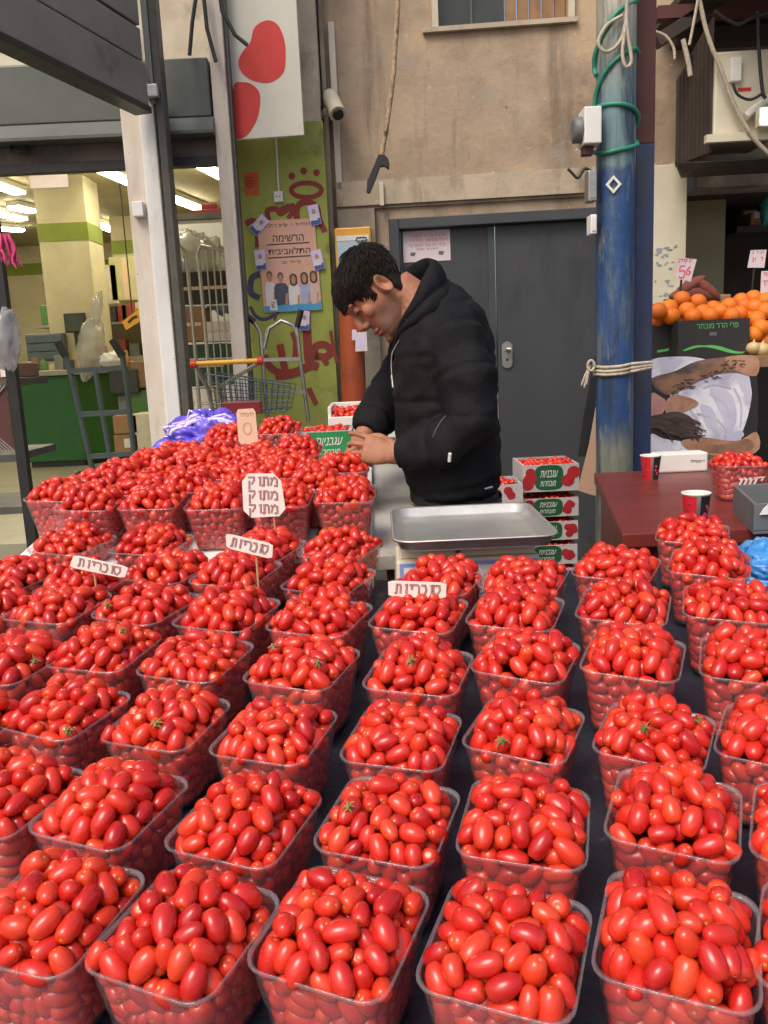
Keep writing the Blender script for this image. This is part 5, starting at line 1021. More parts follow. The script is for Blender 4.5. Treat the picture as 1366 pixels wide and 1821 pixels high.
# printed tomato cartons by the door
TC_MAT = {k: v for k, v in (('red', pm('printed_red', (.42, .02, .025), (.3, .012, .02), 18, .5)), ('leaf', pm('printed_leaf', (.05, .12, .03), None, 9)), ('dk', pm('printed_dark_green', (.012, .1, .04), (.01, .08, .03), 6, .5)))}
def tomato_carton(fr, x0p, y0p, x1p, y1p, dep, label, green='oval', grp=None, tx=('עגבניות', 'מובחרות')):
    a, b = fr.px(x0p, y1p); c, d = fr.px(x1p, y0p); w_ = c - a; h_ = d - b
    t_ = empty('tomato_carton', fr.pt((a + c) / 2, b), label, 'carton', grp)
    MB().fbox(fr, a, c, b, d, -.01, 0).build('front_panel', M['shadedcard'], t_); MB().fbox(fr, a, c, b, d, -dep, -dep + .01).build('back_panel', M['shadedcard'], t_)
    MB().fbox(fr, a, a + .01, b, d, -dep + .0105, -.0105).build('side_panel', M['shadedcard'], t_); MB().fbox(fr, c - .01, c, b, d, -dep + .0105, -.0105).build('side_panel', M['shadedcard'], t_)
    MB().fbox(fr, a + .0105, c - .0105, b + .001, b + .01, -dep + .0105, -.0105).build('bottom', M['cardboard'], t_)
    gx0, gx1 = (a + w_ * .2, a + w_ * .72) if green == 'oval' else (a + w_ * .13, c - .002)
    if green:
        n_ = 20; cx, cy = (gx0 + gx1) / 2, b + h_ * .52
        sq = lambda t: math.copysign(abs(t) ** .55, t)
        MB().fpoly(fr, [(cx + (gx1 - gx0) / 2 * sq(math.cos(6.283 * k / n_)), cy + h_ * .47 * sq(math.sin(6.283 * k / n_))) for k in range(n_)] if green == 'oval' else [(gx0, b + .002), (gx1, b + .002), (gx1, d - .002), (gx0, d - .002)], .0003, .0012).build('green_label', TC_MAT['dk'] if green == 'oval' else M['green_card'], t_)
        mb = text_mb(fr, tx[0], cx, cy + h_ * .14, h_ * .26, .0013, .0007, shear=.35, width=(gx1 - gx0) * .62)
        m2 = text_mb(fr, tx[1], cx - .005, cy - h_ * .22, h_ * .2, .0013, .0007, shear=.35, width=(gx1 - gx0) * .55); mb.add(m2.v, m2.f); mb.build('lettering', M['paper'], t_)
    mb = MB(); rr = random.Random(int(x0p * 7 + y0p))
    if green != 'panel':
        rng_x = ((a + w_ * .74, c - w_ * .04), (a + w_ * .02, a + w_ * .18)) if green else ((a + w_ * .08, c - w_ * .1),)
        k = 0
        for r0, r1 in rng_x:
            for j in range(5 if r1 - r0 > .04 else 3):
                e, f = rr.uniform(r0 + .01, r1 - .008), b + h_ * rr.uniform(.25, .72); q = h_ * rr.uniform(.17, .26); k += 1
                q = min(q, f - b - .002, d - f - .002); mb.fpoly(fr, [(e + q * math.cos(.5236 * i), f + q * .92 * math.sin(.5236 * i)) for i in range(12)], .0003, .001 + .00012 * k)
        mb.build('printed_tomato', TC_MAT['red'], t_)
    return a, b, c, d
TS = Frame((0, 3.75, 0)); ys = [(824, 876), (884, 921), (926, 963), (968, 1006), (1010, 1048)]
CART = []
for i, (ya, yb_) in enumerate(ys):
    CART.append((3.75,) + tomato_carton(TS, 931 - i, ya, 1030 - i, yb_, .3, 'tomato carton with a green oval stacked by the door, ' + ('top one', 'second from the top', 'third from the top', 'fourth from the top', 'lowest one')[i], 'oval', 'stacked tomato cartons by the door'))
TS2 = Frame((0, 3.6, 0)); 
for i, (ya, yb_) in enumerate(((861, 896), (900, 938))):
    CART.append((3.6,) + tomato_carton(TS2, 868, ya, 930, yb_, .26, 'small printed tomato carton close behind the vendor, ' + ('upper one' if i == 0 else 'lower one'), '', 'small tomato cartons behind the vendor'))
pl2 = empty('crate_stand', (CART[4][1] + .2, 3.9, 0), 'low wooden stand under the tomato cartons by the door', 'stand'); zb = min(CART[4][2], CART[6][2])
MB().box((CART[5][1] - .02, 3.58, zb - .04), (CART[4][3] + .02, 4.1, zb - .001)).build('stand_top', M['wood'], pl2)
for x in (CART[5][1], CART[4][3] - .04): MB().box((x, 3.62, 0), (x + .04, 4.05, zb - .041)).build('leg', M['wood'], pl2)
ps = empty('white_box', (CART[5][1], 3.6, zb), 'pale lilac lidless box above the small tomato cartons behind the vendor', 'box')
# cartons behind the hands of the vendor
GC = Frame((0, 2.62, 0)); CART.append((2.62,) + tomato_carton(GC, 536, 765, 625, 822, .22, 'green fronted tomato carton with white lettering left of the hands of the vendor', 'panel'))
WC = Frame((0, 2.9, 0)); a, b = WC.px(585, 775); c, d = WC.px(715, 718)
wc = empty('foam_crate', WC.pt((a + c) / 2, b), 'white open crate of tomatoes behind the vendor, by the orange pipe', 'crate')
b = min(b, BZ(2.9) + .12)
MB().fbox(WC, a, c, BZ(2.75) + .02, d - .035, -.012, 0).build('front_side', M['white'], wc, .003); MB().fbox(WC, a, c, BZ(2.75) + .02, d, -.3, -.29).build('back_side', M['white'], wc, .003)
MB().fbox(WC, a, a + .012, BZ(2.75) + .02, d, -.289, -.0125).build('end_side', M['white'], wc, .003); MB().fbox(WC, c - .012, c, BZ(2.75) + .02, d, -.289, -.0125).build('end_side', M['white'], wc, .003)
WCB = (a, c, d)
bpy.data.objects.remove(ps)
# crumpled bags
def crumple(mb, c, ax, seed, amp):
    return mb.ell(c, ax, 110, 72, lambda d: 1 + amp * noise.noise(d * 2.2 + Vector((seed, 0, 0))) + amp * .45 * (.5 - 2 * abs(noise.noise(d * 4.2 + Vector((0, seed, 0))))) + amp * .28 * (.5 - 2 * abs(noise.noise(d * 9 + Vector((0, 0, seed))))))
mb = MB(); c_ = atY(368, 782, 2.75); c_.z = max(c_.z, BZ(2.75) + .05)
crumple(mb, c_, [(.13, 0, 0), (0, .1, 0), (.01, 0, .085)], 6, .38); pb_ = empty('purple_bag', c_, 'crumpled purple plastic bag with lilac stripes behind the tomato tubs', 'bag'); mb.build('bag_film', M['purplebag'], pb_)
for k in range(4):
    pts = []
    for j in range(14):
        th = .35 + 2.4 * j / 13; d = Vector((math.cos(th) * math.cos(.25 * k - .3), -.25 - .18 * k, math.sin(th) * .9)).normalized(); q = 1 + .38 * noise.noise(d * 2.2 + Vector((6, 0, 0))) + .171 * (.5 - 2 * abs(noise.noise(d * 4.2 + Vector((0, 6, 0))))) + .106 * (.5 - 2 * abs(noise.noise(d * 9 + Vector((0, 0, 6)))))
        pts.append(c_ + Vector((d.x * .13, d.y * .1, d.z * .085)) * q * 1.015)
    MB().tube(pts, .007 if k % 2 else .004, 6).build('lilac_stripe', M['lilac'], pb_)
c_ = atZ(1352, 1000, .88); mb = MB(); crumple(mb, c_ + Vector((.06, .02, -.02)), [(.14, 0, 0), (0, .11, 0), (0, 0, .06)], 11, .25)
bb_ = empty('blue_bag', c_, 'crumpled bright blue plastic bag at the right edge beside the tomato tubs', 'bag'); mb.build('bag_film', M['bluebag'], bb_)
MB().tube([c_ + Vector((x, -.1 + x * .2, z)) for x, z in ((-.03, -.02), (.02, -.035), (.08, -.05))], .008, 6).build('red_print', M['redpaint'], bb_)

# ------------------------------------------------------------------ SCALE
pz = .966; fl = atZ(680, 962, pz); frr = atZ(975, 962, pz); bl_ = atZ(712, 899, pz); br_ = atZ(966, 897, pz)
cx = (fl.x + frr.x + bl_.x + br_.x) / 4; cy = (fl.y + frr.y + bl_.y + br_.y) / 4; hw = (frr.x - fl.x) / 2 + .004; hd = (bl_.y - fl.y) / 2 - .01
sc_ = empty('weighing_scale', (cx, 1.72, TZ(1.72)), 'old market scale with a shallow steel pan and cream body with blue bordered panels', 'scale')
def rrect(hx, hy, r_, n=6):
    return [(sx * (hx - r_) + r_ * math.cos(a0 + i * math.pi / 2 / n), sy * (hy - r_) + r_ * math.sin(a0 + i * math.pi / 2 / n)) for sx, sy, a0 in ((1, 1, 0), (-1, 1, math.pi / 2), (-1, -1, math.pi), (1, -1, 1.5 * math.pi)) for i in range(n + 1)]
def loftring(mb, rings, closed_bottom=True, smooth=True):
    n = len(rings[0]); mb.add([p for r_ in rings for p in r_], [(k * n + i, k * n + (i + 1) % n, (k + 1) * n + (i + 1) % n, (k + 1) * n + i) for k in range(len(rings) - 1) for i in range(n)], smooth)
    if closed_bottom: mb.add(rings[-1], [tuple(range(n))])
    return mb
RR = lambda hx, hy, r_, z: [Vector((cx + x, cy + y, z)) for x, y in rrect(hx, hy, r_)]
mb = loftring(MB(), [RR(hw - .022, hd - .022, .03, pz - .024), RR(hw - .01, hd - .01, .035, pz - .019), RR(hw - .004, hd - .004, .04, pz - .004), RR(hw + .002, hd + .002, .042, pz), RR(hw + .004, hd + .004, .042, pz - .002), RR(hw + .0025, hd + .0025, .042, pz + .003), RR(hw - .003, hd - .003, .04, pz + .001), RR(hw - .01, hd - .01, .035, pz - .016), RR(hw - .024, hd - .024, .028, pz - .021)])
mb.add(RR(hw - .022, hd - .022, .03, pz - .024), [tuple(range(28))[::-1]])
mb.build('pan', M['pan'], sc_)
sbw = .148; yf = 1.635; zb0 = TZ(yf) + .006; zt0 = pz - .034
bx = cx - .012
MB().hexa([Vector(p) for p in ((bx - sbw, yf, zb0), (bx + sbw, yf, zb0), (bx + sbw, 1.79, zb0 + .01), (bx - sbw, 1.79, zb0 + .01), (bx - sbw + .004, yf + .012, zt0 - .018), (bx + sbw - .004, yf + .012, zt0 - .018), (bx + sbw - .004, 1.79, zt0 - .018), (bx - sbw + .004, 1.79, zt0 - .018))]).build('body', M['cream'], sc_, .006)
MB().box((bx - sbw + .012, yf + .02, zt0 - .0175), (bx + sbw - .012, 1.785, zt0)).build('pan_support', M['cream'], sc_, .003)
MB().box((bx - .03, 1.66, zt0 + .0003), (bx + .03, 1.77, pz - .0245)).build('load_post', M['darksteel'], sc_)
SFp = Frame((bx, yf - .0008, zb0), 0, math.atan2(-.012, zt0 - .018 - zb0) * 1.0)
ph = (zt0 - .018 - zb0)
bluep = pm('faded_blue_print', (.2, .26, .6), (.28, .33, .66), 20, .5)
MB().fbox(SFp, -sbw + .01, sbw - .01, .006, ph - .006, .0008, .0018).build('blue_border', bluep, sc_)
for a, b in ((-sbw + .018, -.002), (.006, sbw - .018)):
    pn = MB().fbox(SFp, a, b, .016, ph - .014, .0019, .003).build('display_panel', M['paper'], sc_)
    mb = MB(); squiggle(mb, SFp, a + .01, b - .02, ph - .01, .005, .0028, .001); squiggle(mb, SFp, (a + b) / 2, b - .012, .024, .008, .0042, .0012); mb.build('print', bluep, sc_)
for sx in (-1, 1):
    for yy in (1.65, 1.775): MB().lathe((bx + sx * (sbw - .02), yy, TZ(yy) - .002), [(.01, 0), (.01, zb0 - TZ(yy) + .004 + (.01 if yy > 1.7 else 0))], 12).build('foot', M['black'], sc_)
MB().ell((bx - .02, yf + .013, zt0 - .005), [(.006, 0, 0), (0, .004, 0), (0, 0, .003)], 10, 6).build('spirit_level', M['darksteel'], sc_)

# ------------------------------------------------------------------ TUBS AND TOMATOES
TA, TB_, TH = .0605, .0645, .094                         # rim half sizes, height
def tub_mesh(seed=0):
    def ring(z, off=0, n=5):
        k = z / TH; a = TA - .0125 * (1 - k) + off; b = TB_ - .0125 * (1 - k) + off; return [Vector((x, y, z)) for x, y in rrect(a, b, .021, n)]
    body = MB(); levels = [0, .004, .012] + [TH * i / 8 for i in range(2, 9)]; rings = []
    for z in levels:
        r_ = ring(max(z, 0)); 
        if z == 0: r_ = [Vector((p.x * .93, p.y * .93, .0)) for p in r_]
        if .012 < z < TH * .85:                          # pressed ribs along the walls
            r_ = [p + Vector((p.x, p.y, 0)).normalized() * (.0009 * math.sin(i * 2.6)) for i, p in enumerate(r_)]
        r_ = [p + Vector((p.x, p.y, 0)).normalized() * (.0009 * noise.noise(p * 55 + Vector((seed * 9, 0, 0)))) for p in r_]
        rings.append(r_)
    loftring(body, rings[::-1], True)
    wv = lambda z, o: [p + Vector((p.x, p.y, 0)).normalized() * (.0016 * noise.noise(p * 24 + Vector((0, seed * 7, 0)))) + Vector((0, 0, .0011 * noise.noise(p * 20 + Vector((seed * 5, 3, 0))))) for p in ring(z, o)]
    rim = MB(); loftring(rim, [wv(TH - .005, .0006), wv(TH - .0042, .0019), wv(TH - .0025, .0025), wv(TH + .0002, .002), wv(TH + .0004, .001), wv(TH - .002, -.0006)], False)
    return body.mesh('tub', M['tub']), rim.mesh('tub_rim', M['rim'])
TUBM = [tub_mesh(k) for k in range(4)]
def pack(seed, N=200, heap=.036):
    """let N tomatoes settle in a tub: each is two spheres pushed apart, pulled down, kept in the tub and under a heap slope"""
    g = np.random.default_rng(seed); sc = g.uniform(.85, 1.14, N); el = g.uniform(.85, 1.25, N)
    r = .0091 * sc; h = .0052 * sc * el
    c = np.stack([g.uniform(-.045, .045, N), g.uniform(-.05, .05, N), g.uniform(.012, .145, N)], 1); d = g.normal(size=(N, 3)); d[:, 2] *= .6; d /= np.linalg.norm(d, axis=1)[:, None]
    P = np.concatenate([c + d * h[:, None], c - d * h[:, None]]).astype(np.float32); rr = np.concatenate([r, r]).astype(np.float32); jit = np.concatenate([j_ := g.uniform(-.006, .007, N), j_])
    own = np.arange(2 * N) % N; same = own[:, None] == own[None]; RS = rr[:, None] + rr[None]; RS[same] = 0
    for it in range(210):
        P[:, 2] -= .0009 if it < 165 else .0001
        sq = (P ** 2).sum(1); L = np.sqrt(np.maximum(sq[:, None] + sq[None] - 2 * P @ P.T, 1e-12)); W = np.maximum(RS - L, 0) / L * .28
        P += P * W.sum(1)[:, None] - W @ P
        a = P[:N]; b = P[N:]; m_ = (a + b) / 2; v = a - b; L = np.linalg.norm(v, axis=1)[:, None] + 1e-9; v = v / L * h[:, None]; P = np.concatenate([m_ + v, m_ - v]).astype(np.float32)
        z = P[:, 2]; k = np.clip(z / TH, 0, 1); up = np.maximum(z - TH + .002, 0) * .85; hi = z > TH - .012
        ax = np.maximum(TA - .0125 * (1 - k) - .0015 - up - rr + jit * hi, .002); by = np.maximum(TB_ - .0125 * (1 - k) - .0015 - up - rr + jit * hi, .002)
        P[:, 0] = np.clip(P[:, 0], -ax, ax); P[:, 1] = np.clip(P[:, 1], -by, by)
        q = np.maximum(.021 - rr, .003); ex = np.abs(P[:, 0]) - (ax - q); ey = np.abs(P[:, 1]) - (by - q); D = np.hypot(ex, ey); out = (ex > 0) & (ey > 0) & (D > q); f_ = np.where(out, q / np.maximum(D, 1e-6), 1)
        P[:, 0] = np.where(out, np.sign(P[:, 0]) * (ax - q + ex * f_), P[:, 0]); P[:, 1] = np.where(out, np.sign(P[:, 1]) * (by - q + ey * f_), P[:, 1])
        P[:, 2] = np.minimum(np.maximum(P[:, 2], rr + .002), TH + heap - rr + jit)
    a = P[:N]; b = P[N:]; v = (a - b) / np.linalg.norm(a - b, axis=1)[:, None]; c = (a + b) / 2
    top = np.array([not np.any((np.linalg.norm(c[:, :2] - q[:2], axis=1) < .016) & (c[:, 2] > q[2] + .02)) for q in c])
    k = np.clip(c[:, 2] / TH, 0, 1); wall = (np.abs(c[:, 0]) > TA - .0125 * (1 - k) - .021) | (np.abs(c[:, 1]) > TB_ - .0125 * (1 - k) - .021) | (c[:, 2] > TH - .005)
    keep = top | wall
    return [(c[i], v[i], r[i] / .0103, (r[i] + h[i]) / (.0161 * r[i] / .0103)) for i in np.where(keep)[0]]
PILES = [pack(11 + i, 252 + 6 * (i % 3), (.034, .04, .03, .037, .043, .032)[i]) for i in range(6)]
def unit_tomato(n, m):
    vs = []; ax = []
    for i in range(m + 1):
        ph = math.pi * i / m; z = math.cos(ph); rr = math.sin(ph) ** .88
        dim = .0022 * math.exp(-(ph / .33) ** 2)
        for k in range(n):
            th = 2 * math.pi * k / n; vs.append((.0106 * rr * math.cos(th), .0106 * rr * math.sin(th), .0162 * z - dim + (.0006 if i == m else 0))); ax.append(z)
    fs = [(i * n + k, (i + 1) * n + k, (i + 1) * n + (k + 1) % n, i * n + (k + 1) % n) for i in range(m) for k in range(n)]
    return np.array(vs), np.array(ax), np.array(fs)
def shaped(U, k):
    v, a, f = U; v = v.copy(); z = v[:, 2] / .0162; g_ = (1 + (.13, -.02, .07, .0)[k] * z - (.0, .05, .0, .1)[k] * (z > 0) * z ** 2); v[:, 0] *= g_; v[:, 1] *= g_; v[:, 0] += (.0, .0012, -.0014, .0006)[k] * z ** 2
    th = np.arctan2(v[:, 1], v[:, 0]); m_ = 1 + (.012, .02, .0, .03)[k] * np.cos(3 * th + k) * (1 - z ** 2); v[:, 0] *= m_; v[:, 1] *= m_; return v, a, f
HI, LO = [shaped(unit_tomato(18, 12), k) for k in range(4)], [shaped(unit_tomato(11, 8), k) for k in range(4)]
def basis(v, tw):
    v = Vector(v); a = v.orthogonal().normalized(); b = v.cross(a); c_, s_ = math.cos(tw), math.sin(tw)
    return np.array([a * c_ + b * s_, b * c_ - a * s_, v]).T
def tomesh(name, vs, fs, ax):
    me = bpy.data.meshes.new(name); nv, nf = len(vs), len(fs); me.vertices.add(nv); me.vertices.foreach_set('co', vs.astype(np.float32).ravel())
    me.loops.add(nf * 4); me.loops.foreach_set('vertex_index', fs.astype(np.int32).ravel()); me.polygons.add(nf); me.polygons.foreach_set('loop_start', np.arange(0, nf * 4, 4, dtype=np.int32)); me.polygons.foreach_set('loop_total', np.full(nf, 4, dtype=np.int32))
    me.update(calc_edges=True); me.polygons.foreach_set('use_smooth', np.ones(nf, bool))
    at = me.attributes.new('axial', 'FLOAT', 'POINT'); at.data.foreach_set('value', ax.astype(np.float32)); me.materials.append(M['tomato']); return me
TOMB = [tomesh('tomato', H_[0], H_[2], H_[1]) for H_ in HI]

ROWS = [  # (row name, surface, [(px, py) of the middle of the rim, left to right])
 ('front row', 'T', [(92, 1622), (330, 1655), (607, 1652), (902, 1682), (1206, 1664), (1500, 1690)]),
 ('second row from the front', 'T', [(15, 1415), (197, 1432), (438, 1458), (692, 1457), (934, 1462), (1200, 1445), (1462, 1478)]),
 ('third row from the front', 'T', [(-62, 1290), (118, 1264), (298, 1282), (490, 1303), (716, 1312), (933, 1297), (1165, 1307), (1382, 1312)]),
 ('fourth row from the front', 'T', [(25, 1182), (188, 1163), (350, 1178), (540, 1190), (746, 1199), (936, 1176), (1127, 1174), (1336, 1182)]),
 ('fifth row from the front', 'T', [(-30, 1092), (105, 1088), (262, 1088), (406, 1100), (570, 1108), (746, 1102), (918, 1098), (1110, 1088), (1297, 1085)]),
 ('sixth row from the front', 'T', [(32, 1034), (150, 1048), (300, 1022), (421, 1028), (586, 1040), (783, 1040), (933, 1037), (1097, 1018), (1262, 1012)]),
 ('seventh row from the front', 'T', [(130, 975), (272, 976), (470, 985), (606, 984), (1232, 957)]),
 ('front row on the raised boards', 'B', [(112, 882), (168, 898), (274, 896), (390, 896), (503, 892), (615, 884)]),
 ('low row behind the front raised tubs', 'B', [(172, 862), (250, 872), (338, 868), (440, 868), (560, 862)]),
 ('second row on the raised boards', 'B', [(215, 848), (302, 850), (388, 846), (462, 846), (528, 843), (610, 834)]),
 ('low row between the second and third raised rows', 'B', [(270, 828), (350, 830), (425, 828), (495, 824)]),
 ('third row on the raised boards', 'B', [(318, 812), (388, 812), (452, 812), (530, 806)]),
 ('back row on the raised boards', 'B', [(402, 782), (497, 768)]),
]
ORD = ['leftmost', 'second from left', 'third from left', 'fourth from left', 'fifth from left', 'sixth from left', 'seventh from left', 'eighth from left', 'ninth from left']
TUBS = []
rt_ = random.Random(21)
def rotmat(slope, ang): return Matrix.Rotation(math.atan(slope), 4, 'X') @ Matrix.Rotation(ang, 4, 'Z')
for rn, kind, pts in ROWS:
    for i, (x, y) in enumerate(pts):
        if kind == 'T': p = onrim(x, y, .683 + TH + .002, .085); s_ = .085
        else: p = onrim(x, y, .663 + TH + .002, .13); s_ = .13
        ang = -R((21 if x < 1050 else 25) + rt_.uniform(-5, 5)) if kind == 'T' else -R(rt_.uniform(-4, 12))
        sz_ = 1.13 if kind == 'T' and rn.split()[0] in ('fifth', 'sixth', 'seventh') else 1.08 if rn.startswith('fourth') else 1.1 if kind == 'B' else 1.02
        mw = Matrix.Translation(p + Vector((0, 0, (sz_ - 1) * TH))) @ rotmat(s_, ang) @ Matrix.Scale(sz_, 4) @ Matrix.Translation((0, 0, -TH))
        nm = ORD[i] if i < len(pts) - 1 else 'rightmost'
        TUBS.append((mw, 'tub of plum tomatoes, %s, %s' % (rn, nm), rn, nm))
mw = Matrix.Translation(Vector((atZ(1312, 887, RZ).x, atZ(1312, 887, RZ).y + .01, RZ + .001))) @ Matrix.Rotation(R(-6), 4, 'Z')
TUBS.append((mw, 'clear tub of plum tomatoes with white strokes printed on it, on the red table', 'red table', ''))
NFRONT = 6 + 7
tubs_obj = []
for k, (mw, lb, rn, nm) in enumerate(TUBS):
    o = bpy.data.objects.new('tomato_tub', TUBM[k % 4][0]); col.objects.link(o); o.matrix_world = mw; tag(o, lb, 'tub', 'clear tubs of tomatoes')
    r_ = bpy.data.objects.new('rim', TUBM[k % 4][1]); col.objects.link(r_); r_.parent = o; tubs_obj.append(o)
lt = tubs_obj[-1]; mwl = TUBS[-1][0]
LG = Frame((0, 0, 0)); LG.O = Vector((.012, -TB_ + .0055, .05)); LG.U = Vector((1, 0, 0)); LG.V = Vector((0, -.13, 1)).normalized(); LG.N = LG.U.cross(LG.V)
mb = MB()
for u in (-.022, -.01, .002, .014): mb.fstroke(LG, [(u - .004, -.014), (u + .004, .008), (u - .002, .012)], .0055, .002, .003)
mb.fstroke(LG, [(.012, .012), (.036, .014), (.03, .004)], .004, .002, .003); mb.fstroke(LG, [(-.036, -.01), (-.03, -.012)], .004, .002, .003)
lo_ = bpy.data.objects.new('printed_logo', mb.mesh('printed_logo', M['paper'])); col.objects.link(lo_); lo_.parent = lt
allT = []                                               # every tomato: matrix in the world, tub index
for k, (mw, lb, rn, nm) in enumerate(TUBS):
    pile = PILES[(k * 5 + 2 + k // 7) % 6]; flip = k % 2; m3 = np.array(mw.to_3x3()); t3 = np.array(mw.translation)
    for c, v, s_, el in pile:
        c = np.array(c); v = np.array(v)
        if flip: c = c * (-1, -1, 1); v = v * (-1, -1, 1)
        if rt_.random() < .5: v = -v
        B_ = m3 @ (basis(v, rt_.uniform(0, 6.28)) * np.array([s_, s_, s_ * el])); allT.append((B_, m3 @ c + t3, k))
def extra(c, k=-1, s_=1.0):
    v = np.array([rt_.gauss(0, 1), rt_.gauss(0, 1), rt_.gauss(0, .5)]); v /= np.linalg.norm(v); allT.append((basis(v, 0) * s_, np.array(c), k))
for (Yc, a, b, c, d) in CART:                           # tomatoes in the printed cartons and the foam crate
    nx = int((c - a - .02) / .023)
    for i in range(nx):
        for j in range(9): extra((a + .022 + .023 * i + rt_.uniform(-.004, .004), Yc + .022 + .025 * j, d - .012 + rt_.uniform(-.004, .01)))
a, c, d = WCB
for i in range(int((c - a - .02) / .022)):
    for j in range(10):
        for l_ in range(2): extra((a + .022 + .022 * i + rt_.uniform(-.004, .004), 2.925 + .026 * j, d - .055 + .02 * l_ + rt_.uniform(-.004, .008) + .012 * math.sin(3.14 * j / 9)))
# which 300 show largest: look from the camera at the two front rows
front = [i for i, t in enumerate(allT) if 0 <= t[2] < NFRONT]
XS, YS_ = np.arange(0, 1366, 2), np.arange(1290, 1821, 2); zbuf = np.full((len(YS_), len(XS)), 1e9); idb = np.full(zbuf.shape, -1)
DIR = np.array(FW)[None, None] + ((XS - 683) / FPX)[None, :, None] * np.array(RT) - ((YS_ - 910.5) / FPX)[:, None, None] * np.array(UP)
for i in front:
    q = allT[i][1] - np.array(CAM); dp_ = q @ np.array(FW); x_, y_ = 683 + FPX * (q @ np.array(RT)) / dp_, 910.5 - FPX * (q @ np.array(UP)) / dp_; e_ = FPX * .021 / dp_
    i0, i1 = np.searchsorted(XS, (x_ - e_, x_ + e_)); j0, j1 = np.searchsorted(YS_, (y_ - e_, y_ + e_))
    if i1 <= i0 or j1 <= j0: continue
    inv = np.linalg.inv(allT[i][0] @ np.diag((.0106, .0106, .0162))); o_ = inv @ -q; dd = DIR[j0:j1, i0:i1] @ inv.T
    A_ = (dd ** 2).sum(-1); B_ = dd @ o_; disc = B_ ** 2 - A_ * (o_ @ o_ - 1); t_ = np.where(disc > 0, (-B_ - np.sqrt(np.maximum(disc, 0))) / A_, 1e9)
    m_ = t_ < zbuf[j0:j1, i0:i1]; zbuf[j0:j1, i0:i1][m_] = t_[m_]; idb[j0:j1, i0:i1][m_] = i
cnt = np.bincount(idb[idb >= 0], minlength=len(allT))
big = set(int(i) for i in np.argsort(-cnt)[:300] if cnt[i] > 0)
for i in sorted(big):
    B_, t3, k = allT[i]; o = bpy.data.objects.new('tomato', TOMB[i % 4]); col.objects.link(o)
    o.matrix_world = Matrix([[*B_[r_], t3[r_]] for r_ in range(3)] + [[0, 0, 0, 1]])
    rn, nm = TUBS[k][2:]; tag(o, 'glossy red plum tomato in the %s tub, %s' % (nm, rn), 'tomato', 'large tomatoes in the %s tub, %s' % (nm, rn))
vs = []; fs = []; ax = []; n0 = 0
for i, (B_, t3, k) in enumerate(allT):
    if i in big: continue
    U_ = (HI if 0 <= k < 30 else LO)[i % 4]
    vs.append(U_[0] @ B_.T + t3); fs.append(U_[2] + n0); ax.append(U_[1]); n0 += len(U_[0])
o = bpy.data.objects.new('heaped_tomatoes', tomesh('heaped_tomatoes', np.concatenate(vs), np.concatenate(fs), np.concatenate(ax))); col.objects.link(o)
tag(o, 'mass of small red plum tomatoes filling the tubs and cartons further back', 'tomatoes', kind='stuff')
# a few withered calyxes among the tomatoes
vis = [i for i in range(len(allT)) if 6 <= allT[i][2] < 46 and allT[i][1][2] > 0]
for n_, (x, y) in enumerate(((480, 1138), (170, 1085), (285, 1290), (1262, 1275), (232, 1135), (1298, 1035), (110, 1330), (620, 1460), (905, 1330), (560, 1190), (1140, 1320), (720, 1190), (60, 1190))):
    best = min(vis, key=lambda i: (lambda q: (q[0] - x) ** 2 + (q[1] - y) ** 2)((lambda v: (683 + FPX * v.dot(RT) / v.dot(FW), 910.5 - FPX * v.dot(UP) / v.dot(FW)))(Vector(allT[i][1]) - CAM)) - 40000 * (allT[i][1][2] - .9))
    B_, t3, k = allT[best]; tip = Vector(t3) + (CAM - Vector(t3)).normalized() * .0118 + Vector((0, 0, .003)); mb = MB(); rr = random.Random(n_)
    for j in range(6):
        th = j * 1.05 + rr.uniform(-.3, .3); L_ = rr.uniform(.006, .011); d = (RT * math.cos(th) + UP * math.sin(th)); mb.tube([tip, tip + d * L_ * .5 + Vector((0, 0, .003)), tip + d * L_ + Vector((0, 0, rr.uniform(-.001, .004)))], [.0016, .0013, .0004], 5)
    mb.tube([tip, tip + Vector((.002, -.004, .006))], [.0013, .001], 5)
    tag(mb.build('tomato_calyx', M['calyx']), 'dry green calyx lying on the %s tub, %s' % (TUBS[k][3], TUBS[k][2]), 'calyx', 'dry calyxes on tub %d' % k)

# ------------------------------------------------------------------ THE VENDOR
YM = 2.27
def mp(x, y, dy=0): return atY(x, y, YM + dy)
def to_obj(mb, name, m): return mb.build(name, m)
def fuse(mb, voxel, smooth_it, name):
    """one continuous surface from overlapping lofts"""
    me = mb.mesh(name, M['ink']); o = bpy.data.objects.new(name, me); col.objects.link(o)
    r_ = o.modifiers.new('r', 'REMESH'); r_.mode = 'VOXEL'; r_.voxel_size = voxel; r_.use_smooth_shade = True
    if smooth_it: s_ = o.modifiers.new('s', 'SMOOTH'); s_.factor = .5; s_.iterations = smooth_it
    dg = bpy.context.evaluated_depsgraph_get(); dg.update(); out = bpy.data.meshes.new_from_object(o.evaluated_get(dg)); bpy.data.objects.remove(o); bpy.data.meshes.remove(me); return out
def loft(mb, secs, n=24, ex=1.0):
    """secs: (centre, half axis a, half axis b)"""
    vs = []
    for c, a, b in secs:
        c, a, b = Vector(c), Vector(a), Vector(b)
        for k in range(n):
            t = 2 * math.pi * k / n; ca, sa = math.cos(t), math.sin(t)
            vs.append(c + a * math.copysign(abs(ca) ** ex, ca) + b * math.copysign(abs(sa) ** ex, sa))
    m = len(secs); mb.add(vs, [(i * n + k, i * n + (k + 1) % n, (i + 1) * n + (k + 1) % n, (i + 1) * n + k) for i in range(m - 1) for k in range(n)], True)
    mb.add(vs[:n], [tuple(range(n))[::-1]]); mb.add(vs[-n:], [tuple(range(n))]); return mb
KM = YM / FPX                                            # metres per pixel at the vendor
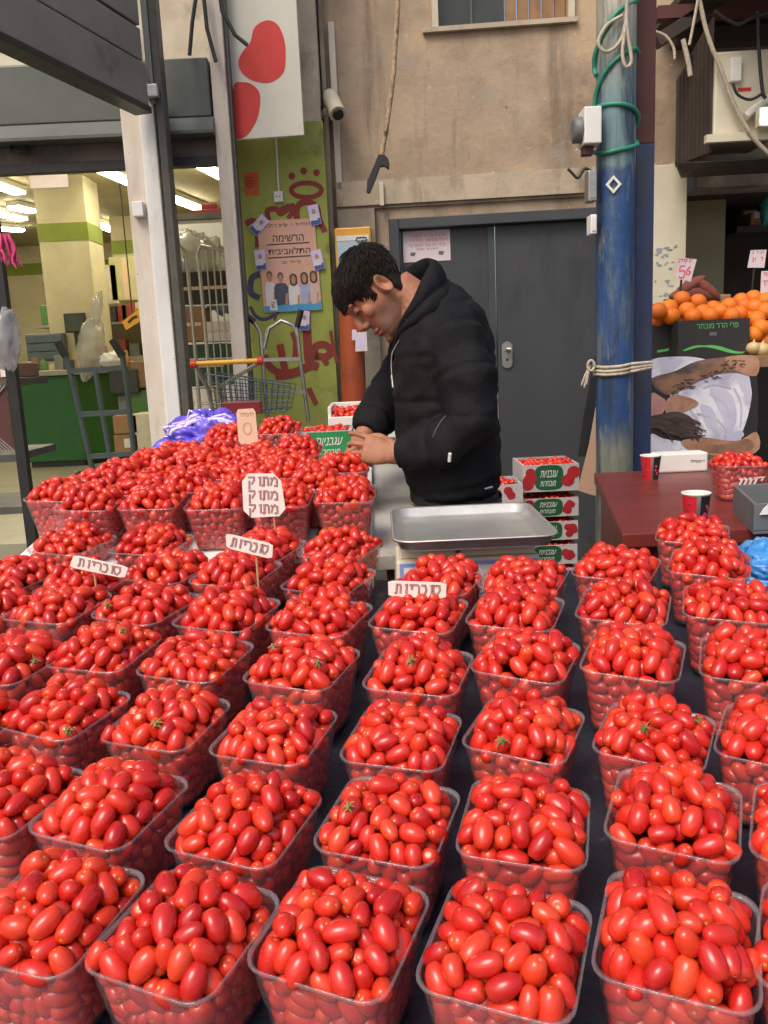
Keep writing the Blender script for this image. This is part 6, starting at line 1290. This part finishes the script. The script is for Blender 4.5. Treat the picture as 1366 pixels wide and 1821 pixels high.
# head frame: e = ear, f = where the face looks, u = crown, s = towards the street
HA = R(54); E0 = mp(675, 524, 0)
hf = Vector((-math.cos(HA), 0, -math.sin(HA))); hu = Vector((-math.sin(HA), 0, math.cos(HA))); hs = Vector((0, -1, 0))
yaw = R(11); hf2 = hf * math.cos(yaw) + hs * math.sin(yaw); hs = hs * math.cos(yaw) - hf * math.sin(yaw); hf = hf2
E0 = E0 + Vector((0, .0, 0)); HS = .94
def hp(f, u, s): return E0 + (hf * f + hu * u + hs * s) * HS
def head_mb(g=0.0):
    mb = MB()
    S_ = [(-.108, .066, .03, .02), (-.1, .083, .012, .036), (-.086, .09, -.002, .046), (-.07, .0905, -.02, .053), (-.052, .0895, -.038, .058), (-.034, .089, -.055, .062), (-.015, .089, -.068, .066), (.006, .087, -.078, .0685), (.026, .086, -.086, .0705), (.046, .0905, -.092, .0725), (.066, .0905, -.095, .074), (.086, .084, -.094, .0725), (.104, .07, -.086, .065), (.118, .048, -.07, .052), (.128, .02, -.048, .034), (.131, .0, -.03, .015)]
    loft(mb, [(hp((a + b) / 2, u, 0), hf * HS * ((a - b) / 2 + g), hs * HS * (w_ + g)) for u, a, b, w_ in S_], 36, .88)
    return mb
body = head_mb()
nosec = [(.046, .088, .009, .008), (.03, .096, .0105, .009), (.012, .106, .013, .011), (-.004, .114, .016, .0125), (-.013, .115, .0175, .012), (-.021, .104, .017, .012), (-.026, .094, .012, .008)]
loft(body, [(hp(a - .012, u, 0), hf * HS * (.014 if i > 1 else .01), hs * HS * w_) for i, (u, a, w_, _) in enumerate(nosec)], 16)
for s_ in (-1, 1):
    body.ell(hp(.094, -.0175, .0145 * s_), [hf * .011, hs * .0075, hu * .0085], 10, 8)                  # nostril wing
    body.ell(hp(.083, .047, .03 * s_), [hf * .008, hs * .026, hu * .0075], 12, 8)                       # brow ridge
    body.ell(hp(.062, .0, .045 * s_), [hf * .018, hs * .016, hu * .022], 12, 8)                          # cheek bone
    body.ell(hp(.0805, .026, .031 * s_), [hf * .0085, hs * .0155, hu * .0115], 14, 10)                   # eye ball under the lid
    ce = hp(-.004, .006, .073 * s_); eo = (hs * s_ * .8 - hf * .5).normalized()
    loft(body, [(ce + eo * d, hf * .016 * k, hu * .03 * k) for d, k in ((-.012, .55), (.0, .75), (.009, .95), (.0135, 1.0), (.016, .93))], 18)
body.ell(hp(.091, -.048, 0), [hf * .0085, hs * .024, hu * .0075], 14, 8); body.ell(hp(.0895, -.0605, 0), [hf * .009, hs * .0205, hu * .0075], 14, 8)   # lips
body.ell(hp(.084, -.09, 0), [hf * .013, hs * .022, hu * .014], 12, 8)                                    # chin
# neck and the body inside the clothes
nb = mp(752, 545, .0)
def tube_secs(pts): 
    out = []
    for i, (p, a, b) in enumerate(pts):
        t = (Vector(pts[min(i + 1, len(pts) - 1)][0]) - Vector(pts[max(i - 1, 0)][0])).normalized(); y = Vector((0, 1, 0)); y = (y - t * y.dot(t)).normalized(); x = t.cross(y); out.append((p, x * a, y * b))
    return out
loft(body, tube_secs([(hp(.005, -.03, 0), .05, .05), (hp(-.035, -.055, 0), .062, .058), (mp(735, 545), .066, .062), (mp(765, 560), .08, .08), (mp(785, 590), .1, .12)]), 20)
loft(body, tube_secs([(mp(768, 545), .06, .08), (mp(785, 590), .11, .15), (mp(790, 660), .115, .15), (mp(795, 740), .112, .145), (mp(802, 820), .112, .145), (mp(808, 890), .115, .155), (mp(812, 960), .11, .16), (mp(812, 1000), .09, .14)]), 24)
HIP = mp(810, 960)
for s_ in (-1, 1):
    loft(body, tube_secs([(HIP + Vector((0, .085 * s_, .02)), .085, .08), (HIP + Vector((-.01, .09 * s_, -.2)), .075, .07), (HIP + Vector((-.02, .095 * s_, -.42)), .055, .055), (HIP + Vector((.0, .1 * s_, -.62)), .05, .05), (Vector((HIP.x + .02, HIP.y + .1 * s_, .1)), .036, .036), (Vector((HIP.x + .01, HIP.y + .1 * s_, .04)), .035, .035)]), 16)
    body.ell(Vector((HIP.x - .05, HIP.y + .1 * s_, .045)), [(.11, 0, 0), (0, .04, 0), (0, 0, .035)], 14, 8)
NEAR = [(mp(806, 590, -.14), .057), (mp(830, 680, -.19), .056), (mp(838, 755, -.21), .05), (mp(790, 787, -.205), .046), (mp(730, 804, -.15), .036), (mp(701, 808, -.13), .029)]
FAR = [(mp(770, 590, .15), .062), (mp(725, 660, .19), .058), (mp(690, 712, .17), .052), (mp(660, 752, .08), .042), (mp(642, 784, .04), .031)]
for A_ in (NEAR, FAR): loft(body, tube_secs([(p, r_ * .72, r_ * .72) for p, r_ in A_[:-1]] + [(A_[-1][0], .026, .026)]), 16)
def hand(mb, w_, d, back, thumb, curls, spread=.17, L=.168, tcurl=.7, topen=.6):
    """w_ wrist, d towards the fingers, back = normal of the back of the hand, thumb = side of the thumb"""
    d = d.normalized(); back = (back - d * back.dot(d)).normalized(); sd = d.cross(back); sd = sd if sd.dot(thumb) > 0 else -sd
    pl = L * .5
    loft(mb, [(w_ - d * .02, sd * .024, back * .021), (w_ + d * .012, sd * .027, back * .019), (w_ + d * pl * .5, sd * .037, back * .0165), (w_ + d * pl * .85, sd * .039, back * .014), (w_ + d * pl, sd * .036, back * .011)], 18, .85)
    for i, (off, ln, r_) in enumerate(((.0305, .92, .0079), (.0105, 1.0, .0082), (-.0098, .94, .0079), (-.0292, .76, .0069))):
        fd = (d + sd * (spread * (off / .028))).normalized(); p = w_ + d * pl * .88 + sd * off; pts = [p - fd * .02, p]; rs = [r_ * 1.05, r_ * 1.08]; ang = 0; c = curls[i]
        for sg, seg in enumerate((.5, .3, .24)):
            ang += c[sg]; dirv = fd * math.cos(ang) - back * math.sin(ang)
            for q in (.5, 1.0): pts.append(pts[-1] + dirv * (L * .5 * ln * seg * .5)); rs.append(r_ * (1.0 - .1 * sg - (.04 if q == .5 else 0)))
        rs[-1] *= .75; mb.tube(pts, rs, 10)
    b = w_ + d * pl * .22 + sd * .026 - back * .004; td = (d * math.cos(topen) + sd * math.sin(topen) - back * .35).normalized(); t2 = (d * math.cos(topen - tcurl) + sd * math.sin(topen - tcurl) - back * .5).normalized()
    mb.tube([b - td * .02, b, b + td * .022, b + td * .04, b + td * .04 + t2 * .018, b + td * .04 + t2 * .032], [.014, .0145, .0125, .0108, .01, .0068], 10)
G = lambda *a: [a] * 4
hand(body, mp(703, 808, -.13), (mp(660, 800, -.12) - mp(703, 808, -.13)), Vector((.15, -.9, .35)), Vector((-.2, -.2, 1)), [(.15, .6, .5), (.3, .7, .5), (.45, .75, .5), (.6, .8, .5)], tcurl=.5, topen=.5)
hand(body, mp(641, 780, .04), (mp(627, 808, -.04) - mp(641, 780, .04)), Vector((-.6, -.8, .25)), Vector((.8, -.4, .2)), [(.25, .7, .5), (.3, .7, .5), (.4, .75, .5), (.5, .8, .5)], tcurl=.3, topen=.8)
bm_ = fuse(body, .0025, 3, 'person')
def skin_mat():
    m = layered(pm('skin', (.4, .185, .105), (.31, .13, .075), 18, .52, .2, 220, spec=.3), (((.42, .15, .1), 30, (1, 1, 1), .5, .7, .5), ((.2, .09, .055), 60, (1, 1, 1), .58, .72, .5))); n = m.node_tree.nodes; l = m.node_tree.links; b = n['Principled BSDF']; src = b.inputs['Base Color'].links[0].from_socket
    for nm, c in (('stubble', (.15, .09, .065)), ('lip', (.3, .09, .075)), ('brow', (.025, .016, .012))):
        a = n.new('ShaderNodeAttribute'); a.attribute_name = nm; x = n.new('ShaderNodeMixRGB'); x.inputs[2].default_value = (*c, 1); l.new(a.outputs['Fac'], x.inputs[0]); l.new(src, x.inputs[1]); src = x.outputs[0]
    l.new(src, b.inputs['Base Color']); return m
bm_.materials.clear(); bm_.materials.append(skin_mat())
co_ = np.empty(len(bm_.vertices) * 3, np.float32); bm_.vertices.foreach_get('co', co_); co_ = co_.reshape(-1, 3)
rel = (co_ - np.array(E0)) / HS; F_, U_, S_ = rel @ np.array(hf), rel @ np.array(hu), rel @ np.array(hs); near_ = (np.linalg.norm(rel, axis=1) < .16)
g_ = lambda f, u, s, a, b, c: np.exp(-(((F_ - f) / a) ** 2 + ((U_ - u) / b) ** 2 + ((np.abs(S_) - s) / c) ** 2))
dent = -.0075 * g_(.083, .0285, .014, .02, .012, .008) - .003 * g_(.08, .014, .033, .02, .006, .02) - .003 * g_(.1, -.0545, 0, .02, .0024, .03) - .004 * g_(.09, -.073, 0, .02, .006, .03) - .005 * g_(.06, -.04, .058, .03, .02, .012)
dent -= .014 * g_(-.012, .008, .086, .012, .016, .01)                                   # hollow of the ear
nrm = np.empty(len(bm_.vertices) * 3, np.float32); bm_.vertices.foreach_get('normal', nrm); nrm = nrm.reshape(-1, 3)
co_ += nrm * (dent * near_)[:, None]; bm_.vertices.foreach_set('co', co_.ravel().astype(np.float32)); bm_.update()
def vattr(me, nm, v): a = me.attributes.new(nm, 'FLOAT', 'POINT'); a.data.foreach_set('value', np.clip(v, 0, 1).astype(np.float32))
stub = np.clip(g_(.07, -.085, 0, .05, .04, .06) * 1.0 + g_(.045, -.05, .056, .04, .03, .03) * .8 + g_(.098, -.033, 0, .02, .008, .03) * .9, 0, .8) * near_
vattr(bm_, 'stubble', stub); vattr(bm_, 'lip', g_(.095, -.054, 0, .02, .009, .022) * near_)
vattr(bm_, 'brow', (g_(.09, .0535, .032, .02, .0055, .024) * 1.5 + (g_(.086, .0205, .032, .014, .0022, .015) * 1.1)) * near_)
person = bpy.data.objects.new('person', bm_); col.objects.link(person)
tag(person, 'dark haired vendor in a black padded jacket bending over tomato tubs, hands together', 'person')
bwm = pm('brow_hair', (.02, .013, .01), None, 60, .7); rr = random.Random(2)
for s_ in (-1, 1):
    mb = MB(); P_ = smooth([Vector(p) for p in ((.1005, .0475, .011), (.0985, .053, .024), (.0925, .0555, .036), (.08, .05, .05))], 8)
    for k, p in enumerate(P_[:-1]):
        for j in range(3):
            o_ = rr.uniform(-.003, .003); q = P_[min(k + 2, len(P_) - 1)]; mb.tube([hp(p.x - .002, p.y + o_, p.z * s_), hp(p.x * .5 + q.x * .5 + .0008, p.y * .5 + q.y * .5 + o_ + .001, (p.z + q.z) / 2 * s_), hp(q.x - .0005, q.y + o_ * .6, q.z * s_)], [.0011, .001, .0003], 5)
    mb.build('eyebrow', bwm, person)
    MB().tube(smooth([hp(.0875, .0195, .0165 * s_), hp(.0903, .0165, .024 * s_), hp(.0893, .0162, .034 * s_), hp(.081, .02, .0445 * s_)], 5), [.0006] + [.0013] * 14 + [.0006], 6).build('eyelashes', bwm, person)
# hair
hm = pm('dark_hair', (.012, .0085, .007), (.022, .015, .011), 30, .72, .2, 150, spec=.2)
def in_hair(f, u, s):
    a = abs(s)
    if f > .02: return u > .066 - .02 * (a > .05) - .05 * max(0, (.06 - f)) / .04 * (a > .055)
    if f > -.03: return u > .036 + .0 * a
    return u > -.052 + (f + .03) * .55
S_ = [(-.055, -.03, -.055, .05), (-.034, .02, -.06, .0625), (-.015, .06, -.073, .0665), (.006, .087, -.083, .069), (.026, .087, -.09, .071), (.046, .0905, -.095, .073), (.066, .0905, -.098, .0745), (.086, .086, -.097, .0735), (.104, .073, -.09, .067), (.118, .053, -.075, .055), (.128, .025, -.052, .037), (.131, .0, -.03, .015)]
def skull(u, t):
    for i in range(len(S_) - 1):
        if S_[i][0] <= u <= S_[i + 1][0]:
            k = (u - S_[i][0]) / (S_[i + 1][0] - S_[i][0]); a, b, w_ = (S_[i][j] * (1 - k) + S_[i + 1][j] * k for j in (1, 2, 3)); ct, st = math.cos(t), math.sin(t)
            return (a + b) / 2 + (a - b) / 2 * math.copysign(abs(ct) ** .88, ct), w_ * math.copysign(abs(st) ** .88, st)
rr = random.Random(12); mb = MB(); hr_ = hp(-.005, .045, 0)
cap = MB(); nt = 60; us_ = np.linspace(-.052, .1305, 40); grid = {}
for i, u in enumerate(us_):
    for k in range(nt):
        f, s = skull(u, 2 * math.pi * k / nt); p = hp(f, u, s); d = (p - hr_).normalized(); th = .0045 + .002 * noise.noise(p * 45); grid[i, k] = (len(cap.v), in_hair(f, u, s)); cap.v.append(p + d * th if grid[i, k][1] else p - d * .006)
for i in range(39):
    for k in range(nt):
        q = [grid[i, k], grid[i, (k + 1) % nt], grid[i + 1, (k + 1) % nt], grid[i + 1, k]]
        if any(x[1] for x in q): cap.f.append(tuple(x[0] for x in q)); cap.sm.append(True)
n0 = len(cap.v); cap.f.append(tuple(grid[39, k][0] for k in range(nt))); cap.sm.append(True)
whorl = hp(-.06, .105, 0)
for k in range(5200):
    u = rr.uniform(-.05, .13); t = rr.uniform(0, 2 * math.pi); f, s = skull(u, t)
    if not in_hair(f, u, s): continue
    p = hp(f, u, s); d = (p - hr_).normalized(); fl_ = (p - whorl); fl_ = fl_ - d * fl_.dot(d); fl_ = fl_.normalized() + Vector((rr.gauss(0, .22), rr.gauss(0, .22), rr.gauss(0, .22))) ; fl_ = (fl_ - d * fl_.dot(d)).normalized()
    L_ = rr.uniform(.02, .036) * (.55 if f < -.02 and u < .02 else 1) * (.6 if abs(s) > .055 and u < .06 else 1); p = p + d * .003; w_ = rr.uniform(.0006, .0013); L_ *= .62 if f > .05 else 1
    lift = rr.uniform(-.15, .1) + (.4 if rr.random() < .02 else 0)
    pts = [p, p + fl_ * L_ * .4 + d * L_ * (.12 + lift * .3), p + fl_ * L_ * .75 + d * L_ * (.08 + lift * .5), p + fl_ * L_ + d * L_ * (-.05 + lift * .6)]
    cap.tube(pts, [w_, w_ * 1.2, w_, w_ * .2], 4)
cap.build('hair', hm, person)
# jacket
jk = MB()
loft(jk, tube_secs([(mp(757, 528, 0), .062, .07), (mp(768, 545, 0), .09, .115), (mp(780, 575, 0), .122, .18), (mp(787, 615, 0), .131, .2), (mp(789, 660, 0), .133, .2), (mp(791, 710, 0), .135, .195), (mp(795, 760, 0), .136, .19), (mp(800, 815, 0), .132, .187), (mp(808, 850, 0), .125, .185), (mp(810, 872, 0), .114, .178)]), 32)
for A_, k in ((NEAR, 1.28), (FAR, 1.25)):
    P_ = [(p, r_ * k, r_ * k) for p, r_ in A_[:-2]]; p, r_ = A_[-2]; q = A_[-1][0]
    P_ += [(p, r_ * 1.28, r_ * 1.28), (p.lerp(q, .55), .042, .042)]; loft(jk, tube_secs(P_), 20)
# stand-up collar
cc = [(mp(738, 575, 0), .0, 0)]
jm = fuse(jk, .0075, 5, 'jacket')
cj = np.empty(len(jm.vertices) * 3, np.float32); jm.vertices.foreach_get('co', cj); cj = cj.reshape(-1, 3); nj = np.empty_like(cj.ravel()); jm.vertices.foreach_get('normal', nj); nj = nj.reshape(-1, 3)
BON = [([np.array(mp(x, y, 0)) for x, y in ((765, 540), (788, 620), (792, 720), (802, 820), (810, 880))], .16, .03), ([np.array(p) for p, _ in NEAR], .06, .05), ([np.array(p) for p, _ in FAR], .06, .05)]
best = np.full(len(cj), 1e9); sv = np.zeros(len(cj))
for P_, r_, off in BON:
    acc = off
    for a, b in zip(P_[:-1], P_[1:]):
        L_ = np.linalg.norm(b - a); t = np.clip(((cj - a) @ (b - a)) / L_ ** 2, 0, 1); dd = np.linalg.norm(cj - a - t[:, None] * (b - a), axis=1) / r_; m_ = dd < best; best[m_] = dd[m_]; sv[m_] = (acc + t * L_)[m_]; acc += L_
ph_ = ((sv / .112) % 1.0) - .5; puff = .0062 * (1 - np.exp(-(ph_ / .075) ** 2)) + .002 * np.cos(ph_ * 2 * math.pi)
wr = np.array([noise.noise(Vector((p[0] * 9, p[1] * 9, p[2] * 16))) * .006 + noise.noise(Vector((p[0] * 26 + 5, p[1] * 26, p[2] * 34))) * .0026 + abs(noise.noise(Vector((p[0] * 14 + 9 + p[2] * 8, p[1] * 14, p[2] * 14 - p[0] * 9)))) * -.009 for p in cj])
cj += nj * (puff + wr)[:, None]; jm.vertices.foreach_set('co', cj.ravel().astype(np.float32)); jm.update()
M['jacket'] = pm('black_nylon', (.007, .0072, .0085), (.0105, .0105, .012), 9, .74, .3, 110, spec=.16); jm.materials.clear(); jm.materials.append(M['jacket'])
jo = bpy.data.objects.new('jacket', jm); col.objects.link(jo); jo.parent = person
# collar: a padded band round the neck, open at the front
def ring_pts(pxs, dys): return [mp(x, y, dy) for (x, y), dy in zip(pxs, dys)]
lowr = ring_pts(((700, 642), (712, 600), (738, 578), (772, 560), (800, 548), (805, 530), (790, 520), (760, 528), (725, 560), (703, 600), (697, 640)), (-.03, -.08, -.125, -.135, -.1, 0, .1, .135, .125, .08, .0))
topr = ring_pts(((698, 632), (716, 566), (735, 530), (752, 494), (768, 468), (770, 462), (757, 460), (735, 470), (712, 492), (706, 545), (696, 630)), (-.03, -.075, -.098, -.1, -.075, 0, .075, .1, .098, .06, .0))
lo2 = smooth(lowr, 5); to2 = smooth(topr, 5); n = len(lo2); mb = MB(); rows = []
for k, (t, out) in enumerate(((0, .0), (.12, .011), (.3, .014), (.44, .012), (.5, .005), (.56, .011), (.8, .012), (.97, .006), (1.02, -.001), (1.0, -.008), (.7, -.012), (.3, -.012), (0, -.01))):
    rows.append([a.lerp(b, t) + ((a.lerp(b, .5) - mp(750, 545, 0)) * Vector((1, 1, .3))).normalized() * (out + .005 * noise.noise(a * 28 + Vector((0, 0, t * .6)))) for a, b in zip(lo2, to2)])
mb.add([p for r_ in rows for p in r_], [(k * n + i, k * n + i + 1, (k + 1) * n + i + 1, (k + 1) * n + i) for k in range(len(rows) - 1) for i in range(n - 1)], True); mb.build('collar', M['jacket'], jo)
zp = pm('zip_metal', (.28, .26, .24), None, 90, .3, metal=.8)
zs = smooth([mp(x, y, dy) for x, y, dy in ((722, 556, -.1), (722, 572, -.1), (717, 592, -.094), (706, 612, -.088), (698, 628, -.088), (696, 645, -.09), (697, 668, -.1))], 6)
MB().tube(zs, .0019, 6).build('zip', zp, jo); MB().tube([zs[-1], zs[-1] + Vector((.002, -.012, -.03))], .004, 6).build('zip_puller', zp, jo)
def jsurf(x, y):
    """nearest jacket point along a pixel's ray"""
    bvj = jsurf.b; h_ = bvj.ray_cast(CAM, ray(x, y).normalized()); return h_[0] if h_[0] is not None else mp(x, y, -.2)
jsurf.b = BVHTree.FromPolygons([tuple(p) for p in cj.tolist()], [tuple(p.vertices) for p in jm.polygons])
MB().tube([jsurf(800, 806) + Vector((0, -.004, 0)), jsurf(799, 820) + Vector((0, -.005, 0))], .0042, 8).build('pocket_tag', M['white'], jo)
MB().tube([jsurf(x, y) + Vector((0, .0, 0)) for x, y in ((793, 740), (783, 752), (775, 766), (770, 778))], .003, 6).build('pocket_zip', M['black'], jo)
# trousers, belt, shoes
tr_ = MB(); loft(tr_, tube_secs([(mp(804, 845), .112, .165), (mp(808, 890), .123, .168), (mp(812, 960), .122, .172), (mp(812, 1004), .1, .155)]), 28)
for s_ in (-1, 1):
    loft(tr_, tube_secs([(HIP + Vector((0, .085 * s_, .03)), .108, .088), (HIP + Vector((-.01, .09 * s_, -.2)), .095, .082), (HIP + Vector((-.02, .095 * s_, -.42)), .078, .072), (HIP + Vector((.0, .1 * s_, -.62)), .075, .068), (Vector((HIP.x + .02, HIP.y + .1 * s_, .07)), .066, .062)]), 18)
tm = fuse(tr_, .01, 4, 'trousers'); tm.materials.clear(); tm.materials.append(pm('dark_denim', (.012, .012, .014), (.02, .02, .022), 20, .7, .3, 120)); to_ = bpy.data.objects.new('trousers', tm); col.objects.link(to_); to_.parent = person
wst = [mp(808, 893) + Vector((.129 * math.cos(t), .173 * math.sin(t), .004 * math.cos(t))) for t in np.linspace(0, 6.283, 40)]
mb = MB(); n = len(wst); mb.add([p + Vector((0, 0, z)) for z in (-.016, .016) for p in wst], [(i, i + 1, n + i + 1, n + i) for i in range(n - 1)], True); mb.build('belt', pm('worn_belt', (.06, .06, .065), (.04, .04, .04), 20, .3), person)
for a in ((842, 875), (862, 870)): MB().tube([mp(a[0], a[1], -.17), mp(a[0] + 14, a[1] - 4, -.165)], .0035, 6).build('key_ring', M['steel'], person)
for s_ in (-1, 1):
    c_ = Vector((HIP.x - .05, HIP.y + .1 * s_, 0)); sh_ = MB(); loft(sh_, [(c_ + Vector((x, 0, z)), Vector((0, w_, 0)), Vector((0, 0, h_))) for x, z, w_, h_ in ((.1, .05, .03, .045), (.08, .06, .042, .058), (.02, .05, .046, .048), (-.06, .036, .05, .034), (-.12, .03, .045, .028), (-.145, .025, .02, .016))], 16); sh_.build('shoe', M['black'], person)

# ------------------------------------------------------------------ CARDS ON STICKS
GL = {'ס': ([[(.12, 1), (.88, 1), (.97, .5), (.65, .02), (.35, .02), (.04, .5)]], 1, True), 'ו': ([[(.32, .95), (.58, 1), (.55, 0)]], .6, False), 'כ': ([[(.08, 1), (.65, 1), (.85, .5), (.65, 0), (.05, 0)]], .9, False),
      'ר': ([[(.05, 1), (.65, 1), (.85, .8), (.85, 0)]], .9, False), 'י': ([[(.2, 1), (.6, 1), (.55, .5)]], .6, False), 'ת': ([[(.15, 1), (.75, 1), (.88, .85), (.88, 0)], [(.32, 1), (.3, .1), (.02, 0)]], 1, False),
      'מ': ([[(.02, 1), (.28, .7), (.08, 0)], [(.28, .72), (.55, 1), (.9, .75), (.9, 0), (.5, 0)]], 1, False), 'ק': ([[(.05, 1), (.85, 1), (.88, .7), (.5, .15)], [(.22, .62), (.2, -.45)]], .95, False)}
def hand_hebrew(fr, word, u0, u1, v0, v1, o, rot):
    """double outlined marker letters, right to left"""
    tot = sum(GL[ch][1] for ch in word) + .14 * (len(word) - 1); k = (u1 - u0) / tot; h_ = v1 - v0; x = 0; mb = MB(); mi = MB(); cu, cv = (u0 + u1) / 2, (v0 + v1) / 2
    def T(a, b):
        a, b = u0 + a - cu, v0 + b - cv; return (cu + a * math.cos(rot) - b * math.sin(rot), cv + a * math.sin(rot) + b * math.cos(rot))
    for n_, ch in enumerate(word[::-1]):
        st, wd, cl = GL[ch]
        for j, P in enumerate(st):
            Q = [T(x + p[0] * k, p[1] * h_) for p in P]; oo = o + .00025 * (n_ % 3) + .0004 * j
            mb.fstroke(fr, Q, h_ * .21, oo, oo + .0003, cl); mi.fstroke(fr, Q, h_ * .035, oo + .0003, oo + .00045, cl)
        x += (wd + .14) * k
    return mb, mi
def stick_sign(name, q, foot, Yd, lines, lb, mt, cat='sign', clipped=.1):
    f_ = Frame((0, Yd, 0)); P = [f_.px(*p) for p in q]
    t_ = empty(name, f_.pt(*f_.px(*foot)), lb, cat)
    sm_ = []
    n = len(P)
    for i in range(n):
        a, b, c = Vector(P[i - 1]), Vector(P[i]), Vector(P[(i + 1) % n]); sm_ += [b.lerp(a, clipped), b.lerp(c, clipped)]
    MB().fpoly(f_, sm_, 0, .0022).build('card', mt, t_)
    L_ = [((Vector(P[0]) * (1 - s_) + Vector(P[3]) * s_), (Vector(P[1]) * (1 - s_) + Vector(P[2]) * s_)) for s_ in (0, 1)]
    rot = math.atan2(P[1][1] - P[0][1], P[1][0] - P[0][0]); cxm = sum(p[0] for p in P) / 4; cym = sum(p[1] for p in P) / 4; W_ = (Vector(P[1]) - Vector(P[0])).length; H_ = (Vector(P[3]) - Vector(P[0])).length
    mb = MB(); mi = MB()
    for i, wd in enumerate(lines):
        off = ((len(lines) - 1) / 2 - i) * H_ / len(lines) * .93; cu = cxm - off * math.sin(rot); cv = cym + off * math.cos(rot); lh = H_ / len(lines) * .56; ww = W_ * .78
        m1, m2 = hand_hebrew(f_, wd, cu - ww / 2, cu + ww / 2, cv - lh / 2, cv + lh / 2, .0023, rot); mb.add(m1.v, m1.f); mi.add(m2.v, m2.f)
    if lines: mb.build('lettering', M['maroon'], t_); mi.build('lettering_highlight', mt, t_)
    top = f_.px(*q[4]) if len(q) > 4 else (f_.px(*foot)[0], P[3][1] + H_ * .5)
    MB().tube([f_.pt(*f_.px(*foot), -.004), f_.pt(top[0], top[1], -.0035)], .0022, 8).build('stick', M['stick'], t_)
    return f_, P, t_
stick_sign('name_card', ((690, 1032), (794, 1036), (793, 1064), (691, 1060)), (782, 1150), onrim(782, 1105).y - .0, ['סוכריות'], 'white hand lettered card on a stick in front of the scale', M['card'])
stick_sign('name_card', ((402, 948), (486, 967), (484, 994), (403, 974)), (461, 1065), onrim(455, 1060).y, ['סוכריות'], 'white hand lettered card tilted down to the right, below the three line card', M['card'])
stick_sign('name_card', ((132, 986), (229, 1008), (222, 1028), (124, 1008)), (173, 1075), onrim(170, 1068).y, ['סוכריות'], 'white hand lettered card tilted on a stick at the left of the stall', M['card'])
stick_sign('praise_card', ((430, 842), (498, 842), (510, 917), (434, 921)), (489, 945), onrim(470, 925, .663 + TH, .13).y - .02, ['מתוק', 'מתוק', 'מתוק'], 'large cream card with the same word in three red lines', M['card'], clipped=.17)
f_, P, t_ = stick_sign('price_card', ((420, 728), (454, 726), (460, 790), (425, 790)), (448, 808), 2.34, [], 'peach price card with faint writing at the back of the raised tubs', M['beigecard'], 'price card')
mb = MB(); cx_ = sum(p[0] for p in P) / 4; cy_ = sum(p[1] for p in P) / 4
mb.fstroke(f_, [(cx_ + .011 * math.cos(t), cy_ - .005 + .016 * math.sin(t)) for t in np.linspace(0, 6.283, 17)[:-1]], .004, .0023, .003, True); squiggle(mb, f_, cx_ - .018, cx_ + .018, cy_ + .034, .008, .0032, .0018); mb.build('lettering', pm('faint_ink', (.62, .38, .27), None, 20), t_)
